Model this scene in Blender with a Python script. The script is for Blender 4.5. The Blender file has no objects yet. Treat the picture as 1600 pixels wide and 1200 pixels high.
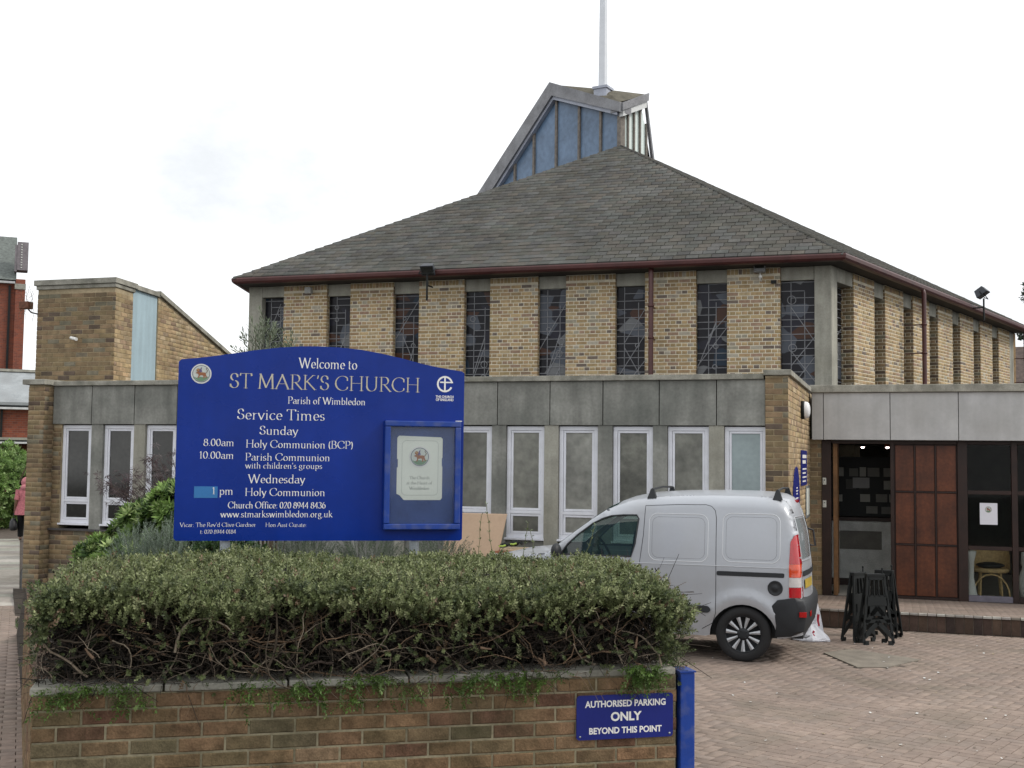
import bpy, bmesh, math, random
import numpy as np
from mathutils import Vector, Matrix

random.seed(7)
RNG = np.random.default_rng(7)
sc = bpy.context.scene
COL = sc.collection

# ------------------------------------------------------------------ camera
CAM_H = 2.12
cam_data = bpy.data.cameras.new('camera')
cam = bpy.data.objects.new('camera', cam_data)
COL.objects.link(cam)
cam_data.sensor_fit = 'HORIZONTAL'
cam_data.sensor_width = 36.0
cam_data.lens = 36.0 * 1850.0 / 1600.0
cam_data.clip_start = 0.1
cam_data.clip_end = 3000.0
PSI = math.atan(600 / 1850.0)
PIT = math.atan(115 / 1850.0)
ROL = math.radians(0.64)
fw0 = Vector((-math.sin(PSI), math.cos(PSI), 0)); r0 = Vector((math.cos(PSI), math.sin(PSI), 0)); u0 = Vector((0, 0, 1))
fw = fw0 * math.cos(PIT) + u0 * math.sin(PIT)
up1 = u0 * math.cos(PIT) - fw0 * math.sin(PIT)
rt = r0 * math.cos(ROL) + up1 * math.sin(ROL)
up = up1 * math.cos(ROL) - r0 * math.sin(ROL)
cam.matrix_world = Matrix(((rt.x, up.x, -fw.x, 0), (rt.y, up.y, -fw.y, 0), (rt.z, up.z, -fw.z, CAM_H), (0, 0, 0, 1)))
sc.camera = cam
CAMP = Vector((0, 0, CAM_H))

# ------------------------------------------------------------------ sky, sun, exposure
SUN_DIR = Vector((0.86, 0.22, 0.80)).normalized()      # towards the sun
world = bpy.data.worlds.new('World'); sc.world = world; world.use_nodes = True
nt = world.node_tree; nt.nodes.clear()
def wn(t, **k):
    n = nt.nodes.new(t)
    for a, b in k.items(): setattr(n, a, b)
    return n
w_out = wn('ShaderNodeOutputWorld'); w_bg = wn('ShaderNodeBackground'); w_bg.inputs['Strength'].default_value = 0.1
sky = wn('ShaderNodeTexSky', sky_type='NISHITA', sun_disc=False)
sky.sun_elevation = math.asin(SUN_DIR.z); sky.sun_rotation = math.atan2(SUN_DIR.x, SUN_DIR.y)
w_tc = wn('ShaderNodeTexCoord'); w_map = wn('ShaderNodeMapping'); w_map.inputs['Scale'].default_value = (1, 1, 1.7)
w_n = wn('ShaderNodeTexNoise'); w_n.inputs['Scale'].default_value = 4.2; w_n.inputs['Detail'].default_value = 7; w_n.inputs['Roughness'].default_value = 0.6
w_r = wn('ShaderNodeValToRGB')
w_r.color_ramp.elements[0].position = 0.26; w_r.color_ramp.elements[0].color = (6.9, 7.15, 7.4, 1)
w_r.color_ramp.elements[1].position = 0.66; w_r.color_ramp.elements[1].color = (11.2, 11.3, 11.4, 1)
w_mix = wn('ShaderNodeMixRGB'); w_mix.inputs['Fac'].default_value = 0.96
L = nt.links
L.new(w_tc.outputs['Generated'], w_map.inputs['Vector']); L.new(w_map.outputs['Vector'], w_n.inputs['Vector'])
L.new(w_n.outputs['Fac'], w_r.inputs['Fac']); L.new(sky.outputs['Color'], w_mix.inputs['Color1']); L.new(w_r.outputs['Color'], w_mix.inputs['Color2'])
L.new(w_mix.outputs['Color'], w_bg.inputs['Color']); L.new(w_bg.outputs['Background'], w_out.inputs['Surface'])
sun_d = bpy.data.lights.new('sun', 'SUN'); sun_d.energy = 1.35; sun_d.angle = math.radians(11); sun_d.color = (1.0, 0.95, 0.87)
sun = bpy.data.objects.new('sun', sun_d); COL.objects.link(sun)
sun.rotation_euler = SUN_DIR.to_track_quat('Z', 'Y').to_euler()
sc.view_settings.view_transform = 'Standard'; sc.view_settings.look = 'None'; sc.view_settings.exposure = 0.43
sc.view_settings.gamma = 1.0; sc.view_settings.use_curve_mapping = False
sc.cycles.max_bounces = 6; sc.cycles.diffuse_bounces = 3; sc.cycles.glossy_bounces = 3; sc.cycles.transmission_bounces = 4; sc.cycles.transparent_max_bounces = 8
sc.cycles.caustics_reflective = False; sc.cycles.caustics_refractive = False

# ------------------------------------------------------------------ helpers
WO = {}
def tag(o, label=None, cat=None, group=None, kind=None):
    if label: o['label'] = label
    if cat: o['category'] = cat
    if group: o['group'] = group
    if kind: o['kind'] = kind
    return o
def thing(name, label, cat, loc, group=None):
    o = bpy.data.objects.new(name, None); COL.objects.link(o)
    o.empty_display_size = 0.2
    o.location = loc; WO[o] = Vector(loc)
    return tag(o, label, cat, group)
class Fr:
    """a wall frame: a along the wall, b outwards, c up"""
    def __init__(s, o, u, n=None):
        s.o = Vector(o); s.u = Vector(u).normalized()
        s.n = Vector(n).normalized() if n is not None else Vector((s.u.y, -s.u.x, 0))
        s.z = Vector((0, 0, 1))
    def p(s, a, b, c): return s.o + s.u * a + s.n * b + s.z * c
    def rot(s): return math.atan2(s.u.y, s.u.x)
W0 = Fr((0, 0, 0), (1, 0, 0), (0, -1, 0))
class MB:
    def __init__(s): s.v = []; s.f = []; s.c = []; s.sm = []
    def add(s, vs, fs, col=None, smooth=False):
        k = len(s.v); s.v += [tuple(v) for v in vs]
        for f in fs:
            s.f.append(tuple(i + k for i in f)); s.c.append(col); s.sm.append(smooth)
    def box(s, x0, x1, y0, y1, z0, z1, col=None):
        s.add([(x0,y0,z0),(x1,y0,z0),(x1,y1,z0),(x0,y1,z0),(x0,y0,z1),(x1,y0,z1),(x1,y1,z1),(x0,y1,z1)],
              [(0,3,2,1),(4,5,6,7),(0,1,5,4),(1,2,6,5),(2,3,7,6),(3,0,4,7)], col)
    def fbox(s, F, a0, a1, b0, b1, c0, c1, col=None):
        P = [F.p(a, b, c) for c in (c0, c1) for a, b in ((a0,b1),(a1,b1),(a1,b0),(a0,b0))]
        s.add(P, [(0,3,2,1),(4,5,6,7),(0,1,5,4),(1,2,6,5),(2,3,7,6),(3,0,4,7)], col)
    def prism(s, F, poly, b0, b1, col=None, smooth=False):
        """poly in (a,c), extruded from b0 to b1"""
        n = len(poly)
        P = [F.p(a, b1, c) for a, c in poly] + [F.p(a, b0, c) for a, c in poly]
        fs = [tuple(range(n)), tuple(range(2*n-1, n-1, -1))]
        s.add(P, fs, col)
        s.add(P, [(i, n+i, n+(i+1) % n, (i+1) % n) for i in range(n)], col, smooth)
    def hprism(s, poly, z0, z1, col=None):
        n = len(poly)
        z0f = z0 if callable(z0) else (lambda x, y: z0); z1f = z1 if callable(z1) else (lambda x, y: z1)
        P = [(x, y, z1f(x, y)) for x, y in poly] + [(x, y, z0f(x, y)) for x, y in poly]
        s.add(P, [tuple(range(n)), tuple(range(2*n-1, n-1, -1))] + [(i, n+i, n+(i+1) % n, (i+1) % n) for i in range(n)], col)
    def tube(s, pts, r, n=8, col=None, cap=True, smooth=True):
        pts = [Vector(p) for p in pts]; m = len(pts)
        rs = r if isinstance(r, (list, tuple)) else [r] * m
        ref = None; V = []
        for i, p in enumerate(pts):
            d = (pts[min(i+1, m-1)] - pts[max(i-1, 0)])
            if d.length < 1e-9: d = Vector((0, 0, 1))
            d.normalize()
            if ref is None: ref = d.orthogonal().normalized()
            ref = (ref - d * ref.dot(d))
            if ref.length < 1e-6: ref = d.orthogonal()
            ref.normalize(); q = d.cross(ref)
            for k in range(n):
                t = 2 * math.pi * k / n
                V.append(p + (ref * math.cos(t) + q * math.sin(t)) * rs[i])
        F_ = [(i*n+k, i*n+(k+1) % n, (i+1)*n+(k+1) % n, (i+1)*n+k) for i in range(m-1) for k in range(n)]
        s.add(V, F_, col, smooth)
        if cap:
            s.add(V[:n], [tuple(range(n-1, -1, -1))], col); s.add(V[-n:], [tuple(range(n))], col)
    def lathe(s, o, ax, prof, n=24, col=None, smooth=True):
        """prof: list of (distance along ax, radius)"""
        o = Vector(o); ax = Vector(ax).normalized(); e = ax.orthogonal().normalized(); g = ax.cross(e)
        V = [o + ax*h + (e*math.cos(2*math.pi*k/n) + g*math.sin(2*math.pi*k/n))*r for h, r in prof for k in range(n)]
        m = len(prof)
        s.add(V, [(i*n+k, i*n+(k+1) % n, (i+1)*n+(k+1) % n, (i+1)*n+k) for i in range(m-1) for k in range(n)], col, smooth)
    def ell(s, c, r, col=None, n=10, m=7, M=None):
        V = []
        for i in range(m+1):
            a = math.pi*i/m
            for k in range(n):
                t = 2*math.pi*k/n
                v = Vector((r[0]*math.sin(a)*math.cos(t), r[1]*math.sin(a)*math.sin(t), r[2]*math.cos(a)))
                if M is not None: v = M @ v
                V.append(Vector(c) + v)
        s.add(V, [(i*n+k, (i+1)*n+k, (i+1)*n+(k+1) % n, i*n+(k+1) % n) for i in range(m) for k in range(n)], col, True)
    def build(s, name, mat, parent=None, label=None, kind=None, bevel=0):
        me = bpy.data.meshes.new(name)
        off = WO.get(parent, Vector((0, 0, 0)))
        V = np.array(s.v, dtype=np.float64).reshape(-1, 3) - np.array(off)
        me.from_pydata(V.tolist(), [], s.f)
        if any(s.sm): me.polygons.foreach_set('use_smooth', s.sm)
        if any(c is not None for c in s.c):
            at = me.color_attributes.new('col', 'FLOAT_COLOR', 'CORNER')
            arr = []
            for f, c in zip(s.f, s.c):
                c = c or (0.5, 0.5, 0.5)
                arr += [c[0], c[1], c[2], 1.0] * len(f)
            at.data.foreach_set('color', arr)
        if mat: me.materials.append(mat)
        o = bpy.data.objects.new(name, me); COL.objects.link(o)
        if parent: o.parent = parent
        WO[o] = off.copy()
        if bevel:
            m = o.modifiers.new('bevel', 'BEVEL'); m.width = bevel; m.segments = 2; m.limit_method = 'ANGLE'; m.angle_limit = math.radians(40)
        if label: o['label'] = label
        if kind: o['kind'] = kind
        return o
def mass(name, mat, parent, V, Fc, col=None, kind=None, label=None, smooth=False):
    """big mesh from numpy: V (n,3), Fc (m,k), col (m,3)"""
    me = bpy.data.meshes.new(name)
    off = WO.get(parent, Vector((0, 0, 0)))
    V = np.asarray(V, dtype=np.float32) - np.array(off, dtype=np.float32)
    m, k = Fc.shape
    me.vertices.add(len(V)); me.vertices.foreach_set('co', V.ravel())
    me.loops.add(m*k); me.loops.foreach_set('vertex_index', Fc.astype(np.int32).ravel())
    me.polygons.add(m); me.polygons.foreach_set('loop_start', np.arange(0, m*k, k, dtype=np.int32))
    me.polygons.foreach_set('loop_total', np.full(m, k, dtype=np.int32))
    me.update(calc_edges=True)
    if smooth: me.polygons.foreach_set('use_smooth', np.ones(m, dtype=bool))
    if col is not None:
        at = me.color_attributes.new('col', 'FLOAT_COLOR', 'CORNER')
        c = np.ones((m, k, 4), dtype=np.float32); c[:, :, :3] = np.asarray(col, dtype=np.float32)[:, None, :]
        at.data.foreach_set('color', c.ravel())
    me.validate()
    me.materials.append(mat)
    o = bpy.data.objects.new(name, me); COL.objects.link(o)
    if parent: o.parent = parent
    WO[o] = off.copy()
    if kind: o['kind'] = kind
    if label: o['label'] = label
    return o
def instance_np(tv, tf, M, T, tcol=None, ccol=None):
    """tv (n,3) tf (m,k); M (q,3,3) T (q,3) -> V, F, col"""
    q, n = len(M), len(tv)
    V = (np.einsum('qij,nj->qni', M, tv) + T[:, None, :]).reshape(-1, 3)
    F_ = (tf[None] + (np.arange(q) * n)[:, None, None]).reshape(-1, tf.shape[1])
    C = None
    if ccol is not None:
        C = np.repeat(ccol[:, None, :], len(tf), axis=1)
        if tcol is not None: C = C * tcol[None, :, :]
        C = C.reshape(-1, 3)
    return V, F_, C
def rotmats(dirs, roll):
    """matrices whose z axis is dirs"""
    d = dirs / np.linalg.norm(dirs, axis=1, keepdims=True)
    ref = np.where(np.abs(d[:, 2:3]) > 0.9, np.array([[1.0, 0, 0]]), np.array([[0, 0, 1.0]]))
    x = np.cross(ref, d); x /= np.linalg.norm(x, axis=1, keepdims=True)
    y = np.cross(d, x)
    c, s_ = np.cos(roll)[:, None], np.sin(roll)[:, None]
    return np.stack([x*c + y*s_, -x*s_ + y*c, d], axis=2)

# ------------------------------------------------------------------ materials
def mat(name, col=(0.5, 0.5, 0.5), rough=0.8, metal=0.0, attr=False, var=0.15, vs=6.0, bump=0.15, bs=60.0, streak=0.0,
        dirt=None, dirt_amt=0.0, dirt_s=1.2, spec=0.4, coat=0.0, bdist=0.004, hue=None, trans=0.0, sss=0.0, alpha=None, detail=5, low=0.0, ls=0.45, rvar=0.0):
    m = bpy.data.materials.new(name); m.use_nodes = True
    n = m.node_tree.nodes; l = m.node_tree.links; b = n['Principled BSDF']
    b.inputs['Roughness'].default_value = rough; b.inputs['Metallic'].default_value = metal
    b.inputs['Specular IOR Level'].default_value = spec; b.inputs['Coat Weight'].default_value = coat
    b.inputs['Coat Roughness'].default_value = 0.08
    geo = n.new('ShaderNodeNewGeometry')
    if attr:
        a = n.new('ShaderNodeAttribute'); a.attribute_name = 'col'; cur = a.outputs['Color']
    else:
        a = n.new('ShaderNodeRGB'); a.outputs[0].default_value = (*col, 1); cur = a.outputs[0]
    def noise(scale, vec=None, det=detail):
        t = n.new('ShaderNodeTexNoise'); t.inputs['Scale'].default_value = scale; t.inputs['Detail'].default_value = det
        l.new(vec if vec else geo.outputs['Position'], t.inputs['Vector']); return t.outputs['Fac']
    def mul(c, fac, lo, hi):
        r = n.new('ShaderNodeMapRange'); r.inputs['From Min'].default_value = 0.3; r.inputs['From Max'].default_value = 0.7
        r.inputs['To Min'].default_value = lo; r.inputs['To Max'].default_value = hi; l.new(fac, r.inputs['Value'])
        v = n.new('ShaderNodeVectorMath'); v.operation = 'SCALE'; l.new(c, v.inputs[0]); l.new(r.outputs[0], v.inputs['Scale'])
        return v.outputs[0]
    if var:
        cur = mul(cur, noise(vs), 1 - var, 1 + var)
        cur = mul(cur, noise(vs * 9), 1 - var * 0.6, 1 + var * 0.6)
    if low:
        cur = mul(cur, noise(ls, None, 3), 1 - low, 1 + low)
    if rvar:
        rr_ = n.new('ShaderNodeMapRange'); rr_.inputs['From Min'].default_value = 0.3; rr_.inputs['From Max'].default_value = 0.7; rr_.inputs['To Min'].default_value = rough - rvar; rr_.inputs['To Max'].default_value = rough + rvar
        l.new(noise(2.2, None, 6), rr_.inputs['Value']); l.new(rr_.outputs[0], b.inputs['Roughness'])
    if streak:
        mp = n.new('ShaderNodeMapping'); mp.inputs['Scale'].default_value = (5, 5, 0.5); l.new(geo.outputs['Position'], mp.inputs['Vector'])
        cur = mul(cur, noise(1.6, mp.outputs[0], 6), 1 - streak, 1 + streak * 0.4)
    if dirt:
        r = n.new('ShaderNodeMapRange'); r.inputs['From Min'].default_value = 0.48; r.inputs['From Max'].default_value = 0.72
        r.inputs['To Max'].default_value = dirt_amt; l.new(noise(dirt_s, None, 7), r.inputs['Value'])
        mx = n.new('ShaderNodeMixRGB'); mx.inputs['Color2'].default_value = (*dirt, 1); l.new(r.outputs[0], mx.inputs['Fac']); l.new(cur, mx.inputs['Color1'])
        cur = mx.outputs[0]
    l.new(cur, b.inputs['Base Color'])
    if bump:
        bp = n.new('ShaderNodeBump'); bp.inputs['Strength'].default_value = bump; bp.inputs['Distance'].default_value = bdist
        l.new(noise(bs), bp.inputs['Height']); l.new(bp.outputs[0], b.inputs['Normal'])
    if trans:
        b.inputs['Transmission Weight'].default_value = trans
    if sss:
        # thin leaf: let some light through
        t = n.new('ShaderNodeBsdfTranslucent'); l.new(cur, t.inputs['Color'])
        mx = n.new('ShaderNodeMixShader'); mx.inputs[0].default_value = sss
        l.new(b.outputs[0], mx.inputs[1]); l.new(t.outputs[0], mx.inputs[2]); l.new(mx.outputs[0], n['Material Output'].inputs['Surface'])
    return m
def glass_mat(name, tint=(0.6, 0.7, 0.68), rough=0.03, opac=0.5, body=(0.02, 0.025, 0.025), ior=1.5):
    """thin pane: part see-through, part dark tinted body, with a glossy front"""
    m = bpy.data.materials.new(name); m.use_nodes = True
    n = m.node_tree.nodes; l = m.node_tree.links; n.remove(n['Principled BSDF'])
    tr = n.new('ShaderNodeBsdfTransparent'); tr.inputs[0].default_value = (*tint, 1)
    df = n.new('ShaderNodeBsdfDiffuse'); df.inputs[0].default_value = (*body, 1)
    gl = n.new('ShaderNodeBsdfGlossy'); gl.inputs['Roughness'].default_value = rough
    a = n.new('ShaderNodeMixShader'); a.inputs[0].default_value = opac; l.new(tr.outputs[0], a.inputs[1]); l.new(df.outputs[0], a.inputs[2])
    fr = n.new('ShaderNodeFresnel'); fr.inputs['IOR'].default_value = ior
    ge = n.new('ShaderNodeNewGeometry'); iv = n.new('ShaderNodeMath'); iv.operation = 'SUBTRACT'; iv.inputs[0].default_value = 1.0; l.new(ge.outputs['Backfacing'], iv.inputs[1])
    mu = n.new('ShaderNodeMath'); mu.operation = 'MULTIPLY'; l.new(fr.outputs[0], mu.inputs[0]); l.new(iv.outputs[0], mu.inputs[1])
    g = n.new('ShaderNodeMixShader'); l.new(mu.outputs[0], g.inputs[0]); l.new(a.outputs[0], g.inputs[1]); l.new(gl.outputs[0], g.inputs[2])
    l.new(g.outputs[0], n['Material Output'].inputs['Surface'])
    return m
def emit_mat(name, col, s):
    m = bpy.data.materials.new(name); m.use_nodes = True
    b = m.node_tree.nodes['Principled BSDF']; b.inputs['Emission Color'].default_value = (*col, 1); b.inputs['Emission Strength'].default_value = s
    return m

M_brick = mat('weathered_brick', attr=True, rough=0.9, var=0.22, vs=9, bump=0.5, bs=90, dirt=(0.05, 0.045, 0.03), dirt_amt=0.35, dirt_s=1.0, spec=0.2)
M_brick_y = mat('yellow_stock_brick', attr=True, low=0.08, ls=0.8, rough=0.9, var=0.16, vs=14, bump=0.4, bs=70, spec=0.2)
M_mortar_y = mat('pale_mortar', (0.64, 0.58, 0.45), rough=0.95, var=0.15, vs=5, bump=0.3, bs=80)
M_mortar_w = mat('tan_mortar', (0.36, 0.29, 0.185), rough=0.95, var=0.25, vs=3, bump=0.3, bs=80, dirt=(0.1, 0.09, 0.06), dirt_amt=0.5)
M_mortar_g = mat('mossy_mortar', (0.25, 0.22, 0.145), rough=0.95, var=0.35, vs=5, bump=0.6, bs=70, dirt=(0.07, 0.075, 0.03), dirt_amt=0.5, dirt_s=3)
M_conc = mat('grey_concrete', (0.255, 0.255, 0.23), rough=0.9, var=0.2, vs=3, bump=0.25, bs=40, streak=0.25, dirt=(0.07, 0.08, 0.07), dirt_amt=0.6, dirt_s=1.1)
M_conc_l = mat('pale_concrete', (0.34, 0.33, 0.28), rough=0.9, var=0.15, vs=4, bump=0.25, bs=50, streak=0.2, dirt=(0.15, 0.14, 0.1), dirt_amt=0.4)
M_cope = mat('coping_stone', (0.285, 0.275, 0.235), rough=0.95, var=0.3, vs=7, bump=0.5, bs=60, dirt=(0.10, 0.10, 0.07), dirt_amt=0.6, dirt_s=3)
M_fascia = mat('light_grey_panel', (0.46, 0.46, 0.455), rough=0.7, var=0.07, vs=2.5, bump=0.05, bs=40, streak=0.1, dirt=(0.25, 0.24, 0.22), dirt_amt=0.4)
M_slate = mat('roof_slate', attr=True, low=0.12, ls=0.5, streak=0.12, rough=0.85, var=0.14, vs=2, bump=0.3, bs=50, dirt=(0.085, 0.08, 0.065), dirt_amt=0.35, dirt_s=0.4, spec=0.2)
M_underlay = mat('roof_underlay', (0.03, 0.03, 0.03), rough=0.9, var=0.1)  # dark underlay sheet beneath the slates
M_gutter = mat('maroon_paint', (0.07, 0.02, 0.018), rough=0.45, var=0.2, vs=4, bump=0.05, spec=0.5)
M_soffit = mat('dark_soffit', (0.05, 0.045, 0.04), rough=0.8)
M_pvc = mat('white_window_frame', (0.74, 0.75, 0.80), rough=0.4, var=0.04, bump=0.02, spec=0.5, dirt=(0.4, 0.4, 0.38), dirt_amt=0.25, dirt_s=4)
M_obsc = mat('obscured_glass', (0.165, 0.165, 0.14), rough=0.25, var=0.4, vs=1.1, bump=0.6, bs=110, spec=0.6)
M_obsc_2 = mat('obscured_glass_bright', (0.21, 0.21, 0.185), rough=0.25, var=0.45, vs=0.9, bump=0.6, bs=110, spec=0.6)  # paler copy: light from the room put into the glass colour
M_obsc_3 = mat('obscured_glass_dim', (0.12, 0.12, 0.10), rough=0.22, var=0.5, vs=1.4, bump=0.6, bs=110, spec=0.6)  # darker copy: less room light put into the glass colour
M_obsc_b = mat('obscured_glass_blind', (0.29, 0.35, 0.355), rough=0.3, var=0.12, vs=1.6, bump=0.4, bs=110, spec=0.5)
M_dkglass = mat('dark_room_glass', (0.025, 0.025, 0.022), rough=0.08, var=0.4, vs=2, bump=0.0, spec=0.5)
M_lead = mat('leading', (0.24, 0.245, 0.26), rough=0.7, metal=0.0, var=0.1)
M_blue = mat('blue_sign_paint', rvar=0.09, low=0.06, ls=1.5, streak=0.07, col=(0.003, 0.027, 0.235), rough=0.25, var=0.06, vs=2, bump=0.03, bs=30, spec=0.2, dirt=(0.02, 0.035, 0.22), dirt_amt=0.2, dirt_s=1.5)
M_blue_d = mat('navy_plate', (0.008, 0.016, 0.17), rough=0.4, var=0.05, bump=0.02)
M_blue_post = mat('royal_blue_steel', (0.008, 0.045, 0.27), rough=0.45, var=0.08, vs=10, bump=0.1, dirt=(0.2, 0.2, 0.2), dirt_amt=0.3, dirt_s=12)
M_white_l = mat('white_lettering', (0.80, 0.79, 0.76), rough=0.5, var=0.02, bump=0)
M_gold_l = mat('dull_gold_lettering', (0.50, 0.46, 0.36), rough=0.35, metal=0.25, var=0.1, bump=0)
M_paper = mat('white_card', (0.66, 0.68, 0.62), rough=0.7, var=0.03, bump=0)
M_grey_l = mat('grey_print', (0.22, 0.24, 0.22), rough=0.7, var=0, bump=0)
M_print = mat('coloured_print', attr=True, rough=0.6, var=0.05, bump=0)
M_galv = mat('galvanised_steel', (0.32, 0.35, 0.37), rough=0.45, metal=0.6, var=0.2, vs=12)
M_black = mat('black_plastic', (0.008, 0.010, 0.010), rough=0.55, spec=0.3, var=0.2, bump=0.1)
M_wood = mat('red_brown_wood', (0.105, 0.030, 0.011), rough=0.45, var=0.35, vs=2.5, bump=0.1, bs=30, streak=0.3, spec=0.4)
M_wood_d = mat('dark_wood_frame', (0.022, 0.009, 0.006), rough=0.5, var=0.3, vs=4, bump=0.1, bs=30)
M_wood_l = mat('worn_wood_edge', (0.16, 0.08, 0.03), rough=0.6, var=0.3, vs=6, bump=0.1)
M_soil = mat('dark_soil', (0.035, 0.026, 0.018), rough=1.0, var=0.4, vs=12, bump=0.8, bs=30, bdist=0.02)
M_leaf = mat('leaf', attr=True, rough=0.5, var=0.0, bump=0, spec=0.35, sss=0.25)
M_twig = mat('twig', attr=True, rough=0.85, var=0.25, vs=30, bump=0.3, bs=120)
M_block = mat('paving_block', attr=True, low=0.14, ls=0.7, rough=0.9, var=0.15, vs=14, bump=0.4, bs=120, dirt=(0.13, 0.115, 0.085), dirt_amt=0.5, dirt_s=1.3, spec=0.25)
M_joint = mat('paving_joint_sand', (0.085, 0.067, 0.053), rough=1.0, var=0.3, vs=8, bump=0.4, bs=90)

def pick(pal, j=0.08):
    c = random.choices([p[0] for p in pal], [p[1] for p in pal])[0]
    k = 1 + random.uniform(-j, j) * 2
    return tuple(max(0.003, x * k * (1 + random.uniform(-j, j) * 0.4)) for x in c)
def palset(pal, n=24): return [pick(pal) for _ in range(n)]
PAL_Y = palset([((0.41, 0.30, 0.165), 6), ((0.37, 0.265, 0.15), 5), ((0.44, 0.345, 0.215), 4), ((0.30, 0.205, 0.145), 2), ((0.18, 0.145, 0.12), 1.0), ((0.38, 0.34, 0.27), 1.5)], 36)
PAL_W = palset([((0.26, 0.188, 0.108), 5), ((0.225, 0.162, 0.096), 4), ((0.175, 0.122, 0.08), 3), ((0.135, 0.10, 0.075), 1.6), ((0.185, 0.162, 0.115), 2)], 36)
PAL_W_LIT = palset([((0.39, 0.29, 0.165), 5), ((0.34, 0.25, 0.145), 4), ((0.41, 0.32, 0.20), 3), ((0.29, 0.21, 0.14), 2), ((0.24, 0.185, 0.12), 0.6)], 36)  # lit copy of the hall palette: sunlight on right-facing brick put into the colour
PAL_F = palset([((0.185, 0.118, 0.068), 6), ((0.176, 0.122, 0.070), 5), ((0.185, 0.128, 0.078), 3), ((0.145, 0.082, 0.054), 2), ((0.140, 0.114, 0.068), 2)], 36)
PAL_P = [tuple(x*k for x in c) for c in ((0.245, 0.190, 0.158), (0.242, 0.192, 0.162), (0.252, 0.196, 0.162)) for k in (0.9, 0.95, 0.98, 1.0, 1.03, 1.07)]
PAL_S = palset([((0.090, 0.090, 0.083), 6), ((0.083, 0.083, 0.078), 4), ((0.098, 0.098, 0.088), 2), ((0.088, 0.083, 0.072), 3)], 30)
M_brick_f = mat('mossy_old_brick', attr=True, rough=0.95, var=0.4, vs=12, bump=0.9, bs=60, dirt=(0.075, 0.072, 0.036), dirt_amt=0.45, dirt_s=2.6, spec=0.15, bdist=0.006)

# ------------------------------------------------------------------ bricks and other single pieces
PIECE_CACHE = {}
def piece_mesh(name, lx, ly, lz, col, m, chamfer):
    key = (name, round(lx, 4), round(ly, 4), round(lz, 4), col, m.name)
    if key in PIECE_CACHE: return PIECE_CACHE[key]
    mb = MB(); pv, pf = piece_geo(lx, ly, lz, chamfer)
    mb.add(pv, pf, col)
    me = bpy.data.meshes.new(name); me.from_pydata(mb.v, [], mb.f)
    at = me.color_attributes.new('col', 'FLOAT_COLOR', 'CORNER')
    at.data.foreach_set('color', [c for f in mb.f for _ in f for c in (*col, 1.0)])
    me.materials.append(m); PIECE_CACHE[key] = me
    return me
def piece_geo(lx, ly, lz, ch):
    """front face is -y, chamfered edge of ch"""
    x, z = lx/2, lz/2
    V = [(-x+ch, -ly, -z+ch), (x-ch, -ly, -z+ch), (x-ch, -ly, z-ch), (-x+ch, -ly, z-ch),
         (-x, -ly+ch, -z), (x, -ly+ch, -z), (x, -ly+ch, z), (-x, -ly+ch, z),
         (-x, 0, -z), (x, 0, -z), (x, 0, z), (-x, 0, z)]
    F_ = [(0, 1, 2, 3)] + [(4+i, 4+(i+1) % 4, (i+1) % 4, i) for i in range(4)] + [(8+i, 8+(i+1) % 4, 4+(i+1) % 4, 4+i) for i in range(4)]
    return V, F_
class Pieces:
    """collects single pieces of one thing; the nearest 300 become parts, the rest one stuff part"""
    def __init__(s, name, stuff_name, m, chamfer=0.003):
        s.name, s.stuff, s.m, s.ch, s.L = name, stuff_name, m, chamfer, []
    def add(s, pos, basis, size, col, vis=True): s.L.append((Vector(pos), basis, size, col, vis))
    def finish(s, parent, limit=295):
        cand = sorted(range(len(s.L)), key=lambda i: (not s.L[i][4], (s.L[i][0] - CAMP).length / max(s.L[i][2][0], 0.02) ** 0.3))
        off = WO.get(parent, Vector((0, 0, 0)))
        for i in cand[:limit]:
            p, B, sz, col, v = s.L[i]
            o = bpy.data.objects.new(s.name, piece_mesh(s.name, *sz, col, s.m, s.ch)); COL.objects.link(o)
            o.parent = parent
            o.matrix_local = Matrix.Translation(p - off) @ B.to_4x4()
        rest = cand[limit:]
        if rest:
            V = []; F_ = []; C = []
            for i in rest:
                p, B, sz, col, v = s.L[i]
                gv, gf = piece_geo(*sz, s.ch); k = len(V)
                V += [tuple(p + B @ Vector(q)) for q in gv]; F_ += [[a+k for a in f] for f in gf]; C += [col] * len(gf)
            mass(s.stuff, s.m, parent, np.array(V), np.array(F_), np.array(C), kind='stuff')
def wall_bricks(P, F, a0, a1, c0, c1, pal, bond='stretcher', proud=0.006, pitch=0.075, bl=0.215, mj=0.010, skip=None, vis=True, top=None, bh=None, over=(0, 0)):
    """brick faces on frame F between a0..a1 and c0..c1; a function top(a) may lower the top"""
    B = Matrix((F.u, -F.n, F.z)).transposed()
    rows = int((c1 - c0 + 1e-6) / pitch); bh = bh or (pitch - mj)
    hl = (bl - mj) / 2
    for r in range(rows):
        c = c0 + r * pitch + pitch / 2
        hdr = (bond == 'english' and r % 2 == 1) or (bond == 'mixed' and r % 4 == 3)
        L_ = hl if hdr else bl
        a = a0 - ((L_ + mj) / 2 if (r % 2 == 1 and not hdr) else (0 if not hdr else (hl + mj) / 2 - 0.0))
        while a < a1 - 0.012:
            e = min(a + L_, a1); st = max(a, a0)
            a2 = a + L_ + mj
            if e - st > 0.025:
                if not (skip and skip((st + e) / 2, c)) and not (top and c + pitch / 2 > top((st + e) / 2)):
                    s0 = st - (over[0] if st <= a0 + 1e-6 else 0); e0 = e + (over[1] if e >= a1 - 1e-6 else 0)
                    pr = proud + random.uniform(-0.0015, 0.0015)
                    P.add(F.p((s0 + e0) / 2, -0.012, c + random.uniform(-0.0008, 0.0008)), B, (round(e0 - s0, 3), round(0.012 + pr, 3), bh), random.choice(pal), vis)
            a = a2

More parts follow.
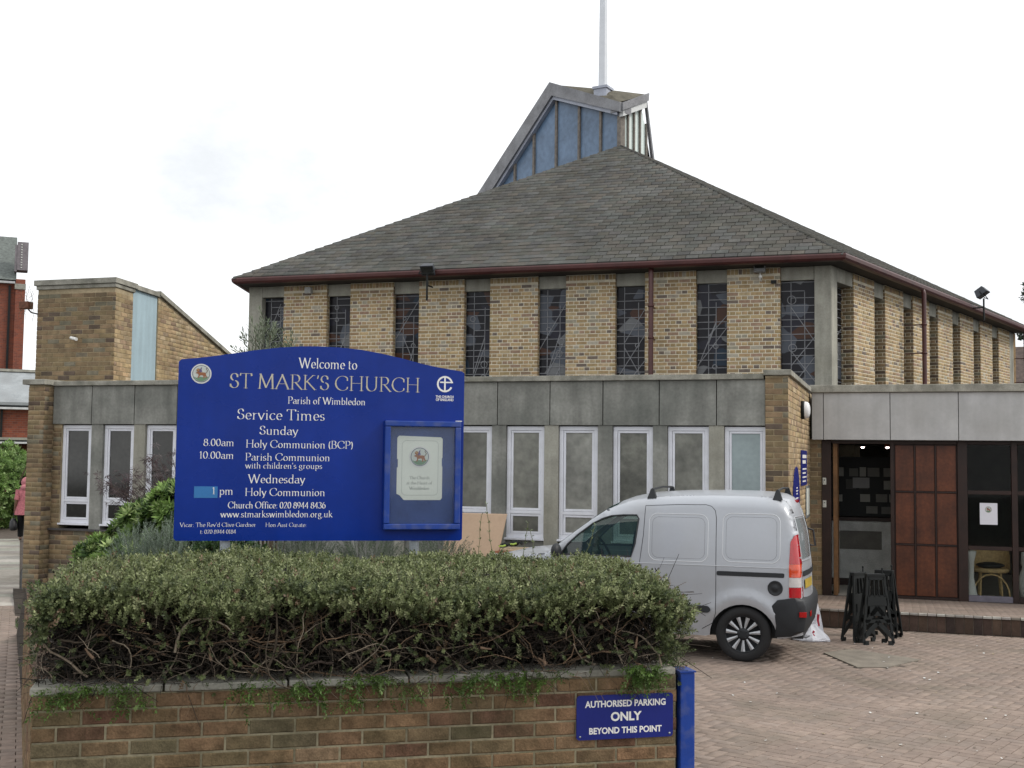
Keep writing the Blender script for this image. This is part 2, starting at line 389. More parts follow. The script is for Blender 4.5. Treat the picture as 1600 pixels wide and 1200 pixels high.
# ================================================================== GROUND
def gz(x, y):
    if y < 13.5: return 0.0
    if y < 16.5: return -0.09 * (y - 13.5) / 3.0
    if y < 30: return -0.09 - 0.19 * (y - 16.5) / 13.5
    return -0.28
ys = [-40, 2, 13.5, 16.5, 30, 60, 900]
g = MB(); xs = [-900, -40, -10, 10, 60, 900]
V = [(x, y, gz(x, y) - 0.030) for y in ys for x in xs]
g.add(V, [(j*6+i, j*6+i+1, (j+1)*6+i+1, (j+1)*6+i) for j in range(len(ys)-1) for i in range(5)])
M_asph = mat('tarmac', (0.055, 0.055, 0.055), rough=0.95, var=0.2, bump=0.5, bs=90)
ground = g.build('ground', M_asph, kind='structure')

# herringbone forecourt of clay pavers on a sand bed
fc = MB(); V = []; yy = [3.0, 13.5, 16.5, 19.0]
V = [(x, y, gz(x, y) - 0.006) for y in yy for x in (-4.7, 14.0)]
fc.add(V, [(j*2, j*2+1, j*2+3, j*2+2) for j in range(3)])
forecourt = fc.build('forecourt', M_joint, kind='structure'); tag(forecourt, 'brick paved forecourt of reddish herringbone blocks', None)
PV = Pieces('paving_block', 'far_paving_blocks', M_block, 0.004)
def paver(P, x, y, ang, L_=0.2, W_=0.1, pal=PAL_P, th=0.02, vis=True, zf=gz, gap=0.005):
    u = Vector((math.cos(ang), math.sin(ang), 0)); w = Vector((-math.sin(ang), math.cos(ang), 0))
    sl = (zf(x, y + 0.1) - zf(x, y - 0.1)) / 0.2
    B = Matrix((u, Vector((0, 0, -1)), w)).transposed()      # piece -y (its front) looks up
    tilt = Matrix.Rotation(math.atan(sl) + random.uniform(-0.004, 0.004), 3, 'X') @ Matrix.Rotation(random.uniform(-0.004, 0.004), 3, 'Y')
    P.add((x, y, zf(x, y) - th + random.uniform(-0.001, 0.001)), tilt @ B, (L_ - gap, th, W_ - gap), random.choice(pal), vis)
patch = [(-0.78, 13.70), (-0.50, 14.20), (0.24, 13.62), (-0.10, 12.95), (-0.40, 12.86)]
def inpoly(x, y, P):
    c = False
    for i in range(len(P)):
        x1, y1 = P[i]; x2, y2 = P[i-1]
        if (y1 > y) != (y2 > y) and x < (x2-x1)*(y-y1)/(y2-y1)+x1: c = not c
    return c
def on_block(x, y):
    return -4.6 < x < 9.0 and 5.3 < y < 16.45
# 90 degree herringbone, turned 20 degrees like the photo's zigzag rows
th0 = math.radians(70)
bed_poly = [(-3.96, 4.70), (-1.10, 6.45), (-3.2, 10.6), (-4.5, 12.2), (-13.3, 15.6)]
for i in range(-190, 210):
    for j in range(-190, 210):
        md = (i - j) % 4
        if md == 0: cx_, cy_, an = (i + 1) * 0.1, (j + 0.5) * 0.1, 0.0
        elif md == 3: cx_, cy_, an = (i + 0.5) * 0.1, (j + 1) * 0.1, math.pi/2
        else: continue
        X_ = cx_*math.cos(th0) - cy_*math.sin(th0); Y_ = 10.0 + cx_*math.sin(th0) + cy_*math.cos(th0)
        if not on_block(X_, Y_) or inpoly(X_, Y_, bed_poly) or inpoly(X_, Y_, patch): continue
        px = (X_*r0.x + Y_*r0.y) / (X_*fw0.x + Y_*fw0.y)
        if px > 1.0 or px < -0.25: continue
        vis = 0.19 < px < 0.44 and Y_ > 8.4
        paver(PV, X_, Y_, th0 + an, vis=vis)
PV.finish(forecourt)
rp = MB(); rp.hprism(patch, -0.03, lambda x, y: gz(x, y) + 0.009)
M_cem = mat('cement_repair', (0.20, 0.175, 0.142), rough=0.95, var=0.2, vs=6, bump=0.5, bs=70)
rp.build('repair_patch', M_cem, forecourt, label='grey cement repair patch in the block paving')

# garden path left of the wall
pth = MB()
PL = [(-6.5, 3.6), (-3.90, 4.70), (-13.20, 15.40), (-22.6, 27.2), (-24.0, 31), (-27.8, 31), (-15.6, 15.8)]
mbt = bmesh.new(); mbt.faces.new([mbt.verts.new((x, y, 0)) for x, y in PL])
for k in (13.5, 16.5, 20.0, 25.0, 30.0):
    bmesh.ops.bisect_plane(mbt, geom=mbt.verts[:] + mbt.edges[:] + mbt.faces[:], plane_co=(0, k, 0), plane_no=(0, 1, 0))
for v in mbt.verts: v.co.z = gz(v.co.x, v.co.y) - 0.016
me = bpy.data.meshes.new('path'); mbt.to_mesh(me); mbt.free(); me.materials.append(M_joint)
path = bpy.data.objects.new('path', me); COL.objects.link(path); WO[path] = Vector((0, 0, 0)); path['kind'] = 'structure'; tag(path, 'narrow path of blocks and pale slabs beside the church')
PP = Pieces('paving_block', 'far_path_blocks', M_block, 0.004)
pdir = Vector((-13.2 + 4.0, 15.4 - 4.6, 0)).normalized(); pan = math.atan2(pdir.y, pdir.x)
for i in range(0, 118):
    for j in range(0, 8):
        s_ = i * 0.1; w_ = -0.08 + j * 0.2 + (0.1 if i % 2 else 0)
        p = Vector((-3.96, 4.74, 0)) + pdir * s_ + Vector((-pdir.y, pdir.x, 0)) * w_
        paver(PP, p.x, p.y, pan + math.pi/2, vis=(s_ > 1.5), pal=PAL_P)
PP.finish(path, 200)
SL = Pieces('paving_slab', 'far_slabs', M_block, 0.006)
PAL_SL = palset([((0.33, 0.31, 0.27), 3), ((0.28, 0.265, 0.235), 2), ((0.37, 0.345, 0.30), 2)], 10)
for i in range(0, 38):
    for j in range(0, 4):
        s_ = 12.05 + i * 0.45; w_ = 0.3 + j * 0.6 + (0.0 if i % 2 else 0.0)
        p = Vector((-3.96, 4.74, 0)) + pdir * s_ + Vector((-pdir.y, pdir.x, 0)) * w_
        paver(SL, p.x, p.y, pan + math.pi/2, 0.6, 0.45, pal=PAL_SL, gap=0.008)
SL.finish(path, 190)

# raised planting bed behind the garden wall
bed = MB()
BP = [(-3.955, 4.86), (-1.20, 6.535), (-3.2, 10.6), (-4.5, 12.2), (-4.6, 15.2), (-13.0, 15.2)]
def bz(x, y):
    t = min(max((y - 8.6) / 2.9, 0), 1); return 0.93 - 0.92 * t + 0.02 * math.sin(x*3) * math.cos(y*4)
mbt = bmesh.new(); vs_ = [mbt.verts.new((x, y, 0)) for x, y in BP]; mbt.faces.new(vs_)
for k in range(1, 40):
    for co, no in (((-14 + k*0.35, 0, 0), (1, 0, 0)), ((0, 4 + k*0.3, 0), (0, 1, 0))):
        bmesh.ops.bisect_plane(mbt, geom=mbt.verts[:] + mbt.edges[:] + mbt.faces[:], plane_co=co, plane_no=no)
for v in mbt.verts: v.co.z = bz(v.co.x, v.co.y)
ex_ = bmesh.ops.extrude_edge_only(mbt, edges=[e for e in mbt.edges if e.is_boundary])
for v in ex_['geom']:
    if isinstance(v, bmesh.types.BMVert): v.co.z = -0.3
me = bpy.data.meshes.new('flower_bed'); mbt.to_mesh(me); mbt.free(); me.materials.append(M_soil)
bed_o = bpy.data.objects.new('flower_bed', me); COL.objects.link(bed_o); bed_o['kind'] = 'structure'

# ================================================================== MAIN CHURCH HALL (pentagonal, slate roofed)
YC = 23.22
church = thing('church', 'yellow brick church with narrow stained windows and big slate roof', 'church', (-7, 31, 0))
a18 = math.radians(18)
FF = Fr((-13.75, YC, 0), (1, 0, 0), (0, -1, 0))                      # front: a = X + 13.75
CR = Vector((-1.13, YC, 0)); dS = Vector((math.sin(a18), math.cos(a18), 0)); nS = Vector((math.cos(a18), -math.sin(a18), 0))
FS = Fr(CR, dS, nS)
CL = Vector((-13.75, YC, 0)); dL = Vector((-math.sin(a18), math.cos(a18), 0)); nL = Vector((-math.cos(a18), -math.sin(a18), 0))
FL = Fr(CL + dL * 14.4, -dL, nL)
APX = Vector((-6.23, 27.5, 9.635))
WT = 5.86       # wall top
GX0, GX1, GY = -13.75, -0.92, 22.72
# core walls (mortar plane), recessed at the windows
front_piers = [(-12.86, -11.81), (-11.24, -10.23), (-9.63, -8.61), (-8.03, -6.99), (-6.39, -5.36), (-4.75, -3.73), (-3.12, -2.10)]
side_piers = [(1.17 + 1.885*i, 2.37 + 1.885*i) for i in range(7)]
P_ch = Pieces('brick', 'brick_courses', M_brick_y, 0.003)
mc = MB()
def CF(*a):
    m_ = MB(); m_.fbox(*a); m_.build('concrete_member', M_conc_l, church, bevel=0.008)
for x0, x1 in front_piers:
    mc.fbox(FF, x0 + 13.75, x1 + 13.75, -0.40, 0.0, 0.0, WT - 0.004)
    wall_bricks(P_ch, FF, x0 + 13.75, x1 + 13.75, 3.22, WT - 0.13, PAL_Y, 'english', over=(0.002, 0.002), proud=0.003, mj=0.014, vis=(x0 > -9))
    wall_bricks(P_ch, FF, x0 + 13.75, x1 + 13.75, WT - 0.125, WT - 0.01, PAL_Y, 'stretcher', pitch=0.112, bl=0.065, over=(0.004, 0.004), vis=False)
    # returns of each pier
    Fr_ = Fr((x1, YC, 0), (0, 1, 0), (1, 0, 0))
    wall_bricks(P_ch, Fr_, 0.012, 0.13, 3.22, WT - 0.02, PAL_Y, 'english', proud=0.003, vis=False)
for t0, t1 in side_piers:
    mc.fbox(FS, t0, t1, -0.60, 0.0, 0.0, WT - 0.004)
    wall_bricks(P_ch, FS, t0, t1, 3.22, WT - 0.13, PAL_Y, 'english', over=(0.002, 0.002), proud=0.003, mj=0.014, vis=(t0 < 6))
    wall_bricks(P_ch, FS, t0, t1, WT - 0.125, WT - 0.01, PAL_Y, 'stretcher', pitch=0.112, bl=0.065, over=(0.004, 0.004), vis=False)
    Fr_ = Fr(FS.p(t0, 0, 0), nS * -1, -dS)
    wall_bricks(P_ch, Fr_, 0.012, 0.30, 3.22, WT - 0.02, PAL_W, 'english', proud=0.003, vis=False)  # shaded returns: a darker palette puts the shade into the brick colour
# left side and back in plain brick (out of view)
for s_ in range(8):
    mc.fbox(FL, 0.3 + 1.8*s_, 1.5 + 1.8*s_, -0.4, 0.0, 0.0, WT - 0.004)
mc.build('brick_pier_core', M_mortar_y, church)
# concrete frame: corner posts, head beam, dark reveal band
def winb(x): return x + 13.75
CF(FF, 0.0, winb(-13.42), -0.45, -0.02, 0.0, WT)                   # left corner post
CF(FF, winb(-1.46), winb(-1.135), -0.32, -0.02, 0.0, WT)           # right corner post
CF(FS, 0.0, 0.30, -0.30, -0.012, 0.0, WT)
CF(FF, winb(-13.42), winb(-12.865), -0.30, -0.03, 5.62, WT)
edges = [(-11.805, -11.245), (-10.225, -9.635), (-8.605, -8.035), (-6.985, -6.395), (-5.355, -4.755), (-3.725, -3.125), (-2.095, -1.465)]
for x0, x1 in edges: CF(FF, winb(x0), winb(x1), -0.30, -0.06, 5.60, WT)
CF(FS, 0.30, 1.165, -0.30, -0.02, 5.58, WT)
for i in range(6): CF(FS, side_piers[i][1] + 0.005, side_piers[i+1][0] - 0.005, -0.30, -0.04, 5.55, WT)
CF(FS, 13.69, 14.4, -0.40, -0.02, 0.0, WT)
inn = MB()   # plinth below the windows + back wall volume so nothing shows through
inn.fbox(FF, 0.1, 12.5, -0.42, -0.20, 0.0, 3.15)
inn.fbox(FS, 0.35, 14.2, -0.62, -0.31, 0.0, 3.15)
inn.build('plinth', M_conc, church)
bk = MB()
far1 = CR + dS * 14.4; far0 = CL + dL * 14.4; tip = Vector(((far0.x + far1.x)/2, far1.y + 5.0, 0))
for A_, B_ in ((far1, tip), (tip, far0)):
    Fb = Fr(A_, B_ - A_); bk.fbox(Fb, 0, (B_ - A_).length, -0.3, 0, 0, WT)
bk.build('rear_wall', mat('rear_brick', (0.27, 0.18, 0.09), rough=0.95, var=0.3, vs=10), church)
fl_ = MB(); fl_.hprism([(CL.x+0.5, YC+0.6), (CR.x-0.5, YC+0.6), (far1.x-0.6, far1.y), (far0.x+0.6, far0.y)], 0.02, 0.1)
fl_.build('floor', M_soil, church)

# stained glass lights
M_stain = bpy.data.materials.new('stained_glass'); M_stain.use_nodes = True
def stain():
    n = M_stain.node_tree.nodes; l = M_stain.node_tree.links; b = n['Principled BSDF']
    b.inputs['Roughness'].default_value = 0.2; b.inputs['Specular IOR Level'].default_value = 0.16
    geo = n.new('ShaderNodeNewGeometry')
    mp = n.new('ShaderNodeMapping'); mp.inputs['Scale'].default_value = (1.1, 1.1, 1.6); mp.inputs['Rotation'].default_value = (0, 0.7, 0.2)
    l.new(geo.outputs['Position'], mp.inputs['Vector'])
    v = n.new('ShaderNodeTexVoronoi'); v.inputs['Scale'].default_value = 2.3; l.new(mp.outputs[0], v.inputs['Vector'])
    sp = n.new('ShaderNodeSeparateColor'); l.new(v.outputs['Color'], sp.inputs[0])
    r = n.new('ShaderNodeValToRGB'); e = r.color_ramp.elements
    e[0].position = 0.0; e[0].color = (0.012, 0.012, 0.016, 1); e[1].position = 1.0; e[1].color = (0.012, 0.012, 0.014, 1)
    for pos, c in ((0.55, (0.014, 0.013, 0.016)), (0.60, (0.08, 0.09, 0.11)), (0.74, (0.02, 0.02, 0.03)), (0.82, (0.15, 0.155, 0.16)), (0.9, (0.06, 0.028, 0.018)), (0.95, (0.016, 0.03, 0.05))):  # coloured shards; the two pale greys paint in reflections on the glass
        q = e.new(pos); q.color = (*c, 1)
    r.color_ramp.interpolation = 'CONSTANT'
    l.new(sp.outputs[0], r.inputs['Fac']); l.new(r.outputs[0], b.inputs['Base Color'])
    nz = n.new('ShaderNodeTexNoise'); nz.inputs['Scale'].default_value = 4.0; l.new(geo.outputs['Position'], nz.inputs['Vector'])
    bp = n.new('ShaderNodeBump'); bp.inputs['Strength'].default_value = 0.6; bp.inputs['Distance'].default_value = 0.03
    l.new(nz.outputs['Fac'], bp.inputs['Height']); l.new(bp.outputs[0], b.inputs['Normal'])
stain()
def stained_window(F, a0, a1, b, c0, c1, seed, rich=True):
    rnd = random.Random(seed)
    w = MB(); w.fbox(F, a0, a1, b - 0.03, b, c0, c1); g = w.build('stained_window', M_stain, church)
    d = MB(); rb = 0.0085
    def bar(p, q, r=rb): d.tube([F.p(p[0], b + 0.006, p[1]), F.p(q[0], b + 0.006, q[1])], r, 4, cap=False, smooth=False)
    W_ = a1 - a0
    v1 = a0 + W_ * rnd.uniform(0.25, 0.38); v2 = a0 + W_ * rnd.uniform(0.62, 0.8)
    bar((v1, c0), (v1, c1)); bar((v2, c0), (v2, c1 - rnd.uniform(0, 0.5)))
    c = c0 + 0.1
    while c < c1:
        k = rnd.random()
        bar((a0 if k < 0.85 else v1, c), (a1 if k > 0.15 else v2, c)); c += rnd.uniform(0.12, 0.17)
    for _ in range(4 if rich else 2):
        m0 = c0 + rnd.uniform(0, (c1 - c0) * 0.6); m1 = min(c1, m0 + rnd.uniform(0.4, 1.0))
        x0_, x1_ = rnd.choice([(a0, v2), (v1, a1), (v2, v1), (a1, v1), (v1, v2), (a0, a1)])
        bar((x0_, m0), (x1_, m1))
    for _ in range(3):
        cx = rnd.choice([v1, v2]) + rnd.uniform(-0.03, 0.03); cc = c0 + rnd.uniform(0.1, c1 - c0 - 0.2); R_ = rnd.uniform(0.035, 0.085)
        d.tube([F.p(cx + R_*math.cos(t), b + 0.008, cc + R_*math.sin(t)) for t in [math.pi*k/7 for k in range(15)]], rb, 4, cap=False, smooth=False)
    d.build('leading', M_lead, g)
stained_window(FF, winb(-13.41), winb(-12.87), -0.17, 3.2, 5.615, 3)
for i, (x0, x1) in enumerate(edges): stained_window(FF, winb(x0) + 0.002, winb(x1) - 0.002, -0.14, 3.2, 5.595, 10 + i)
stained_window(FS, 0.305, 1.16, -0.26, 3.2, 5.575, 31, False)
for i in range(6): stained_window(FS, side_piers[i][1] + 0.007, side_piers[i+1][0] - 0.007, -0.26, 3.2, 5.545, 40 + i, False)
lw = MB()
for s_ in range(7): lw.fbox(FL, 1.5 + 1.8*s_, 2.1 + 1.8*s_, -0.3, -0.25, 0.0, WT)
lw.build('side_windows', M_stain, church)

# gutter, soffit
so = MB()
so.hprism([(GX0 + 0.02, GY + 0.02), (GX1 - 0.02, GY + 0.02), (GX1 + dS.x*14.6, GY + dS.y*14.6), (GX1 - 0.6 + dS.x*14.6, GY + 0.6 + dS.y*14.6), (GX1 - 0.75, YC + 0.4), (GX0 + 0.8, YC + 0.4), (GX0 - 0.0 - dS.x*14, GY + 0.6 + dS.y*14), (GX0 - dS.x*14, GY + dS.y*14)], WT + 0.005, WT + 0.03)
so.build('soffit', M_soffit, church)
gu = MB()
gl0 = Vector((GX0 - 0.02, GY - 0.02, 0)); gr0 = Vector((GX1 + 0.01, GY - 0.02, 0))
def gutter_run(A_, B_, nrm):
    d_ = (B_ - A_); n_ = nrm
    prof = [(0.0, 5.985), (0.075, 5.985), (0.085, 5.955), (0.075, 5.90), (0.045, 5.865), (0.0, 5.85), (-0.06, 5.85), (-0.06, 5.90), (-0.02, 5.90), (-0.02, 5.96), (0.0, 5.97)]
    return [A_ + n_*b + Vector((0, 0, c)) for b, c in prof], [B_ + n_*b + Vector((0, 0, c)) for b, c in prof]
def mitre(A_, dirs):   # normal scaled at a corner between two runs
    n1, n2 = dirs; m_ = (n1 + n2).normalized(); return m_ / m_.dot(n1)
nF = Vector((0, -1, 0))
secs = [(gl0 + dL*14.5, nL), (gl0, mitre(gl0, (nF, nL))), (gr0, mitre(gr0, (nF, nS))), (gr0 + dS*14.7, nS)]
prof = [(0.0, 5.985), (0.075, 5.985), (0.088, 5.955), (0.078, 5.90), (0.045, 5.865), (0.0, 5.852), (-0.05, 5.852), (-0.05, 5.985)]
V = [A_ + n_*b + Vector((0, 0, c)) for A_, n_ in secs for b, c in prof]; k = len(prof)
gu.add(V, [(i*k+j, i*k+(j+1) % k, (i+1)*k+(j+1) % k, (i+1)*k+j) for i in range(3) for j in range(k)] + [tuple(range(k)), tuple(range(4*k-1, 3*k-1, -1))])
gu.build('gutter', M_gutter, church)
def downpipe(F, a, b, c0, c1, r=0.05):
    m = MB(); m.tube([F.p(a, b - 0.25, c1 + 0.12), F.p(a, b - 0.02, c1 + 0.02), F.p(a, b, c1 - 0.08), F.p(a, b, c0)], r, 12)
    o = m.build('downpipe', M_gutter, church)
    cl = MB()
    for c in (c1 - 0.75, (c0 + c1)/2): cl.lathe(F.p(a, b, c), (0, 0, 1), [(-0.02, r), (-0.02, r + 0.012), (0.02, r + 0.012), (0.02, r)], 12); cl.fbox(F, a - 0.01, a + 0.01, 0.0, b - r + 0.01, c - 0.012, c + 0.012)
    cl.build('pipe_bracket', M_gutter, o)
downpipe(FF, -4.55 + 13.75, 0.40, 3.12, 5.87)
downpipe(FS, 4.35, 0.42, 3.12, 5.87)
downpipe(FS, 14.25, 0.30, 3.0, 5.87)

# roof planes and slates
gL = Vector((GX0 - 0.06, GY - 0.07, 5.985)); gR = Vector((GX1 + 0.05, GY - 0.07, 5.985)); gRf = gR + dS * 14.9; gLf = gL + dL * 14.9
tp = Vector(((gRf.x + gLf.x)/2, gRf.y + 4.6, 5.985))
ap2 = APX + Vector((-1.2, 2.6, 0.1))
rb_ = MB()
lo = Vector((0, 0, -0.02))
pts = [gL + lo, gR + lo, gRf + lo, tp + lo, gLf + lo, APX + lo*1.5, ap2 + lo]
rb_.add(pts, [(0, 1, 5), (1, 2, 6, 5), (2, 3, 6), (3, 4, 6), (4, 0, 5, 6)])
rb_.add([p - Vector((0, 0, 0.05)) for p in pts[:5]], [(4, 3, 2, 1, 0)])
roof = rb_.build('roof', M_underlay, church)
HIPS = []
P_sl = Pieces('slate', 'slate_courses', M_slate, 0.002)
def slates(A_, B_, T, gauge, wid, visf, cut=None):
    """triangle eave A-B, top T (or cut quad) covered with slates"""
    u = (B_ - A_).normalized(); nn = u.cross(T - A_).normalized()
    if nn.z < 0: nn = -nn
    v = nn.cross(u).normalized()
    if v.z < 0: v = -v
    H_ = (T - A_).dot(v); a_t = (T - A_).dot(u); Lw = (B_ - A_).length
    rows = int(H_ / gauge) - 1
    for r in range(rows + 1):
        h = r * gauge; f0 = a_t * h / H_; f1 = Lw - (Lw - a_t) * h / H_
        if cut:   # quad: right limit
            f0, f1 = cut(h)
        if not cut:
            g_ = gauge * 1.15; f0b = a_t * (h + g_) / H_; f1b = Lw - (Lw - a_t) * (h + g_) / H_
            for x0_, x1_, x2_ in ((f0, f0b, f0b), (f1b, f1, f1b)):
                q_ = [A_ + u*x0_ + v*h, A_ + u*x1_ + v*(h if x1_ == f1 else h), A_ + u*x2_ + v*(h + g_)]
                lift = nn * 0.023
                HIPS.append(([p + lift for p in q_[:2]] + [q_[2] + nn*0.010] + q_, random.choice(PAL_S)))
            f0, f1 = f0b, f1b
        a = f0 - (wid/2 if r % 2 else 0)
        while a < f1:
            s0 = max(a, f0); e0 = min(a + wid - 0.005, f1)
            if e0 - s0 > 0.05:
                tl = 0.055
                # each slate lies tilted on the one below; thickness shows at its lower edge
                uu = u; vv = (v * math.cos(tl) - nn * math.sin(tl) * -1.0)
                vv = (v - nn * 0.05).normalized(); n2 = uu.cross(vv)
                if n2.dot(nn) < 0: n2 = -n2
                B = Matrix((uu, -n2, vv)).transposed()
                c = A_ + u * ((s0 + e0)/2) + v * (h + gauge*0.55 + random.uniform(-0.004, 0.004)) + nn * (0.002)
                P_sl.add(c, B, (round(e0 - s0, 2), 0.021 + random.choice((0, 0, 0.004)), round(gauge * 1.12, 3)), random.choice(PAL_S), visf)
            a += wid
slates(gL, gR, APX, 0.15, 0.25, True)
u_ = (gRf - gR).normalized(); nn_ = u_.cross(APX - gR).normalized(); vv_ = nn_.cross(u_); vv_ = vv_ if vv_.z > 0 else -vv_
hA = (APX - gR).dot(vv_); aA = (APX - gR).dot(u_); aB = (ap2 - gR).dot(u_)
slates(gR, gRf, APX, 0.15, 0.25, False, cut=lambda h: (aA * h / hA, 14.9 - (14.9 - aB) * h / hA))
P_sl.finish(roof, 300)
# hip cappings, same slate
hp = MB()
for q_, c_ in HIPS: hp.add(q_, [(0, 1, 2), (0, 3, 4, 1), (1, 4, 5, 2), (2, 5, 3, 0)], c_)
for A_ in (gL, gR):
    n_ = 46
    for i in range(n_):
        p = A_.lerp(APX, i / n_) + Vector((0, 0, 0.012)); q = A_.lerp(APX, (i + 1.15) / n_) + Vector((0, 0, 0.006))
        d_ = (q - p).normalized(); s1 = d_.cross(Vector((0, 0, 1))).normalized() * 0.08
        hp.add([p - s1 - Vector((0,0,0.045)), p + Vector((0,0,0.02)), p + s1 - Vector((0,0,0.045)), q - s1 - Vector((0,0,0.05)), q + Vector((0,0,0.005)), q + s1 - Vector((0,0,0.05))],
               [(0, 1, 4, 3), (1, 2, 5, 4), (0, 2, 1), (0, 3, 5, 2)], random.choice(PAL_S))
hp.build('hip_slates', M_slate, roof, kind='stuff')
P_ch.finish(church, 300)

# ------------------------------------------------------------------ lantern and mast on the roof
M_lt = mat('lead_flashing', (0.20, 0.20, 0.21), rough=0.55, metal=0.2, var=0.25, vs=3, bump=0.1, dirt=(0.33, 0.34, 0.36), dirt_amt=0.5, dirt_s=2)
M_lt2 = mat('pale_flashing', (0.34, 0.36, 0.42), rough=0.5, metal=0.2, var=0.15, vs=5, bump=0.1)
M_mull = mat('weathered_timber', (0.17, 0.15, 0.13), rough=0.8, var=0.3, vs=12, bump=0.2)
M_bglass = mat('blue_sky_reflection', (0.115, 0.175, 0.265), rough=0.35, var=0.25, vs=1.0, bump=0, spec=0.4)  # blue of the reflected sky put into the pane colour
M_wglass = mat('white_sky_glass', (0.70, 0.78, 0.74), rough=0.25, var=0.05, vs=1, bump=0, spec=0.5)  # white sky seen through, put into the pane colour
lan = MB()
uL = Vector((-math.cos(math.radians(30)), math.sin(math.radians(30)), 0)); uR = Vector((math.cos(math.radians(65)), math.sin(math.radians(65)), 0))
nLn = Vector((-uL.y, uL.x, 0)); nLn = nLn if nLn.y < 0 else -nLn
nRn = Vector((uR.y, -uR.x, 0))
KL = Fr((APX.x, APX.y, 0), uL, nLn); KR = Fr((APX.x, APX.y, 0), uR, nRn)
def kslope(t0, z0, t1, z1): return lambda t: z0 + (z1 - z0) * (t - t0) / (t1 - t0)
topL = kslope(0.05, 10.40, 2.28, 11.27)
sideL = kslope(2.28, 11.27, 4.70, 9.06)
capL = lambda t: topL(t) if t < 2.28 else sideL(t)
topR = kslope(0.0, 10.37, 0.88, 10.78)
sideR = kslope(0.88, 10.78, 1.24, 9.3)
capR = lambda t: topR(t) if t < 0.88 else sideR(t)
lantern = MB()
lantern.fbox(KL, -0.02, 0.10, -0.12, 0.03, 8.6, 10.38)
lantern = lantern.build('lantern_post', M_mull, church)
def glazed(F, edges_, cap, zbot, m, name, hw=0.035):
    for t0, t1 in zip(edges_[:-1], edges_[1:]):
        g = MB(); a, b = t0 + hw, t1 - hw
        ta = [a, b] if not (a < 2.28 < b) else [a, 2.28, b]
        poly = [(a, zbot), (b, zbot)] + [(t, max(cap(t) + 0.08, zbot + 0.01)) for t in reversed(ta)]
        g.prism(F, poly, -0.05, -0.03); pn = g.build(name, m, church)
        d = MB(); d.prism(F, [(t1 - hw, zbot), (t1 + hw, zbot), (t1 + hw, cap(t1 + 0.035) + 0.05), (t1 - hw, cap(t1 - 0.035) + 0.05)], -0.09, 0.02)
        d.build('mullion', M_mull, church)
glazed(KL, [0.07, 0.68, 1.42, 2.24, 3.07, 3.80, 4.45], capL, 8.6, M_bglass, 'lantern_pane')
glazed(KR, [0.04, 0.28, 0.52, 0.76, 1.02], capR, 8.9, M_wglass, 'lantern_pane', 0.022)
# sloping lead fascia boards: broad boards above the glazing and down the raked sides
fa = MB()
def band(F, p, q, w0, w1, b0, b1, mb):   # band between lower line p-q and upper line (offset up by w)
    mb.prism(F, [p, q, (q[0] + w1[0], q[1] + w1[1]), (p[0] + w0[0], p[1] + w0[1])], b0, b1)
band(KL, (-0.10, 10.42), (2.27, 11.34), (0, 0.24), (0.08, 0.37), -0.25, 0.16, fa)
band(KL, (2.27, 11.34), (4.85, 9.0), (0.08, 0.37), (0.36, 0.20), -0.25, 0.158, fa)
fa.build('lantern_fascia', M_lt, church)
fb = MB()
band(KL, (0.04, 10.38), (2.265, 11.25), (0, 0.10), (0.0, 0.10), -0.02, 0.10, fb)
band(KL, (2.265, 11.25), (4.7, 9.03), (0.0, 0.10), (0.10, 0.08), -0.02, 0.098, fb)
fb.build('lantern_trim', M_lt2, church)
fc_ = MB()
band(KR, (-0.10, 10.46), (0.93, 10.93), (0, 0.19), (0.02, 0.20), -0.25, 0.14, fc_)
band(KR, (0.98, 10.95), (1.31, 9.3), (0.0, 0.17), (0.05, 0.1), -0.05, 0.03, fc_)
fc_.build('lantern_fascia', M_lt, church)
fd = MB(); band(KR, (-0.04, 10.34), (0.90, 10.76), (0, 0.13), (0, 0.16), -0.02, 0.10, fd)
fd.build('lantern_trim', mat('silver_trim', (0.62, 0.63, 0.62), rough=0.5, var=0.05, bump=0), church)
# lantern roof
LTp = KL.p(2.36, 0.10, 11.66); RTp = KR.p(0.95, 0.08, 11.10); NTp = APX + Vector((0, -0.16, 1.03)); BTp = (LTp + RTp) / 2 + Vector((0.6, 2.0, -0.15))
SP = Vector((-6.78, 27.98, 11.22))
lr = MB(); lr.add([NTp, LTp, BTp, RTp, SP], [(0, 4, 1), (1, 4, 2), (2, 4, 3), (3, 4, 0)], random.choice(PAL_S))
lr.add([NTp - Vector((0,0,.1)), LTp - Vector((0,0,.1)), BTp - Vector((0,0,.1)), RTp - Vector((0,0,.1))], [(3, 2, 1, 0)], random.choice(PAL_S))
lr.build('lantern_roof', mat('mossy_slate', (0.11, 0.10, 0.075), rough=0.9, var=0.3, vs=5, bump=0.3), church)
lb = MB()   # back sides of the lantern
B0 = KL.p(6.3, -0.02, 7.9); B1 = KR.p(1.5, -0.02, 8.6); LT2 = KL.p(2.3, -0.05, 11.2); RT2 = KR.p(0.9, -0.05, 10.7); BT2 = BTp - Vector((0, 0, 0.2)); BB = Vector((BTp.x, BTp.y + 1.2, 8.6))
lb.add([B0, LT2, BT2, BB, B1, RT2], [(0, 3, 2, 1), (3, 4, 5, 2)])
lb.build('lantern_back', M_lt, church)
sp = MB()
Fsp = Fr((-6.78, 27.9, 0), (math.cos(math.radians(-12)), math.sin(math.radians(-12)), 0))
sp.fbox(Fsp, -0.17, 0.17, -0.17, 0.17, 10.95, 11.17); sp.fbox(Fsp, -0.20, 0.20, -0.20, 0.20, 11.17, 11.23)
col_ = sp.build('mast_collar', M_lt2, church)
ms = MB()
P_ = [Fsp.p(s*w, t*w, z) for z, w in ((11.2, 0.085), (17.5, 0.045)) for s, t in ((-1, 1), (1, 1), (1, -1), (-1, -1))]
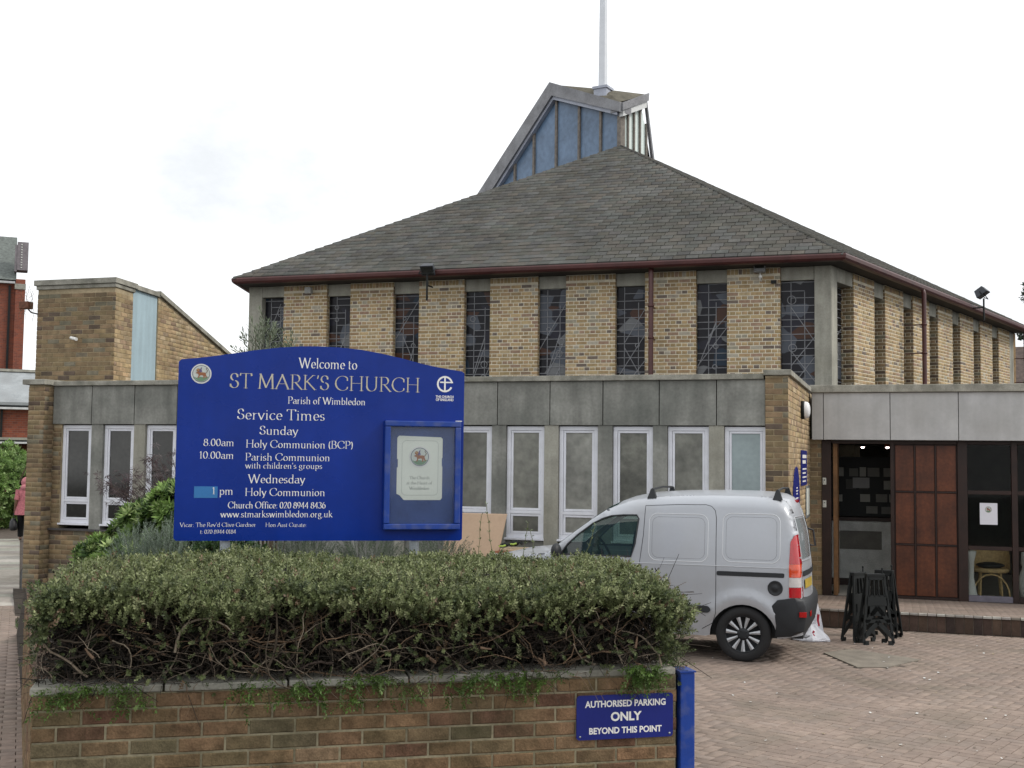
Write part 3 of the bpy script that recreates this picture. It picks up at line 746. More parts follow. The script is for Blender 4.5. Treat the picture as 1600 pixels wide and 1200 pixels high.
ms.add(P_, [(0, 1, 5, 4), (1, 2, 6, 5), (2, 3, 7, 6), (3, 0, 4, 7), (4, 5, 6, 7)])
ms.build('mast', mat('silver_mast', (0.62, 0.64, 0.67), rough=0.4, metal=0.1, var=0.05, bump=0), church)

# ================================================================== WING (low flat-roofed hall)
YW = 15.6
wing = thing('church_hall', 'low grey concrete panelled hall with white windows in front of church', 'church hall', (-7, 17, 0))
FW = Fr((-13.16, YW, 0), (1, 0, 0), (0, -1, 0))
def wa(x): return x + 13.16
XL, XR = -12.70, -1.60
# upper concrete panels
joints = [-12.70, -11.974, -11.193, -10.43, -9.68, -8.93, -8.18, -7.43, -6.72, -6.02, -5.27, -4.51, -3.765, -2.995, -2.235, -1.60]
for a, b in zip(joints[:-1], joints[1:]):
    m = MB(); m.fbox(FW, wa(a) + 0.006, wa(b) - 0.006, -0.14, random.uniform(-0.002, 0.002), 2.57, 3.17); m.build('concrete_panel', M_conc, wing, bevel=0.004)
cp = MB(); cp.fbox(FW, wa(XL), wa(XR) - 0.02, -0.30, 0.05, 3.172, 3.245); cp.build('coping', M_cope, wing, bevel=0.008)
bk = MB(); bk.fbox(FW, wa(-13.0), wa(-1.35), -0.30, -0.15, 2.45, 3.17)
bk.fbox(FW, wa(-12.8), wa(-1.5), -0.35, -0.10, 0.0, 0.92)
bk.build('backing_wall', M_conc, wing)
# windows
win_x = [-5.90 + 0.755*i for i in range(6)]
win_x = [-12.54, -11.76, -10.99] + [-10.22 + 0.715*i for i in range(6)] + [-5.90, -5.14, -4.385, -3.63, -2.885, -2.135]
def pvc_window(F, a, w, z0, z1, glass, b=-0.06, name='window'):
    d = MB(); f = 0.055
    d.fbox(F, a, a + w, b - 0.06, b, z0, z0 + f); d.fbox(F, a, a + w, b - 0.06, b, z1 - f, z1)
    d.fbox(F, a, a + f, b - 0.06, b - 0.0005, z0 + f, z1 - f); d.fbox(F, a + w - f, a + w, b - 0.06, b - 0.0005, z0 + f, z1 - f)
    zt = z0 + 0.33
    d.fbox(F, a + f, a + w - f, b - 0.055, b - 0.002, zt, zt + 0.045)
    # sash frames
    for c0, c1 in ((z0 + f, zt), (zt + 0.045, z1 - f)):
        s_ = 0.034
        d.fbox(F, a + f + 0.003, a + w - f - 0.003, b - 0.05, b - 0.012, c0 + 0.003, c0 + s_); d.fbox(F, a + f + 0.003, a + w - f - 0.003, b - 0.05, b - 0.012, c1 - s_, c1 - 0.003)
        d.fbox(F, a + f + 0.003, a + f + s_, b - 0.05, b - 0.0125, c0 + s_, c1 - s_); d.fbox(F, a + w - f - s_, a + w - f - 0.003, b - 0.05, b - 0.0125, c0 + s_, c1 - s_)
    d.fbox(F, a - 0.015, a + w + 0.01, b - 0.05, b + 0.055, z0 - 0.03, z0 - 0.001)
    o = d.build(name, M_pvc, wing, bevel=0.004)
    for c0, c1 in ((z0 + f + 0.034, zt - 0.034), (zt + 0.045 + 0.034, z1 - f - 0.034)):
        g = MB(); g.fbox(F, a + f + 0.03, a + w - f - 0.03, b - 0.038, b - 0.030, c0 - 0.004, c1 + 0.004); g.build('pane', glass, o)
for i, x in enumerate(win_x):
    g = M_dkglass if i in (0, 1, 2) else (M_obsc_b if i == len(win_x) - 1 else (M_obsc, M_obsc_3, M_obsc, M_obsc_2, M_obsc)[(i * 3) % 5])
    pvc_window(FW, wa(x), 0.545 if x > -11 else 0.56, 1.02, 2.555, g)
pl = MB()
allx = [-12.70] + win_x + [-1.60]
ends = []
pil = [(-11.98, -11.76)]
for i in range(len(win_x) - 1): 
    w_ = 0.545 if win_x[i] > -11 else 0.56
    m = MB(); m.fbox(FW, wa(win_x[i] + w_) + 0.004, wa(win_x[i+1]) - 0.004, -0.16, -0.015, 0.28, 2.60 - 0.03); m.build('pilaster', M_conc_l if i % 3 == 1 else M_conc, wing, bevel=0.005)
m = MB(); m.fbox(FW, wa(-12.70) + 0.0, wa(-12.54) - 0.004, -0.16, -0.03, 0.937, 2.565); m.build('pilaster_core', M_mortar_w, wing)
JAMB = Fr((-12.70, YW + 0.03, 0), (1, 0, 0), (0, -1, 0))
for x in win_x[3:]:
    m = MB(); m.fbox(FW, wa(x), wa(x) + 0.545, -0.14, -0.05, 0.2, 0.985); m.build('apron_panel', M_conc, wing)
# dark strip under the panels: their shadow line built as a strip
hd = MB(); hd.fbox(FW, wa(-12.6), wa(-1.61), -0.15, -0.09, 2.556, 2.569); hd.build('head_shadow_strip', M_soffit, wing)
# brick piers and plinth
P_w = Pieces('brick', 'brick_courses', M_brick, 0.003)
def pier(P, x0, x1, y, yb, z0, z1, pal, m, parent, sides=True, vis=True, bond='stretcher'):
    Fp = Fr((x0, y, 0), (1, 0, 0), (0, -1, 0)); c = MB(); c.box(x0, x1, y, yb, z0, z1); c.build('pier_core', m, parent)
    wall_bricks(P, Fp, 0, x1 - x0, z0, z1 - 0.003, pal, bond, over=(0.005, 0.005), vis=vis)
    if sides:
        Fr2 = Fr((x1, y, 0), (0, 1, 0), (1, 0, 0)); wall_bricks(P, Fr2, 0.002, yb - y, z0, z1 - 0.003, pal, bond, vis=vis)
pier(P_w, -13.0, -12.71, 15.40, 15.75, 0.0, 3.18, PAL_W, M_mortar_w, wing)
Fp2 = Fr((-13.0, 15.4, 0), (0, -1, 0), (-1, 0, 0)); 
lf = MB(); lf.box(-12.985, -12.90, 15.80, 23.0, 0, 3.1); lf.build('side_wall', M_mortar_w, wing)
pc = MB(); pc.box(-13.08, -12.66, 15.33, 15.9, 3.182, 3.265); pc.build('coping', M_cope, wing, bevel=0.008)
# brick plinth below the left windows with dark tile sill
pm = MB(); pm.fbox(FW, wa(-12.70), wa(-10.3), -0.09, -0.02, 0.0, 0.90); pm.build('plinth_core', M_mortar_w, wing)
wall_bricks(P_w, JAMB, 0.005, 0.155, 0.94, 2.56, PAL_W)
Fpl = Fr((-12.70, YW + 0.02, 0), (1, 0, 0), (0, -1, 0)); wall_bricks(P_w, Fpl, 0, 2.4, 0.225, 0.90, PAL_W)
tl_ = MB()
for i in range(8): tl_.fbox(FW, wa(-12.70) + 0.3*i + 0.002, wa(-12.70) + 0.3*i + 0.298, -0.08, 0.04, 0.905, 0.935)
tl_.build('tile_sill', mat('dark_tile', (0.06, 0.055, 0.055), rough=0.6), wing, bevel=0.003)
# right pier and return wall
YD = 19.6
rc = MB(); rc.box(-1.60, -1.315, 15.56, YD + 0.5, 0.0, 3.215); rc.build('return_wall_core', M_mortar_w, wing)
FP3 = Fr((-1.60, 15.56, 0), (1, 0, 0), (0, -1, 0)); wall_bricks(P_w, FP3, 0, 0.285, -0.03, 3.205, PAL_W, over=(0.0, 0.005), vis=True)
FR = Fr((-1.315, 15.56, 0), (0, 1, 0), (1, 0, 0)); wall_bricks(P_w, FR, 0.002, YD - 15.56, -0.03, 3.205, PAL_W_LIT, proud=0.006, vis=True)
rc = MB(); rc.box(-1.62, -1.27, 15.50, 19.36, 3.218, 3.29); rc.build('coping', M_cope, wing, bevel=0.008)
P_w.finish(wing, 300)
# flat roof
fr_ = MB(); fr_.box(-12.99, -1.62, YW + 0.31, YC - 0.02, 3.0, 3.08); fr_.build('flat_roof', M_asph, wing)
fr_ = MB(); fr_.box(-12.95, -1.7, YW + 0.45, YC - 0.5, 0.02, 0.06); fr_.build('floor', M_soil, wing)

# ================================================================== STAIR TOWER at the left
tower = thing('stair_tower', 'square brown brick tower stub with raking wall behind hall roof', 'tower', (-12.6, 17, 0))
P_t = Pieces('brick', 'brick_courses', M_brick, 0.003)
TX0, TX1, TY = -13.48, -11.975, 16.10
a11 = math.radians(-11); dT = Vector((math.sin(a11), math.cos(a11), 0)); nT = Vector((math.cos(a11), -math.sin(a11), 0))
TC = Vector((TX1, TY, 0)); FT = Fr((TX0, TY, 0), (1, 0, 0), (0, -1, 0)); FTs = Fr(TC, dT, nT)
tc = MB(); tc.hprism([(TX0, TY), (TX1, TY), (TX1 + dT.x*0.65, TY + dT.y*0.65), (TX1 + dT.x*0.65 - 0.25, TY + dT.y*0.65), (TX1 + dT.x*1.7 - 0.25, TY + dT.y*1.7), (TX0 + dT.x*1.7, TY + 1.7)], 2.9, 4.80)
tc.build('tower_core', M_mortar_w, tower)
wall_bricks(P_t, FT, 0, TX1 - TX0, 3.0, 4.79, PAL_W, over=(0.005, 0.005)); wall_bricks(P_t, FTs, 0.002, 0.645, 3.0, 4.79, PAL_W_LIT)
cc = MB(); cc.hprism([(TX0 - 0.05, TY - 0.06), (TX1 + 0.05, TY - 0.06), (TX1 + 0.06 + dT.x*0.72, TY + dT.y*0.72), (TX0 - 0.05 + dT.x*1.75, TY + 1.75)], 4.865, 4.955)
cc.hprism([(TX0 - 0.02, TY - 0.03), (TX1 + 0.025, TY - 0.03), (TX1 + 0.03 + dT.x*0.68, TY + dT.y*0.68), (TX0 - 0.02 + dT.x*1.72, TY + 1.72)], 4.80, 4.863)
cc.build('coping', M_cope, tower, bevel=0.006)
pn = MB(); pn.fbox(FTs, 0.66, 1.655, -0.05, -0.02, 3.0, 4.86); pn.build('blue_panel', mat('pale_blue_panel', (0.36, 0.47, 0.52), rough=0.6, var=0.06, vs=2, streak=0.12, bump=0.03), tower)
pt = MB(); pt.fbox(FTs, 0.65, 1.72, -0.22, 0.03, 4.865, 4.945); pt.build('coping', M_cope, tower, bevel=0.005)
rk = MB(); rtop = lambda t: 4.93 - (t - 1.72) * (4.93 - 4.14) / (5.30 - 1.72)
rk.prism(FTs, [(1.66, 2.9), (6.6, 2.9), (6.6, rtop(6.6) - 0.06), (1.66, rtop(1.66) - 0.06)], -0.25, 0.0); rk.build('raking_wall_core', M_mortar_w, tower)
wall_bricks(P_t, FTs, 1.665, 6.6, 3.0, 4.9, PAL_W_LIT, top=lambda a: rtop(a) - 0.055)
rk = MB(); rk.prism(FTs, [(1.64, rtop(1.64) - 0.055), (6.65, rtop(6.65) - 0.055), (6.65, rtop(6.65) + 0.02), (1.64, rtop(1.64) + 0.02)], -0.28, 0.05); rk.build('coping', M_cope, tower, bevel=0.005)
P_t.finish(tower, 260)
# small fittings on the tower
sl = thing('wall_lamp', 'small rusty lamp on bracket with trailing ivy at tower edge', 'lamp', (-13.5, 16.0, 4.5))
m = MB(); m.box(-13.74, -13.56, 15.95, 16.09, 4.48, 4.60); m.build('housing', mat('rusty_steel', (0.14, 0.06, 0.035), rough=0.8, var=0.4, vs=20), sl, bevel=0.01)
m = MB(); m.tube([(-13.6, 16.02, 4.47), (-13.55, 16.03, 4.42), (-13.47, 16.09, 4.40)], 0.012, 6); m.build('bracket', M_black, sl)
m = MB()
for k in range(16):
    x = -13.72 + random.random()*0.28; z = 4.45 + random.random()*0.45
    pts = [(x, 15.98, z)]
    for q in range(5): pts.append((pts[-1][0] + random.uniform(-0.03, 0.03), 15.98 + random.uniform(-0.02, 0.02), pts[-1][2] - random.uniform(0.02, 0.07)))
    m.tube(pts, 0.0035, 3, (0.12, 0.10, 0.07), cap=False)
m.build('dry_tendrils', M_twig, sl, kind='stuff')
tk = thing('security_camera', 'short white bullet camera on the brown tower face', 'camera', (-12.7, 16.0, 4.0))
m = MB(); m.lathe((-12.72, 16.09, 3.98), (0, -1, 0), [(0, 0.0), (0, 0.03), (0.02, 0.03), (0.02, 0.0)], 12); m.tube([(-12.72, 16.07, 3.98), (-12.72, 16.02, 3.965)], 0.012, 6); m.build('mount', M_black, tk)
m = MB(); m.tube([(-12.74, 16.02, 3.985), (-12.58, 15.95, 3.95)], 0.026, 10); m.build('barrel', M_white_l, tk)

# ================================================================== PORCH on the right
YF = 19.4
porch = thing('entrance_porch', 'flat-roofed entrance with light grey fascia and dark timber screen', 'porch', (1, 19, 0))
FP = Fr((-1.27, YF, 0), (1, 0, 0), (0, -1, 0))
def pa(x): return x + 1.27
for a, b in ((-1.27, -1.09), (-1.09, -0.08), (-0.08, 0.92), (0.92, 1.93), (1.93, 2.94), (2.94, 3.95), (3.95, 5.0)):
    m = MB(); m.fbox(FP, pa(a) + 0.005, pa(b) - 0.005, -0.06, random.uniform(-0.001, 0.002), 2.46, 3.20); m.build('fascia_panel', M_fascia, porch, bevel=0.003)
m = MB(); m.fbox(FP, -0.03, 6.27, -0.28, 0.05, 3.205, 3.325); m.build('coping', M_cope, porch, bevel=0.01)
m = MB(); m.box(-1.27, 5.0, YF + 0.062, 27, 3.05, 3.2); m.box(-1.27, 5.0, YF + 0.062, YD + 0.3, 2.47, 3.05); m.build('flat_roof', M_soffit, porch)
m = MB(); m.box(-1.27, 5.0, YD + 0.02, 24.5, 2.440, 2.468); m.build('ceiling', mat('dim_ceiling', (0.30, 0.28, 0.25), rough=0.9), porch)
# timber screen
FD = Fr((0, YD, 0), (1, 0, 0), (0, -1, 0))
tb = [(-1.13, -0.99, 0.04), (-0.97, -0.92, 0.0)]
def timber(name, a0, a1, b0, b1, c0, c1, m_=M_wood_d, bev=0.004, par=None):
    m = MB(); m.fbox(FD, a0, a1, b0, b1, c0, c1); return m.build(name, m_, par or porch, bevel=bev)
timber('post', -1.13, -0.985, -0.10, 0.02, -0.02, 2.455)
timber('door_edge', -0.955, -0.89, -0.55, 0.00, 0.0, 2.43, M_wood_l)
timber('post', -0.085, -0.03, -0.10, 0.02, -0.02, 2.455)
timber('post', 0.905, 1.045, -0.10, 0.03, -0.02, 2.455)
timber('post', 1.675, 1.76, -0.10, 0.03, -0.02, 2.455); timber('post', 2.40, 2.50, -0.10, 0.03, -0.02, 2.455); timber('post', 3.4, 3.5, -0.10, 0.03, -0.02, 2.455)
timber('head_rail', -0.97, 0.90, -0.08, 0.012, 2.40, 2.45); timber('head_rail', 1.05, 3.4, -0.08, 0.012, 2.40, 2.45)
xs3 = [-0.025, 0.28, 0.585, 0.90]; zs3 = [0.03, 0.835, 1.655, 2.395]
timber('panel_backing', -0.03, 0.905, -0.07, -0.03, 0.0, 2.40)
for i in range(3):
    for j in range(3):
        timber('door_panel', xs3[i] + 0.016, xs3[i+1] - 0.016, -0.04, -0.012 + random.uniform(-0.002, 0.002), zs3[j] + 0.016, zs3[j+1] - 0.016, M_wood, 0.004)
for i in (1, 2): timber('stile', xs3[i] - 0.012, xs3[i] + 0.012, -0.03, 0.004, 0.03, 2.395, M_wood_d, 0.003)
for j in (1, 2):
    for i in range(3): timber('rail', xs3[i] + 0.013, xs3[i+1] - 0.013, -0.03, 0.003, zs3[j] - 0.011, zs3[j] + 0.011, M_wood_d, 0.003)
timber('bottom_rail', -0.03, 0.905, -0.06, 0.014, -0.01, 0.028)
M_pg = glass_mat('screen_glass', (0.92, 0.94, 0.93), 0.03, 0.06, ior=1.22)
for a0, a1 in ((1.045, 1.675), (1.76, 2.40), (2.50, 3.4)):
    for c in (0.815, 1.665): timber('transom', a0 + 0.001, a1 - 0.001, -0.08, 0.016, c - 0.03, c + 0.03)
    timber('sill', a0 + 0.001, a1 - 0.001, -0.08, 0.02, 0.0, 0.09, mat('grey_sill_%d' % int(a0*10), (0.14, 0.13, 0.16), rough=0.6) if a0 < 1.1 else M_wood_d)
    for c0, c1 in ((0.09, 0.785), (0.845, 1.635), (1.695, 2.40)):
        timber('screen_pane', a0 + 0.001, a1 - 0.001, -0.045, -0.039, c0, c1, M_pg, 0)
m = MB(); m.box(3.5, 6.5, YD - 0.02, YD + 0.2, 0, 2.45); m.build('end_wall', M_wood_d, porch)
# brick strip between return wall and post
P_p = Pieces('brick', 'brick_courses', M_brick, 0.003)
m = MB(); m.box(-1.312, -1.132, YD - 0.0, YD + 0.3, -0.02, 2.47); m.build('reveal_core', M_mortar_w, porch)
wall_bricks(P_p, Fr((-1.305, YD, 0), (1, 0, 0), (0, -1, 0)), 0, 0.17, 0.0, 2.45, PAL_W)
# step: slab with soldier bricks
zst = lambda x, y: 0.15 - 0.15 * min(max((y - 16.5) / 3.0, 0), 1)
m = MB(); m.hprism([(-1.30, 16.52), (7.0, 16.52), (7.0, YD + 0.1), (-1.30, YD + 0.1)], -0.3, lambda x, y: zst(x, y) - 0.008); m.build('step_core', M_joint, porch)
FSt = Fr((-1.30, 16.52, 0), (1, 0, 0), (0, -1, 0))
PAL_ST = palset([((0.075, 0.05, 0.04), 3), ((0.055, 0.04, 0.035), 3), ((0.09, 0.06, 0.045), 2)], 10)
BS = Matrix((FSt.u, -FSt.n, FSt.z)).transposed()
P_st = Pieces('step_brick', 'step_bricks', M_brick, 0.004)
i = 0
while i * 0.112 < 7.2:
    P_st.add(FSt.p(0.05 + i*0.112, -0.02, 0.021 + random.uniform(-0.003, 0.003)), BS, (0.102, 0.024 + random.uniform(0, 0.004), 0.215), random.choice(PAL_ST))
    i += 1
Bup = Matrix((Vector((1, 0, 0)), Vector((0, 0, -1)), Vector((0, 1, 0)))).transposed()
PAL_NS = palset([((0.38, 0.36, 0.33), 4), ((0.30, 0.28, 0.25), 3), ((0.20, 0.175, 0.15), 2)], 12)
for i in range(62):   # worn pale nosing
    P_st.add((-1.25 + i*0.112, 16.515, 0.123), Bup, (0.104, 0.026 + random.uniform(0, 0.003), 0.045), random.choice(PAL_NS))
st_ = tag(bpy.data.objects.new('entrance_step', None), None); COL.objects.link(st_); st_.parent = porch; WO[st_] = WO[porch].copy()
P_st.finish(st_, 200)
P_sf = Pieces('paving_block', 'far_step_blocks', M_block, 0.003)
for i in range(40):
    for j in range(29):
        x = -1.2 + i*0.2 + (0.1 if j % 2 else 0); y = 16.63 + j*0.1
        if x > 5: continue
        sl_ = -0.05; u = Vector((1, 0, 0)); w = Vector((0, 1, sl_)).normalized(); n_ = u.cross(w)
        P_sf.add((x, y, zst(x, y) - 0.018), Matrix((u, -n_, w)).transposed(), (0.196, 0.02, 0.096), random.choice(PAL_P), j < 20 and x < 2.6)
P_sf.finish(st_, 100)
P_p.finish(porch, 120)
# interior behind the screen
m = MB(); m.box(-1.3, 5.0, YD + 0.11, 25, -0.05, 0.0); m.build('floor', mat('lobby_floor', (0.34, 0.32, 0.28), rough=0.7), porch)
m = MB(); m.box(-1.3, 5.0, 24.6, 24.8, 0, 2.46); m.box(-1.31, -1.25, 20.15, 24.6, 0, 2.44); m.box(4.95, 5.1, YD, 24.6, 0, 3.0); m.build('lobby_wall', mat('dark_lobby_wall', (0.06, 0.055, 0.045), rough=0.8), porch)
FI = Fr((0, 21.3, 0), (1, 0, 0), (0, -1, 0))
m = MB(); m.fbox(FI, -1.24, 0.35, -0.5, 0.0, 0.12, 1.10); m.build('counter_front', mat('roughcast_white', (0.50, 0.51, 0.49), rough=0.95, bump=0.8, bs=60, bdist=0.02), porch)
m = MB(); m.fbox(FI, -1.24, 0.36, -0.55, 0.03, 1.10, 1.16); m.build('counter_top', M_wood_d, porch)
m = MB(); m.fbox(FI, -1.24, 0.36, -0.5, 0.012, 0.0, 0.12); m.build('skirting', M_wood_d, porch)
m = MB(); m.fbox(FI, -0.93, -0.24, 0.0, 0.015, 0.62, 0.93); m.build('grey_board', mat('grey_board', (0.13, 0.125, 0.11), rough=0.8), porch)
nb = thing('notice_board', 'dark board of pinned leaflets above the lobby counter', 'noticeboard', (-0.4, 21.6, 1.2))
m = MB(); m.fbox(FI, -1.2, 0.3, -0.32, -0.28, 1.17, 2.2); m.build('backing', M_black, nb)
rnd = random.Random(5)
for r, z in enumerate((1.22, 1.42, 1.64, 1.86)):
    x = -1.0
    while x < 0.1:
        w = rnd.uniform(0.09, 0.2); h = rnd.uniform(0.12, 0.18); k = rnd.uniform(0.06, 0.3)
        if rnd.random() < 0.8:
            m = MB(); m.fbox(FI, x, x + w, -0.28, -0.274, z, z + h, (k, k, k*0.9)); m.build('leaflet', M_print, nb)
        x += w + rnd.uniform(0.02, 0.1)
m = MB(); m.fbox(FI, -0.72, -0.44, -0.272, -0.266, 1.66, 1.84, (0.3, 0.3, 0.3)); m.build('poster', M_print, nb, label='largest pale grey leaflet')
M_spot = emit_mat('lit_spot', (1.0, 0.75, 0.72), 9.0)
for k, (x, y) in enumerate(((-0.56, 22.0), (-0.14, 22.0))):
    s_ = thing('ceiling_spotlight', ['left of two lit spotlights inside the lobby ceiling', 'right of two lit spotlights, glowing over an orange shade'][k], 'spotlight', (x, y, 2.44), 'lobby ceiling spotlights')
    m = MB(); m.lathe((x, y, 2.44), (0, 0, -1), [(0, 0.05), (0.05, 0.05), (0.06, 0.038)], 14); m.build('housing', M_black if k == 0 else mat('orange_shade', (0.35, 0.09, 0.02), rough=0.5), s_)
    m = MB(); m.ell((x, y, 2.375), (0.03, 0.03, 0.022)); m.build('bulb', M_spot, s_)
# intercom plates on the post
for k, (z, lb_) in enumerate(((1.80, 'upper white intercom plate on the dark door post'), (1.44, 'lower white intercom plate on the dark door post'))):
    m = MB(); m.fbox(FD, -1.115, -1.06, 0.021, 0.036, z - 0.055, z + 0.055); m.fbox(FD, -1.1, -1.075, 0.036, 0.042, z - 0.03, z + 0.0)
    o = m.build('intercom', mat('cream_plastic_%d' % k, (0.55, 0.55, 0.50), rough=0.4), None, bevel=0.004); tag(o, lb_, 'intercom', 'intercom plates on the door post')
    s_ = MB(); s_.fbox(FD, -1.098, -1.078, 0.0425, 0.0455, z + 0.012, z + 0.026); s_.build('button', M_black, o)
# poster on the glass
po = thing('poster', 'white paper poster taped inside the timber glass screen', 'poster', (1.35, YD - 0.0, 1.3))
m = MB(); m.fbox(FD, 1.222, 1.474, -0.038, -0.033, 1.175, 1.505); m.build('sheet', mat('white_paper', (0.74, 0.74, 0.80), rough=0.8, var=0.02, bump=0), po)

# ================================================================== GARDEN WALL
wu = Vector((math.cos(math.radians(31.55)), math.sin(math.radians(31.55)), 0)); wn_ = Vector((wu.y, -wu.x, 0))
WL = Vector((-3.935, 4.765, 0))
FG = Fr(WL, wu, wn_)
gw = thing('garden_wall', 'low brown brick garden wall with pale coping in front of hedge', 'wall', (-2.5, 5.6, 0))
P_g = Pieces('brick', 'buried_bricks', M_brick_f, 0.005)
m = MB(); m.fbox(FG, 0.0, 3.27, -0.215, 0.0, -0.02, 0.955); m.build('wall_core', M_mortar_g, gw)
wall_bricks(P_g, FG, 0.0, 3.27, 0.955 - 0.075*12, 0.955, PAL_F, over=(0.004, 0.004), mj=0.011)
pL = Vector((-13.15 + 3.935, 15.5 - 4.765, 0)).normalized(); FG2 = Fr(WL + pL*3.0, -pL, Vector((-pL.y, pL.x, 0)))
if FG2.n.dot(Vector((-1, 0, 0))) < 0: FG2.n = -FG2.n
m = MB(); m.prism(FG2, [(-6.0, -0.3), (2.985, -0.02), (2.985, 0.950), (-2.0, 0.935), (-6.0, 0.02)], -0.12, -0.008); m.build('side_wall', mat('side_brick_mix', (0.10, 0.058, 0.035), rough=0.95, var=0.4, vs=12, bump=0.6, bs=50), gw)
wall_bricks(P_g, FG2, -1.5, 2.98, 0.08, 0.93, PAL_F, mj=0.011)
a = -0.02
while a < 3.25:
    w = random.choice((0.60, 0.62, 0.61)); e = min(a + w, 3.27)
    m = MB(); m.fbox(FG, a + 0.004, e - 0.006, -0.24, 0.018 + random.uniform(-0.003, 0.003), 0.958, 0.995 + random.uniform(-0.002, 0.002)); m.build('coping_stone', M_cope, gw, bevel=0.006); a = e
P_g.finish(gw, 280)
# blue steel post at the end of the wall
bp_ = thing('steel_post', 'bright blue box steel post at the end of the garden wall', 'post', FG.p(3.35, 0, 0))
m = MB(); m.fbox(FG, 3.292, 3.375, -0.12, 0.02, -0.02, 0.965); m.build('post', M_blue_post, bp_, bevel=0.006)
m = MB(); m.fbox(FG, 3.287, 3.380, -0.125, 0.025, 0.966, 0.974); m.build('cap', M_blue_post, bp_)
m = MB(); m.fbox(FG, 3.276, 3.290, -0.10, -0.03, 0.1, 0.955); m.build('post_shade_strip', M_black, bp_)  # black strip beside the post paints in its shaded edge

# ------------------------------------------------------------------ lettering
NIB = (0.118, 0.030)
def arc(cx, cy, rx, ry, a0, a1, n=14): return [(cx + rx*math.cos(math.radians(a0 + (a1-a0)*i/n)), cy + ry*math.sin(math.radians(a0 + (a1-a0)*i/n))) for i in range(n+1)]
X = 0.60
def bowl(x0, x1, y0, y1, right=True):
    ym = (y0+y1)/2; ry = (y1-y0)/2
    return [(x0, y1)] + arc(x1-ry*0.75 if x1-ry*0.75 > x0 else x0, ym, min(ry*0.75, x1-x0), ry, 90, -90) + [(x0, y0)]
G = {}
def g(ch, w, *st, serif=()): G[ch] = (w, st, serif)
g('A', .78, [(.04,0),(.38,1)], [(.36,1),(.70,0)], [(.16,.36),(.56,.36)], serif=((.04,0,.09),(.70,0,.10)))
g('B', .64, [(.14,0),(.14,1)], bowl(.14,.50,.52,1), bowl(.14,.56,0,.52), serif=((.10,0,.08),(.10,1,.08)))
g('C', .80, arc(.46,.5,.38,.5,50,310,20), serif=())
G['C'] = (.80, (arc(.46,.5,.38,.5,48,312,20), [(.72,.86),(.72,.70)], [(.72,.14),(.73,.24)]), ())
g('D', .82, [(.14,0),(.14,1)], bowl(.14,.76,0,1), serif=((.10,0,.08),(.10,1,.08)))
g('E', .60, [(.14,0),(.14,1)], [(.14,1),(.52,1),(.53,.86)], [(.14,.52),(.44,.52)], [(.14,0),(.54,0),(.57,.16)], serif=((.08,0,.06),(.08,1,.06)))
g('G', .84, arc(.46,.5,.38,.5,50,330,20), [(.74,.06),(.74,.42)], [(.72,.86),(.72,.72)], serif=((.72,.42,.11),))
g('H', .86, [(.15,0),(.15,1)], [(.71,0),(.71,1)], [(.15,.52),(.71,.52)], serif=((.15,0,.11),(.15,1,.11),(.71,0,.11),(.71,1,.11)))
g('K', .74, [(.15,0),(.15,1)], [(.18,.5),(.58,1)], [(.26,.56),(.68,0)], serif=((.15,0,.11),(.15,1,.11),(.60,1,.10),(.70,0,.08)))
g('M', .98, [(.14,0),(.18,1)], [(.18,1),(.48,.08)], [(.48,.08),(.80,1)], [(.80,1),(.84,0)], serif=((.13,0,.09),(.84,0,.11),(.15,1,.06),(.83,1,.06)))
g('O', .88, arc(.44,.5,.37,.5,0,360,28))
g('P', .60, [(.14,0),(.14,1)], bowl(.14,.54,.44,1), serif=((.14,0,.11),(.10,1,.08)))
g('R', .68, [(.14,0),(.14,1)], bowl(.14,.52,.48,1), [(.30,.48),(.64,0)], serif=((.14,0,.11),(.10,1,.08),(.66,0,.07)))
g('S', .54, arc(.27,.755,.18,.235,35,250,12) , arc(.27,.26,.20,.25,80,-150,14), [(.42,.9),(.43,.76)], [(.08,.1),(.07,.26)])
g('T', .68, [(.34,0),(.34,1)], [(.04,.86),(.06,1),(.62,1),(.64,.86)], serif=((.34,0,.11),))
g('U', .82, [(.15,1),(.15,.34)] + arc(.41,.34,.26,.34,180,360,12) + [(.67,1)], serif=((.15,1,.11),(.67,1,.10)))
g('V', .76, [(.06,1),(.38,0)], [(.38,0),(.70,1)], serif=((.06,1,.10),(.70,1,.09)))
g('W', 1.08, [(.06,1),(.32,0)], [(.32,0),(.54,1)], [(.54,1),(.78,0)], [(.78,0),(1.02,1)], serif=((.06,1,.10),(1.02,1,.09)))
g('a', .50, [(.10,.50)] + arc(.25,.42,.14,.18,110,0,8) + [(.39,.06),(.47,.0)], arc(.23,.17,.15,.17,60,330,14), )
g('b', .56, [(.13,1),(.13,.02)], arc(.30,.30,.18,.30,140,-140,16), serif=((.09,1,.05),))
g('c', .46, arc(.27,.30,.19,.30,45,315,16))
g('d', .56, [(.43,1),(.43,0)], arc(.26,.30,.18,.30,40,320,16), serif=((.39,1,.05),(.46,0,.05)))
g('e', .48, [(.09,.32),(.42,.32)] + arc(.26,.30,.17,.30,10,315,16))
g('f', .36, [(.15,0),(.15,.78)] + arc(.29,.78,.14,.22,180,50,8), [(.04,X),(.30,X)], serif=((.15,0,.10),))
g('g', .52, arc(.23,.40,.14,.20,0,360,18), [(.34,.54),(.46,.58)], [(.13,.24),(.10,.12),(.36,.06)] + arc(.26,-.12,.18,.16,60,-200,14))
g('h', .58, [(.13,1),(.13,0)], [(.13,.46)] + arc(.29,.42,.15,.18,140,0,8) + [(.44,0)], serif=((.13,0,.09),(.44,0,.09),(.09,1,.05)))
g('i', .27, [(.13,X),(.13,0)], [(.13,.86),(.13,.83)], serif=((.13,0,.09),(.09,X,.05)))
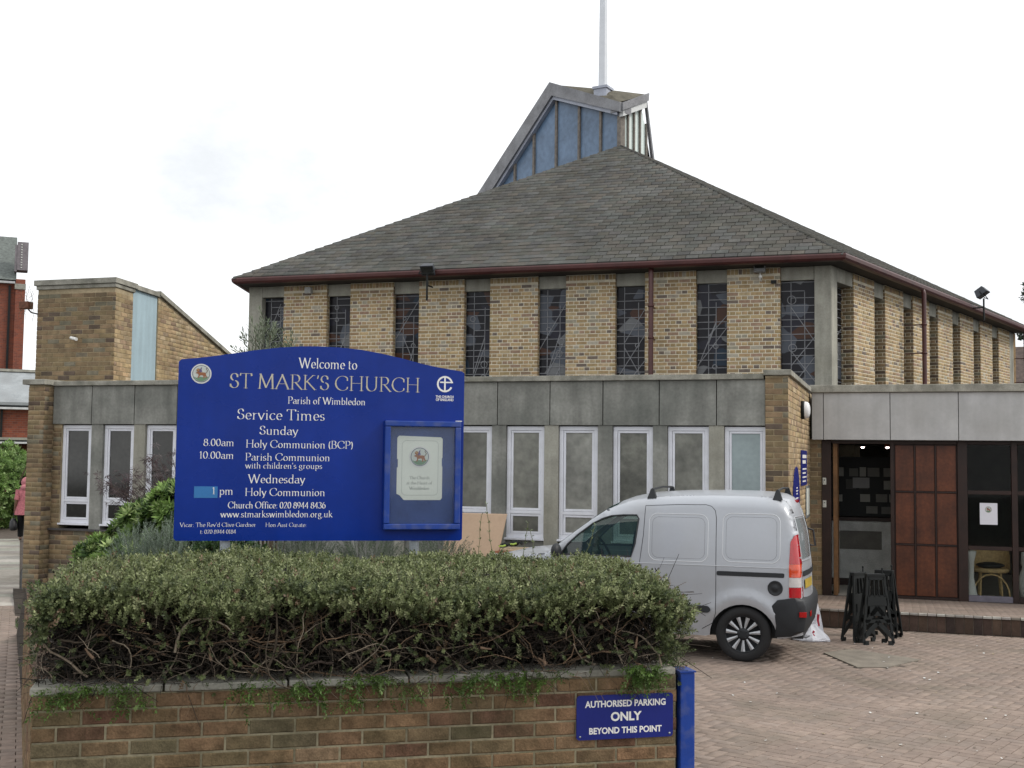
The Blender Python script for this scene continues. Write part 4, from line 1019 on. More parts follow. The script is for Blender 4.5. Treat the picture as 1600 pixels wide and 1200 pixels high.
g('k', .54, [(.13,1),(.13,0)], [(.14,.28),(.42,X)], [(.22,.34),(.48,0)], serif=((.13,0,.09),(.50,0,.06),(.42,X,.07),(.09,1,.05)))
g('l', .27, [(.13,1),(.13,0)], serif=((.13,0,.09),(.09,1,.05)))
g('m', .88, [(.13,X),(.13,0)], [(.13,.46)] + arc(.28,.42,.14,.18,140,0,8) + [(.42,0)], [(.42,.46)] + arc(.57,.42,.15,.18,140,0,8) + [(.72,0)], serif=((.13,0,.08),(.42,0,.08),(.72,0,.08),(.09,X,.05)))
g('n', .58, [(.13,X),(.13,0)], [(.13,.46)] + arc(.29,.42,.15,.18,140,0,8) + [(.44,0)], serif=((.13,0,.08),(.44,0,.08),(.09,X,.05)))
g('o', .54, arc(.27,.30,.19,.30,0,360,20))
g('p', .56, [(.13,X),(.13,-.32)], arc(.30,.30,.18,.30,140,-140,16), serif=((.13,-.32,.09),(.09,X,.05)))
g('r', .40, [(.13,X),(.13,0)], [(.13,.42),(.22,.56),(.34,.57)], serif=((.13,0,.09),(.09,X,.05)))
g('s', .40, arc(.20,.45,.12,.14,40,250,10), arc(.19,.155,.13,.15,80,-150,10))
g('t', .34, [(.14,.78),(.14,.12)] + arc(.24,.12,.10,.12,180,300,6), [(.03,X),(.30,X)])
g('u', .58, [(.13,X),(.13,.18)] + arc(.28,.18,.15,.18,180,330,8), [(.44,X),(.44,0)], serif=((.09,X,.05),(.40,X,.05),(.47,0,.05)))
g('v', .50, [(.05,X),(.25,0)], [(.25,0),(.44,X)], serif=((.06,X,.08),(.44,X,.07)))
g('w', .76, [(.05,X),(.22,0)], [(.22,0),(.38,X)], [(.38,X),(.54,0)], [(.54,0),(.70,X)], serif=((.06,X,.08),(.70,X,.07)))
g('y', .50, [(.05,X),(.26,0)], [(.44,X),(.20,-.22),(.08,-.30)], serif=((.06,X,.08),(.44,X,.07)))
g('0', .54, arc(.27,.47,.20,.47,0,360,22)); g('1', .40, [(.10,.80),(.21,.94),(.21,0)], serif=((.21,0,.11),))
g('2', .52, arc(.26,.70,.17,.24,160,-20,8) + [(.08,.03),(.46,.03)]); g('3', .50, arc(.22,.72,.17,.22,150,-80,10), arc(.22,.26,.21,.26,85,-150,12))
g('4', .54, [(.36,0),(.36,.94),(.05,.26),(.50,.26)]); g('6', .52, arc(.27,.30,.19,.30,0,360,18), arc(.44,.34,.36,.62,105,175,8))
g('8', .52, arc(.26,.70,.15,.22,0,360,16), arc(.26,.24,.20,.25,0,360,18)); g('9', .52, arc(.25,.64,.19,.30,0,360,18), arc(.08,.60,.36,.62,-75,-5,8))
g('.', .22, [(.11,.05),(.11,.03)]); g(':', .24, [(.12,.05),(.12,.03)], [(.12,.50),(.12,.48)]); g("'", .20, [(.12,.98),(.08,.78)])
g('(', .30, arc(.34,.42,.22,.60,125,235,8)); g(')', .30, arc(-.04,.42,.22,.60,55,-55,8)); g(' ', .26)
def swept(mb, F, pts, k, ox, oy, sx, cap, b, cnt, nib, serif=False):
    """stroke swept by a slanted nib: heavy stems, fine hairlines"""
    P = [Vector((ox + x*sx, oy + y*cap)) for x, y in pts]
    h = Vector((nib[0]*cap*0.5, 0.12*nib[0]*cap*0.5)); mn = nib[1]*cap*0.5
    for p, q in zip(P[:-1], P[1:]):
        d = q - p
        if d.length < 1e-7: continue
        d.normalize(); n2 = Vector((-d.y, d.x))
        w = max(abs(n2.dot(h)) * (1.12 if d.x*d.y < 0 else 0.85), mn)
        e = d * min(w*0.45, 0.02*cap)
        cnt[0] += 1; z = b + 0.0004 + (cnt[0] % 40) * 0.00003
        poly = [p - e + n2*w, p - e - n2*w, q + e - n2*w, q + e + n2*w]
        mb.add([F.p(v.x, z, v.y) for v in poly], [(0, 1, 2, 3)])
def serif_text(mb, F, s, a0, a1, z, cap, b, nib=NIB, bold=1.0):
    W_ = sum(G[c][0] for c in s); k = (a1 - a0) / W_; x = a0; cnt = [0]; nb_ = (nib[0]*bold, nib[1]*bold)
    for c in s:
        w, st, sf = G[c]
        for pts in st: swept(mb, F, pts, k, x, z, k, cap, b, cnt, nb_)
        for sx_, sy_, hw in sf:
            cnt[0] += 1; zz = b + 0.0004 + (cnt[0] % 40)*0.00003; t = nb_[1]*cap*0.75
            yy = z + sy_*cap + (t*0.6 if sy_ < 0.5 else -t*0.6); xx = x + sx_*k; hh = hw*k
            mb.add([F.p(xx - hh, zz, yy - t*0.6), F.p(xx + hh, zz, yy - t*0.6), F.p(xx + hh*0.9, zz, yy + t*0.6), F.p(xx - hh*0.9, zz, yy + t*0.6)], [(0, 1, 2, 3)])
        x += w * k
def sans_text(name, F, s, a0, a1, z, cap, b, m, parent, bold=0.02):
    cu = bpy.data.curves.new('lettering', 'FONT'); cu.body = s; cu.size = 1.0; cu.offset = bold; cu.extrude = 0.0; cu.resolution_u = 3
    ob = bpy.data.objects.new('lettering', cu); COL.objects.link(ob); bpy.context.view_layer.update()
    dg = bpy.context.evaluated_depsgraph_get(); me = bpy.data.meshes.new_from_object(ob.evaluated_get(dg))
    xs = [v.co.x for v in me.vertices]; ys = [v.co.y for v in me.vertices]; x0, x1, y0, y1 = min(xs), max(xs), 0.0, max(ys)
    mb = MB(); mb.add([F.p(a0 + (v.co.x - x0)/(x1 - x0)*(a1 - a0), b, z + (v.co.y)/(y1)*cap) for v in me.vertices], [tuple(p.vertices) for p in me.polygons])
    bpy.data.objects.remove(ob); bpy.data.curves.remove(cu); bpy.data.meshes.remove(me)
    # face outwards
    return mb.build(name, m, parent)
def roundel(F, a, z, R_, b, parent, name='roundel'):
    """white disc with a dark ring, a winged lion over a green hill"""
    mb = MB(); c = [0]
    def lay(poly, col, k): mb.add([F.p(a + x*R_, b + 0.0007*k, z + y*R_) for x, y in poly], [tuple(range(len(poly)))], col)
    circ = lambda r, n=32: [(r*math.cos(2*math.pi*i/n), r*math.sin(2*math.pi*i/n)) for i in range(n)]
    lay(circ(1.0), (0.62, 0.62, 0.60), 1)
    lay(circ(0.86), (0.07, 0.09, 0.14), 2); lay(circ(0.80), (0.50, 0.53, 0.50), 3)
    lay([(0.76*math.cos(t), 0.76*math.sin(t)) for t in [math.radians(200 + 14*i) for i in range(11)]] + [(0.35, -0.36), (-0.1, -0.30), (-0.5, -0.42)], (0.14, 0.24, 0.15), 4)
    lion = [(-.55,.05),(-.42,.02),(-.30,-.02),(-.25,-.20),(-.34,-.42),(-.24,-.44),(-.12,-.18),(.10,-.14),(.22,-.22),(.20,-.44),(.32,-.46),(.36,-.20),(.48,-.40),(.58,-.36),(.46,-.08),(.44,.10),(.20,.14),(-.02,.14),(-.10,.28),(-.16,.48),(-.34,.54),(-.48,.40),(-.46,.26),(-.34,.18),(-.46,.14)]
    lay(lion, (0.28, 0.11, 0.05), 5)
    lay([(-.22,.14),(-.10,.16),(.10,.20),(.02,.40),(.06,.70),(-.06,.56),(-.14,.36)], (0.12, 0.09, 0.20), 6)
    lay([(-.30,.30),(-.20,.24),(-.24,.46),(-.40,.50),(-.46,.38)], (0.40, 0.24, 0.10), 7)
    for (p, q) in (((.44, .05), (.62, .30)), ((.62, .30), (.46, .52)), ((.46, .52), (.58, .62))):
        d = Vector((q[0]-p[0], q[1]-p[1])).normalized(); n2 = Vector((-d.y, d.x))*0.03
        lay([(p[0]-n2.x, p[1]-n2.y), (q[0]-n2.x, q[1]-n2.y), (q[0]+n2.x, q[1]+n2.y), (p[0]+n2.x, p[1]+n2.y)], (0.15, 0.10, 0.08), 6)
    return mb.build(name, M_print, parent)

# parking sign on the wall
pk = thing('parking_sign', 'small navy AUTHORISED PARKING ONLY plate screwed to the garden wall', 'sign', FG.p(2.98, 0.03, 0.75))
def rrect(a0, a1, c0, c1, r, n=5):
    out = []
    for cx, cy, s in ((a1-r, c1-r, 0), (a0+r, c1-r, 90), (a0+r, c0+r, 180), (a1-r, c0+r, 270)):
        out += [(cx + r*math.cos(math.radians(s + 90*i/n)), cy + r*math.sin(math.radians(s + 90*i/n))) for i in range(n+1)]
    return out
FK = Fr(FG.p(2.706, 0.012, 0), (FG.u + Vector((0, 0, 0))), FG.n)
m = MB(); m.prism(FK, rrect(0, 0.543, 0.630, 0.862, 0.018), 0.0, 0.006); m.build('plate', M_blue_d, pk)
sans_text('lettering', FK, 'AUTHORISED PARKING', 0.046, 0.500, 0.800, 0.034, 0.0068, M_white_l, pk, 0.03)
sans_text('lettering', FK, 'ONLY', 0.190, 0.364, 0.726, 0.046, 0.0068, M_white_l, pk, 0.035)
sans_text('lettering', FK, 'BEYOND THIS POINT', 0.070, 0.478, 0.660, 0.033, 0.0068, M_white_l, pk, 0.03)
m = MB()
for a, c in ((0.02, 0.648), (0.523, 0.648)): m.lathe(FK.p(a, 0.006, c), FK.n, [(0, 0.006), (0.003, 0.005), (0.003, 0)], 10)
m.build('screw', M_galv, pk)

# ================================================================== CHURCH SIGN BOARD
S0 = Vector((-3.93, 7.66, 0)); FSg = Fr(S0, wu, wn_)
sg = thing('church_sign', 'large blue church notice board with arched top on two grey posts', 'sign', (S0.x, S0.y, 0.9))
def top_edge(n=40):
    pts = [(-0.985, 2.765)]
    ctrl = [(-0.968, 2.783), (-0.90, 2.790), (-0.77, 2.808), (-0.62, 2.834), (-0.465, 2.862), (-0.30, 2.886), (-0.15, 2.900), (-0.02, 2.904), (0.12, 2.901), (0.28, 2.890), (0.448, 2.864), (0.60, 2.832), (0.732, 2.800), (0.85, 2.778), (0.96, 2.762), (1.035, 2.752), (1.052, 2.736)]
    return ctrl
board = [(-0.99, 1.535), (-0.975, 1.518), (1.035, 1.508), (1.050, 1.522)] + list(reversed(top_edge())) + [(-0.987, 2.765)]
m = MB(); m.prism(FSg, board, -0.022, 0.0); bd = m.build('board', M_blue, sg, bevel=0.004)
for a, c1 in ((-0.64, 2.6), (0.705, 2.6)):
    m = MB(); m.tube([FSg.p(a, -0.055, 0.5), FSg.p(a, -0.055, c1)], 0.036, 16); m.build('post', M_galv, sg)
T = MB()
serif_text(T, FSg, 'Welcome to', -0.159, 0.261, 2.745, 0.072, 0.0, bold=0.9)
serif_text(T, FSg, 'Parish of Wimbledon', -0.231, 0.324, 2.487, 0.050, 0.0)
serif_text(T, FSg, 'Service Times', -0.582, 0.037, 2.370, 0.074, 0.0, bold=0.9)
serif_text(T, FSg, 'Sunday', -0.424, -0.151, 2.264, 0.061, 0.0)
serif_text(T, FSg, '8.00am', -0.806, -0.594, 2.179, 0.052, 0.0)
serif_text(T, FSg, 'Holy Communion (BCP)', -0.517, 0.243, 2.171, 0.054, 0.0)
serif_text(T, FSg, '10.00am', -0.834, -0.594, 2.090, 0.052, 0.0)
serif_text(T, FSg, 'Parish Communion', -0.518, 0.078, 2.080, 0.052, 0.0)
serif_text(T, FSg, "with children's groups", -0.516, 0.024, 2.024, 0.042, 0.0)
serif_text(T, FSg, 'Wednesday', -0.494, -0.095, 1.921, 0.060, 0.0)
serif_text(T, FSg, 'pm', -0.690, -0.592, 1.838, 0.055, 0.0)
serif_text(T, FSg, 'Holy Communion', -0.515, 0.048, 1.831, 0.054, 0.0)
serif_text(T, FSg, 'Church Office: 020 8944 8436', -0.629, 0.053, 1.743, 0.046, 0.0, bold=1.1)
serif_text(T, FSg, 'www.stmarkswimbledon.org.uk', -0.677, 0.103, 1.680, 0.046, 0.0)
serif_text(T, FSg, "Vicar: The Rev'd Clive Gardner", -0.950, -0.431, 1.614, 0.029, 0.0, bold=0.95)
serif_text(T, FSg, 'Hon Asst Curate:', -0.367, -0.079, 1.612, 0.029, 0.0, bold=0.95)
serif_text(T, FSg, 't: 020 8944 0184', -0.812, -0.567, 1.566, 0.029, 0.0, bold=0.95)
T.build('lettering', M_white_l, bd)
T = MB(); serif_text(T, FSg, "ST MARK'S CHURCH", -0.640, 0.723, 2.590, 0.104, 0.0, bold=0.85); T.build('title_lettering', M_gold_l, bd)
m = MB(); m.fbox(FSg, -0.860, -0.700, 0.0002, 0.0012, 1.815, 1.895); tp_ = m.build('blue_tape', mat('pale_blue_tape', (0.03, 0.17, 0.42), rough=0.35, var=0.06, bump=0), bd)
T = MB(); serif_text(T, FSg, '1', -0.742, -0.712, 1.842, 0.050, 0.0014); T.build('lettering', M_white_l, tp_)
roundel(FSg, -0.833, 2.684, 0.070, 0.0, bd)
# cross-in-ring mark at the right
T = MB(); cx, cz, R1, R0 = 0.906, 2.655, 0.060, 0.047
def ring(mb, a0, a1, r0_, r1_, k=0): 
    n = 24
    for i in range(n):
        t0, t1 = math.radians(a0 + (a1-a0)*i/n), math.radians(a0 + (a1-a0)*(i+1)/n)
        mb.add([FSg.p(cx + r*math.cos(t), 0.001 + k, cz + r*math.sin(t)) for r, t in ((r0_, t0), (r1_, t0), (r1_, t1), (r0_, t1))], [(0, 1, 2, 3)])
ring(T, 8, 335, R0, R1)
T.fbox(FSg, cx - 0.006, cx + 0.006, 0.0002, 0.0016, cz - 0.048, cz + 0.048); T.fbox(FSg, cx - 0.036, cx + 0.060, 0.0002, 0.0013, cz + 0.008, cz + 0.018)
T.build('cross_emblem', M_white_l, bd)
sans_text('lettering', FSg, 'THE CHURCH', 0.838, 0.972, 2.553, 0.018, 0.0008, M_white_l, bd, 0.03)
sans_text('lettering', FSg, 'OF ENGLAND', 0.840, 0.972, 2.531, 0.018, 0.0008, M_white_l, bd, 0.03)
# glazed notice case
a0, a1, c0, c1 = 0.462, 1.020, 1.592, 2.378
m = MB(); m.fbox(FSg, a0, a1, 0.0, 0.028, c0, c1)
cs = m.build('notice_case', M_blue, sg, bevel=0.004)
fw_ = 0.042
m = MB()
for P_, Q_ in (((a0, c0), (a1, c0 + fw_)), ((a0, c1 - fw_), (a1, c1))): m.fbox(FSg, P_[0], Q_[0], 0.029, 0.068, P_[1], Q_[1])
for P_, Q_ in (((a0, c0 + fw_), (a0 + fw_, c1 - fw_)), ((a1 - fw_, c0 + fw_), (a1, c1 - fw_))): m.fbox(FSg, P_[0], Q_[0], 0.029, 0.0675, P_[1] + 0.0005, Q_[1] - 0.0005)
m.build('case_frame', M_blue_post, cs, bevel=0.007)
m = MB(); m.fbox(FSg, a0 + fw_ + 0.001, a1 - fw_ - 0.001, 0.0285, 0.030, c0 + fw_ + 0.001, c1 - fw_ - 0.001); m.build('felt_back', mat('faded_blue_felt', (0.035, 0.065, 0.20), rough=0.9, var=0.15, vs=6), cs)
pc_ = [(0.553 + x, z) for x, z in ((0.012, 2.270), (0.30, 2.262), (0.312, 2.250), (0.312, 2.11), (0.308, 2.11), (0.308, 2.05), (0.312, 2.05), (0.312, 1.82), (0.30, 1.805), (0.05, 1.805), (0.02, 1.84), (0.0, 1.85), (0.0, 2.04), (0.006, 2.04), (0.006, 2.10), (0.0, 2.10), (0.0, 2.255))]
pc_ = [(0.556 + (a - 0.553)*1.07, c) for a, c in pc_]
m = MB(); m.prism(FSg, pc_, 0.031, 0.0325); cd = m.build('card', M_paper, cs)
roundel(FSg, 0.722, 2.118, 0.078, 0.033, cd)
T = MB()
serif_text(T, FSg, 'The Church', 0.648, 0.796, 1.956, 0.022, 0.033, bold=1.1); serif_text(T, FSg, 'at the Heart of', 0.626, 0.816, 1.918, 0.022, 0.033, bold=1.1); serif_text(T, FSg, 'Wimbledon', 0.648, 0.796, 1.880, 0.022, 0.033, bold=1.1)
rr = rrect(0.592, 0.858, 1.84, 2.235, 0.03, 5)
for p, q in zip(rr, rr[1:] + rr[:1]):
    d = (Vector(q) - Vector(p)); 
    if d.length < 1e-6: continue
    n2 = Vector((-d.y, d.x)).normalized()*0.0009
    T.add([FSg.p(v[0], 0.0331, v[1]) for v in (Vector(p)-n2, Vector(q)-n2, Vector(q)+n2, Vector(p)+n2)], [(0, 1, 2, 3)])
T.build('lettering', M_grey_l, cd)
m = MB(); m.fbox(FSg, a0 + fw_ + 0.001, a1 - fw_ - 0.001, 0.046, 0.049, c0 + fw_ + 0.001, c1 - fw_ - 0.001); m.build('case_glass', glass_mat('case_pane', (0.97, 0.98, 0.98), 0.06, 0.03, (0.3, 0.35, 0.4)), cs)
# bird dropping on the case's top
m = MB()
for k in range(5): m.ell(FSg.p(0.985 + k*0.009, 0.055 + 0.004*(k % 2), 2.381), (0.008, 0.006, 0.0035))
m.build('droppings', M_white_l, cs)

# poster roundel
roundel(FD, 1.345, 1.405, 0.052, -0.0325, po)

# ================================================================== signs and light on the return wall
bl = thing('bulkhead_light', 'round white bulkhead light on black base high on return wall', 'light', (-1.28, 17.7, 2.87))
m = MB(); m.lathe((-1.309, 17.75, 2.86), (1, 0, 0), [(0, 0), (0, 0.135), (0.045, 0.135), (0.05, 0.128), (0.05, 0)], 26); m.build('base', M_black, bl)
m = MB(); m.lathe((-1.259, 17.75, 2.86), (1, 0, 0), [(0, 0.125), (0.035, 0.122), (0.06, 0.10), (0.075, 0.06), (0.08, 0)], 26); m.build('diffuser', mat('opal_diffuser', (0.78, 0.78, 0.78), rough=0.3, var=0, bump=0), bl)
FR2 = Fr((-1.306, 15.56, 0), (0, 1, 0), (1, 0, 0))
sa = thing('arched_sign', 'navy pointed-arch church door sign on the sunlit return wall', 'sign', (-1.3, 16.7, 1.8))
arch_ = [(0.62, 1.0), (1.66, 1.0), (1.66, 1.60)] + [(1.66 - 0.52*(1 - math.cos(t)) , 1.60 + 0.44*math.sin(t)) for t in [math.pi/2*i/8 for i in range(1, 9)]] + [(0.62 + 0.52*(1 - math.cos(t)), 1.60 + 0.44*math.sin(t)) for t in [math.pi/2*(8-i)/8 for i in range(1, 9)]]
m = MB(); m.prism(FR2, arch_, 0.0, 0.012); m.build('plate', M_blue_d, sa)
m = MB()
for k, (z, w) in enumerate(((1.74, .10), (1.70, .16), (1.66, .10), (1.60, .2))): m.fbox(FR2, 1.16 - w, 1.16 + w, 0.0122, 0.0135, z, z + 0.018)
m.build('small_print', M_white_l, sa)
sd = thing('directory_sign', 'tall navy directory plate with white lines right of arched sign', 'sign', (-1.3, 18, 2.0))
m = MB(); m.fbox(FR2, 2.02, 3.10, 0.0, 0.012, 1.76, 2.275); m.build('plate', M_blue_d, sd)
m = MB()
for k, z in enumerate((2.16, 2.08, 1.99, 1.93, 1.87, 1.81)):
    m.fbox(FR2, 2.2, 2.95 - 0.12*(k % 2), 0.0122, 0.0135, z, z + (0.05 if k < 2 else 0.022))
m.build('small_print', M_white_l, sd)
nt_ = thing('framed_notice', 'narrow pale framed notice below the directory plate', 'notice', (-1.3, 18.8, 1.5))
m = MB(); m.fbox(FR2, 2.95, 3.65, 0.0, 0.012, 1.25, 1.74); m.build('frame', M_galv, nt_, bevel=0.003)
m = MB(); m.fbox(FR2, 3.0, 3.6, 0.0122, 0.014, 1.29, 1.70); m.build('sheet', M_paper, nt_)

# fittings on the main hall
def floodlight(name, label, pos, F, tilt, size):
    s_ = thing(name, label, 'floodlight', pos, 'black floodlights on eaves brackets')
    p = Vector(pos)
    m = MB(); m.tube([p + Vector((0, 0, -0.62)), p + Vector((0, 0, -0.08))], 0.022, 8); m.tube([p + Vector((0, 0, -0.30)) , p + F.n*(-0.30) + Vector((0, 0, -0.30))], 0.018, 6); m.build('bracket', M_black, s_)
    R_ = Matrix.Rotation(tilt, 3, F.u); B = Matrix((F.u, F.n, F.z)).transposed()
    def P3(a, b, c): return p + R_ @ (B @ Vector((a, b, c)))
    m = MB(); w, d, h = size
    V = [P3(a, b, c) for c, kk in ((0, 1.0), (h, 0.72)) for a, b in ((-w*kk, d*kk), (w*kk, d*kk), (w*kk, -d*kk), (-w*kk, -d*kk))]
    m.add(V, [(0, 1, 2, 3), (7, 6, 5, 4), (0, 4, 5, 1), (1, 5, 6, 2), (2, 6, 7, 3), (3, 7, 4, 0)]); m.build('housing', mat('grey_black_metal', (0.05, 0.055, 0.065), rough=0.5), s_, bevel=0.01)
    m = MB(); m.add([P3(a, b, -0.004) for a, b in ((-w*.85, d*.85), (w*.85, d*.85), (w*.85, -d*.85), (-w*.85, -d*.85))], [(0, 3, 2, 1)]); m.build('glass', M_dkglass, s_)
    m = MB(); m.tube([P3(-w*1.05, 0, h*0.5), P3(-w*1.05, 0, -0.1), P3(w*1.05, 0, -0.1), P3(w*1.05, 0, h*0.5)], 0.012, 5, smooth=False); m.build('yoke', M_black, s_)
floodlight('floodlight', 'black floodlight on a bracket above the third brick pier from left', (-9.17, 22.52, 5.95), Fr((0,0,0),(1,0,0),(0,-1,0)), math.radians(-50), (0.15, 0.12, 0.16))
pS = FS.p(8.2, 0.70, 0)
floodlight('floodlight', 'blackish floodlight standing proud of the right-hand gutter', (pS.x, pS.y, 6.20), FS, math.radians(-35), (0.17, 0.15, 0.19))
cm = thing('wall_lamp', 'small grey security floodlight at top of the right front pier', 'lamp', (-2.45, 23.1, 5.7))
m = MB(); m.box(-2.58, -2.36, 22.98, 23.14, 5.74, 5.94); m.build('housing', mat('grey_metal', (0.22, 0.22, 0.22), rough=0.5, metal=0.3), cm, bevel=0.015)
m = MB(); m.box(-2.56, -2.38, 22.965, 22.978, 5.77, 5.90); m.build('lens', M_dkglass, cm)
m = MB(); m.ell((-2.46, 23.05, 5.66), (0.035, 0.035, 0.035)); m.tube([(-2.47, 23.1, 5.76), (-2.47, 23.1, 5.60), (-2.46, 23.22, 5.6)], 0.015, 6); m.build('sensor', M_white_l, cm)
sb = MB(); sb.box(-2.27, -2.17, 23.15, 23.215, 5.54, 5.60); o = sb.build('junction_box', M_black, None, bevel=0.006); tag(o, 'tiny dark junction box beside the security lamp', 'junction box')
wb = MB(); wb.box(-12.3, -12.15, 23.1, 23.21, 5.66, 5.80); o = wb.build('alarm_box', mat('grey_box', (0.40, 0.40, 0.38), rough=0.5), None, bevel=0.01); tag(o, 'small pale box under the eaves near the left corner', 'alarm box')

# ================================================================== VAN (body frame: q to the rear = +X, y across, z up)
van = thing('panel_van', 'silver panel van with black bumper and roof bars parked facing left', 'van', (-1.55, 13.58, 0))
VX, VY = -1.55, 13.58
FVn = Fr((VX, VY, 0), (1, 0, 0), (0, -1, 0))
FVf = Fr((VX, VY, 0), (1, 0, 0), (0, 1, 0))
M_silver = mat('silver_paint', (0.42, 0.44, 0.475), rough=0.42, metal=0.25, var=0.02, vs=3, bump=0, spec=0.5, coat=0.45, dirt=(0.30, 0.29, 0.27), dirt_amt=0.3, dirt_s=1.4)
M_van_bl = mat('grey_black_bumper', (0.016, 0.018, 0.021), rough=0.55, var=0.1, bump=0.1, bs=200)
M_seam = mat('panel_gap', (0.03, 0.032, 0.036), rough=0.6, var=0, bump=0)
M_vglass = glass_mat('van_window', (0.50, 0.64, 0.58), 0.02, 0.3, (0.05, 0.085, 0.08), ior=1.7)  # teal reflection put into the tint and body colour
TOPL = [(-3.36, 0.45), (-3.34, 0.62), (-3.25, 0.80), (-3.0, 0.92), (-2.6, 1.01), (-2.2, 1.06), (-2.13, 1.088), (-1.97, 1.225), (-1.81, 1.345), (-1.66, 1.455), (-1.50, 1.56), (-1.40, 1.61), (-1.28, 1.655), (-1.15, 1.685), (-1.03, 1.703), (-0.7, 1.728), (-0.28, 1.738), (0.1, 1.735), (0.25, 1.728), (0.36, 1.712), (0.43, 1.68), (0.475, 1.63), (0.505, 1.56), (0.54, 1.44), (0.565, 1.34), (0.60, 1.0), (0.61, 0.69), (0.61, 0.40)]
def interp(P, x, i=0, j=1):
    for p, q in zip(P[:-1], P[1:]):
        if (p[i] <= x <= q[i]) or (p[i] >= x >= q[i]):
            if abs(q[i] - p[i]) < 1e-9: return p[j]
            return p[j] + (q[j] - p[j]) * (x - p[i]) / (q[i] - p[i])
    return P[0][j] if abs(x - P[0][i]) < abs(x - P[-1][i]) else P[-1][j]
ztop = lambda q: interp(TOPL, q)
RE = [p for p in TOPL if p[0] >= 0.43]
qrear = lambda z: interp(RE, z, 1, 0) if z < 1.68 else 0.43
def side_y(q, z):
    y = 0.825
    if z > 0.80: y -= 0.118 * ((z - 0.80) / 0.92) ** 1.7
    if z < 0.5: y -= 0.05 * (0.5 - z) / 0.25
    # shallow belt crease
    y += 0.003 * math.exp(-((z - 0.99) / 0.03) ** 2)
    dz = max(ztop(q) - z, 0); r = 0.13 if q > -1.5 else 0.05
    if dz < r: y -= r - math.sqrt(max(r*r - (r - dz)**2, 0))
    dq = max(qrear(z) - q, 0); r = 0.10
    if dq < r: y -= (r - math.sqrt(max(r*r - (r - dq)**2, 0))) * 0.9
    dq = max(q + 3.36, 0)
    if dq < 0.5: y -= 0.28 * (1 - math.sqrt(max(1 - (1 - dq/0.5)**2, 0)))
    # wheel arch flares
    for cq in (0.0, -2.6):
        rr_ = math.hypot(q - cq, z - 0.27)
        if z > 0.15: y += 0.022 * math.exp(-((rr_ - 0.40) / 0.07) ** 2)
    return y
def fillet(P, r, n=4):
    out = []
    for i in range(len(P)):
        a, b, c = Vector(P[i-1]), Vector(P[i]), Vector(P[(i+1) % len(P)])
        d1 = (a-b); d2 = (c-b); rr = min(r, d1.length*0.45, d2.length*0.45)
        p = b + d1.normalized()*rr; q = b + d2.normalized()*rr
        for k in range(n+1):
            t = k/n; out.append(tuple((1-t)**2*p + 2*t*(1-t)*b + t*t*q))
    return out
def side_patch(mb, F, outline, off=0.0, holes=(), step=0.045, col=None):
    bm = bmesh.new()
    for lp in [outline] + list(holes):
        vs = [bm.verts.new((p[0], p[1], 0)) for p in lp]
        for i in range(len(vs)): bm.edges.new((vs[i], vs[(i+1) % len(vs)]))
    if holes: bmesh.ops.triangle_fill(bm, edges=bm.edges[:], use_beauty=True)
    else: bm.faces.new(bm.verts[:])
    xs = [v.co.x for v in bm.verts]; zs = [v.co.y for v in bm.verts]
    cuts = [((x, 0, 0), (1, 0, 0)) for x in np.arange(min(xs) + step, max(xs), step)] + [((0, z, 0), (0, 1, 0)) for z in np.arange(min(zs) + step, max(zs), step)]
    if max(zs) > 1.55: cuts += [((0, z, 0), (0, 1, 0)) for z in np.arange(1.60, 1.74, 0.012)]
    for co, no in cuts: bmesh.ops.bisect_plane(bm, geom=bm.verts[:] + bm.edges[:] + bm.faces[:], plane_co=co, plane_no=no, dist=1e-5)
    bmesh.ops.triangulate(bm, faces=[f for f in bm.faces if len(f.verts) > 4])
    bm.verts.index_update()
    V = [F.p(v.co.x, side_y(v.co.x, v.co.y) + off, v.co.y) for v in bm.verts]
    fl = [tuple(v.index for v in f.verts) for f in bm.faces]
    # orient outwards
    def ori(f):
        a, b, c = (Vector(V[i]) for i in f[:3])
        return f if (b-a).cross(c-a).dot(F.n) > 0 else tuple(reversed(f))
    mb.add(V, [ori(f) for f in fl], col, True); bm.free()
def archpts(cq, r=0.352, zc=0.255, zb=0.26):
    a = math.asin((zb - zc) / r)
    return [(cq + r*math.cos(t), zc + r*0.98*math.sin(t)) for t in [math.pi - a - (math.pi - 2*a)*i/16 for i in range(17)]]
# clockwise outline in (q, z)
CR_ = []
for p, q in zip(TOPL[:-1], TOPL[1:]):
    L_ = math.hypot(q[0]-p[0], q[1]-p[1]); n_ = max(1, int(L_/0.035))
    CR_ += [(p[0] + (q[0]-p[0])*i/n_, p[1] + (q[1]-p[1])*i/n_) for i in range(n_)]
CR_.append(TOPL[-1])
outline = [(-3.34, 0.30)] + CR_[:-1] + [(0.61, 0.30), (0.45, 0.27)]
under = list(reversed(archpts(0.0))) + [(-0.40, 0.25), (-2.1, 0.25)] + list(reversed(archpts(-2.6))) + [(-3.1, 0.27)]
outline = outline + under
win = [(-2.00, 1.06), (-1.93, 1.165), (-1.813, 1.275), (-1.642, 1.405), (-1.53, 1.462), (-1.44, 1.492), (-1.30, 1.505), (-1.155, 1.507), (-1.132, 1.47), (-1.165, 1.20), (-1.205, 1.06)]
body = MB()
for F in (FVn, FVf): side_patch(body, F, outline, 0, [win])
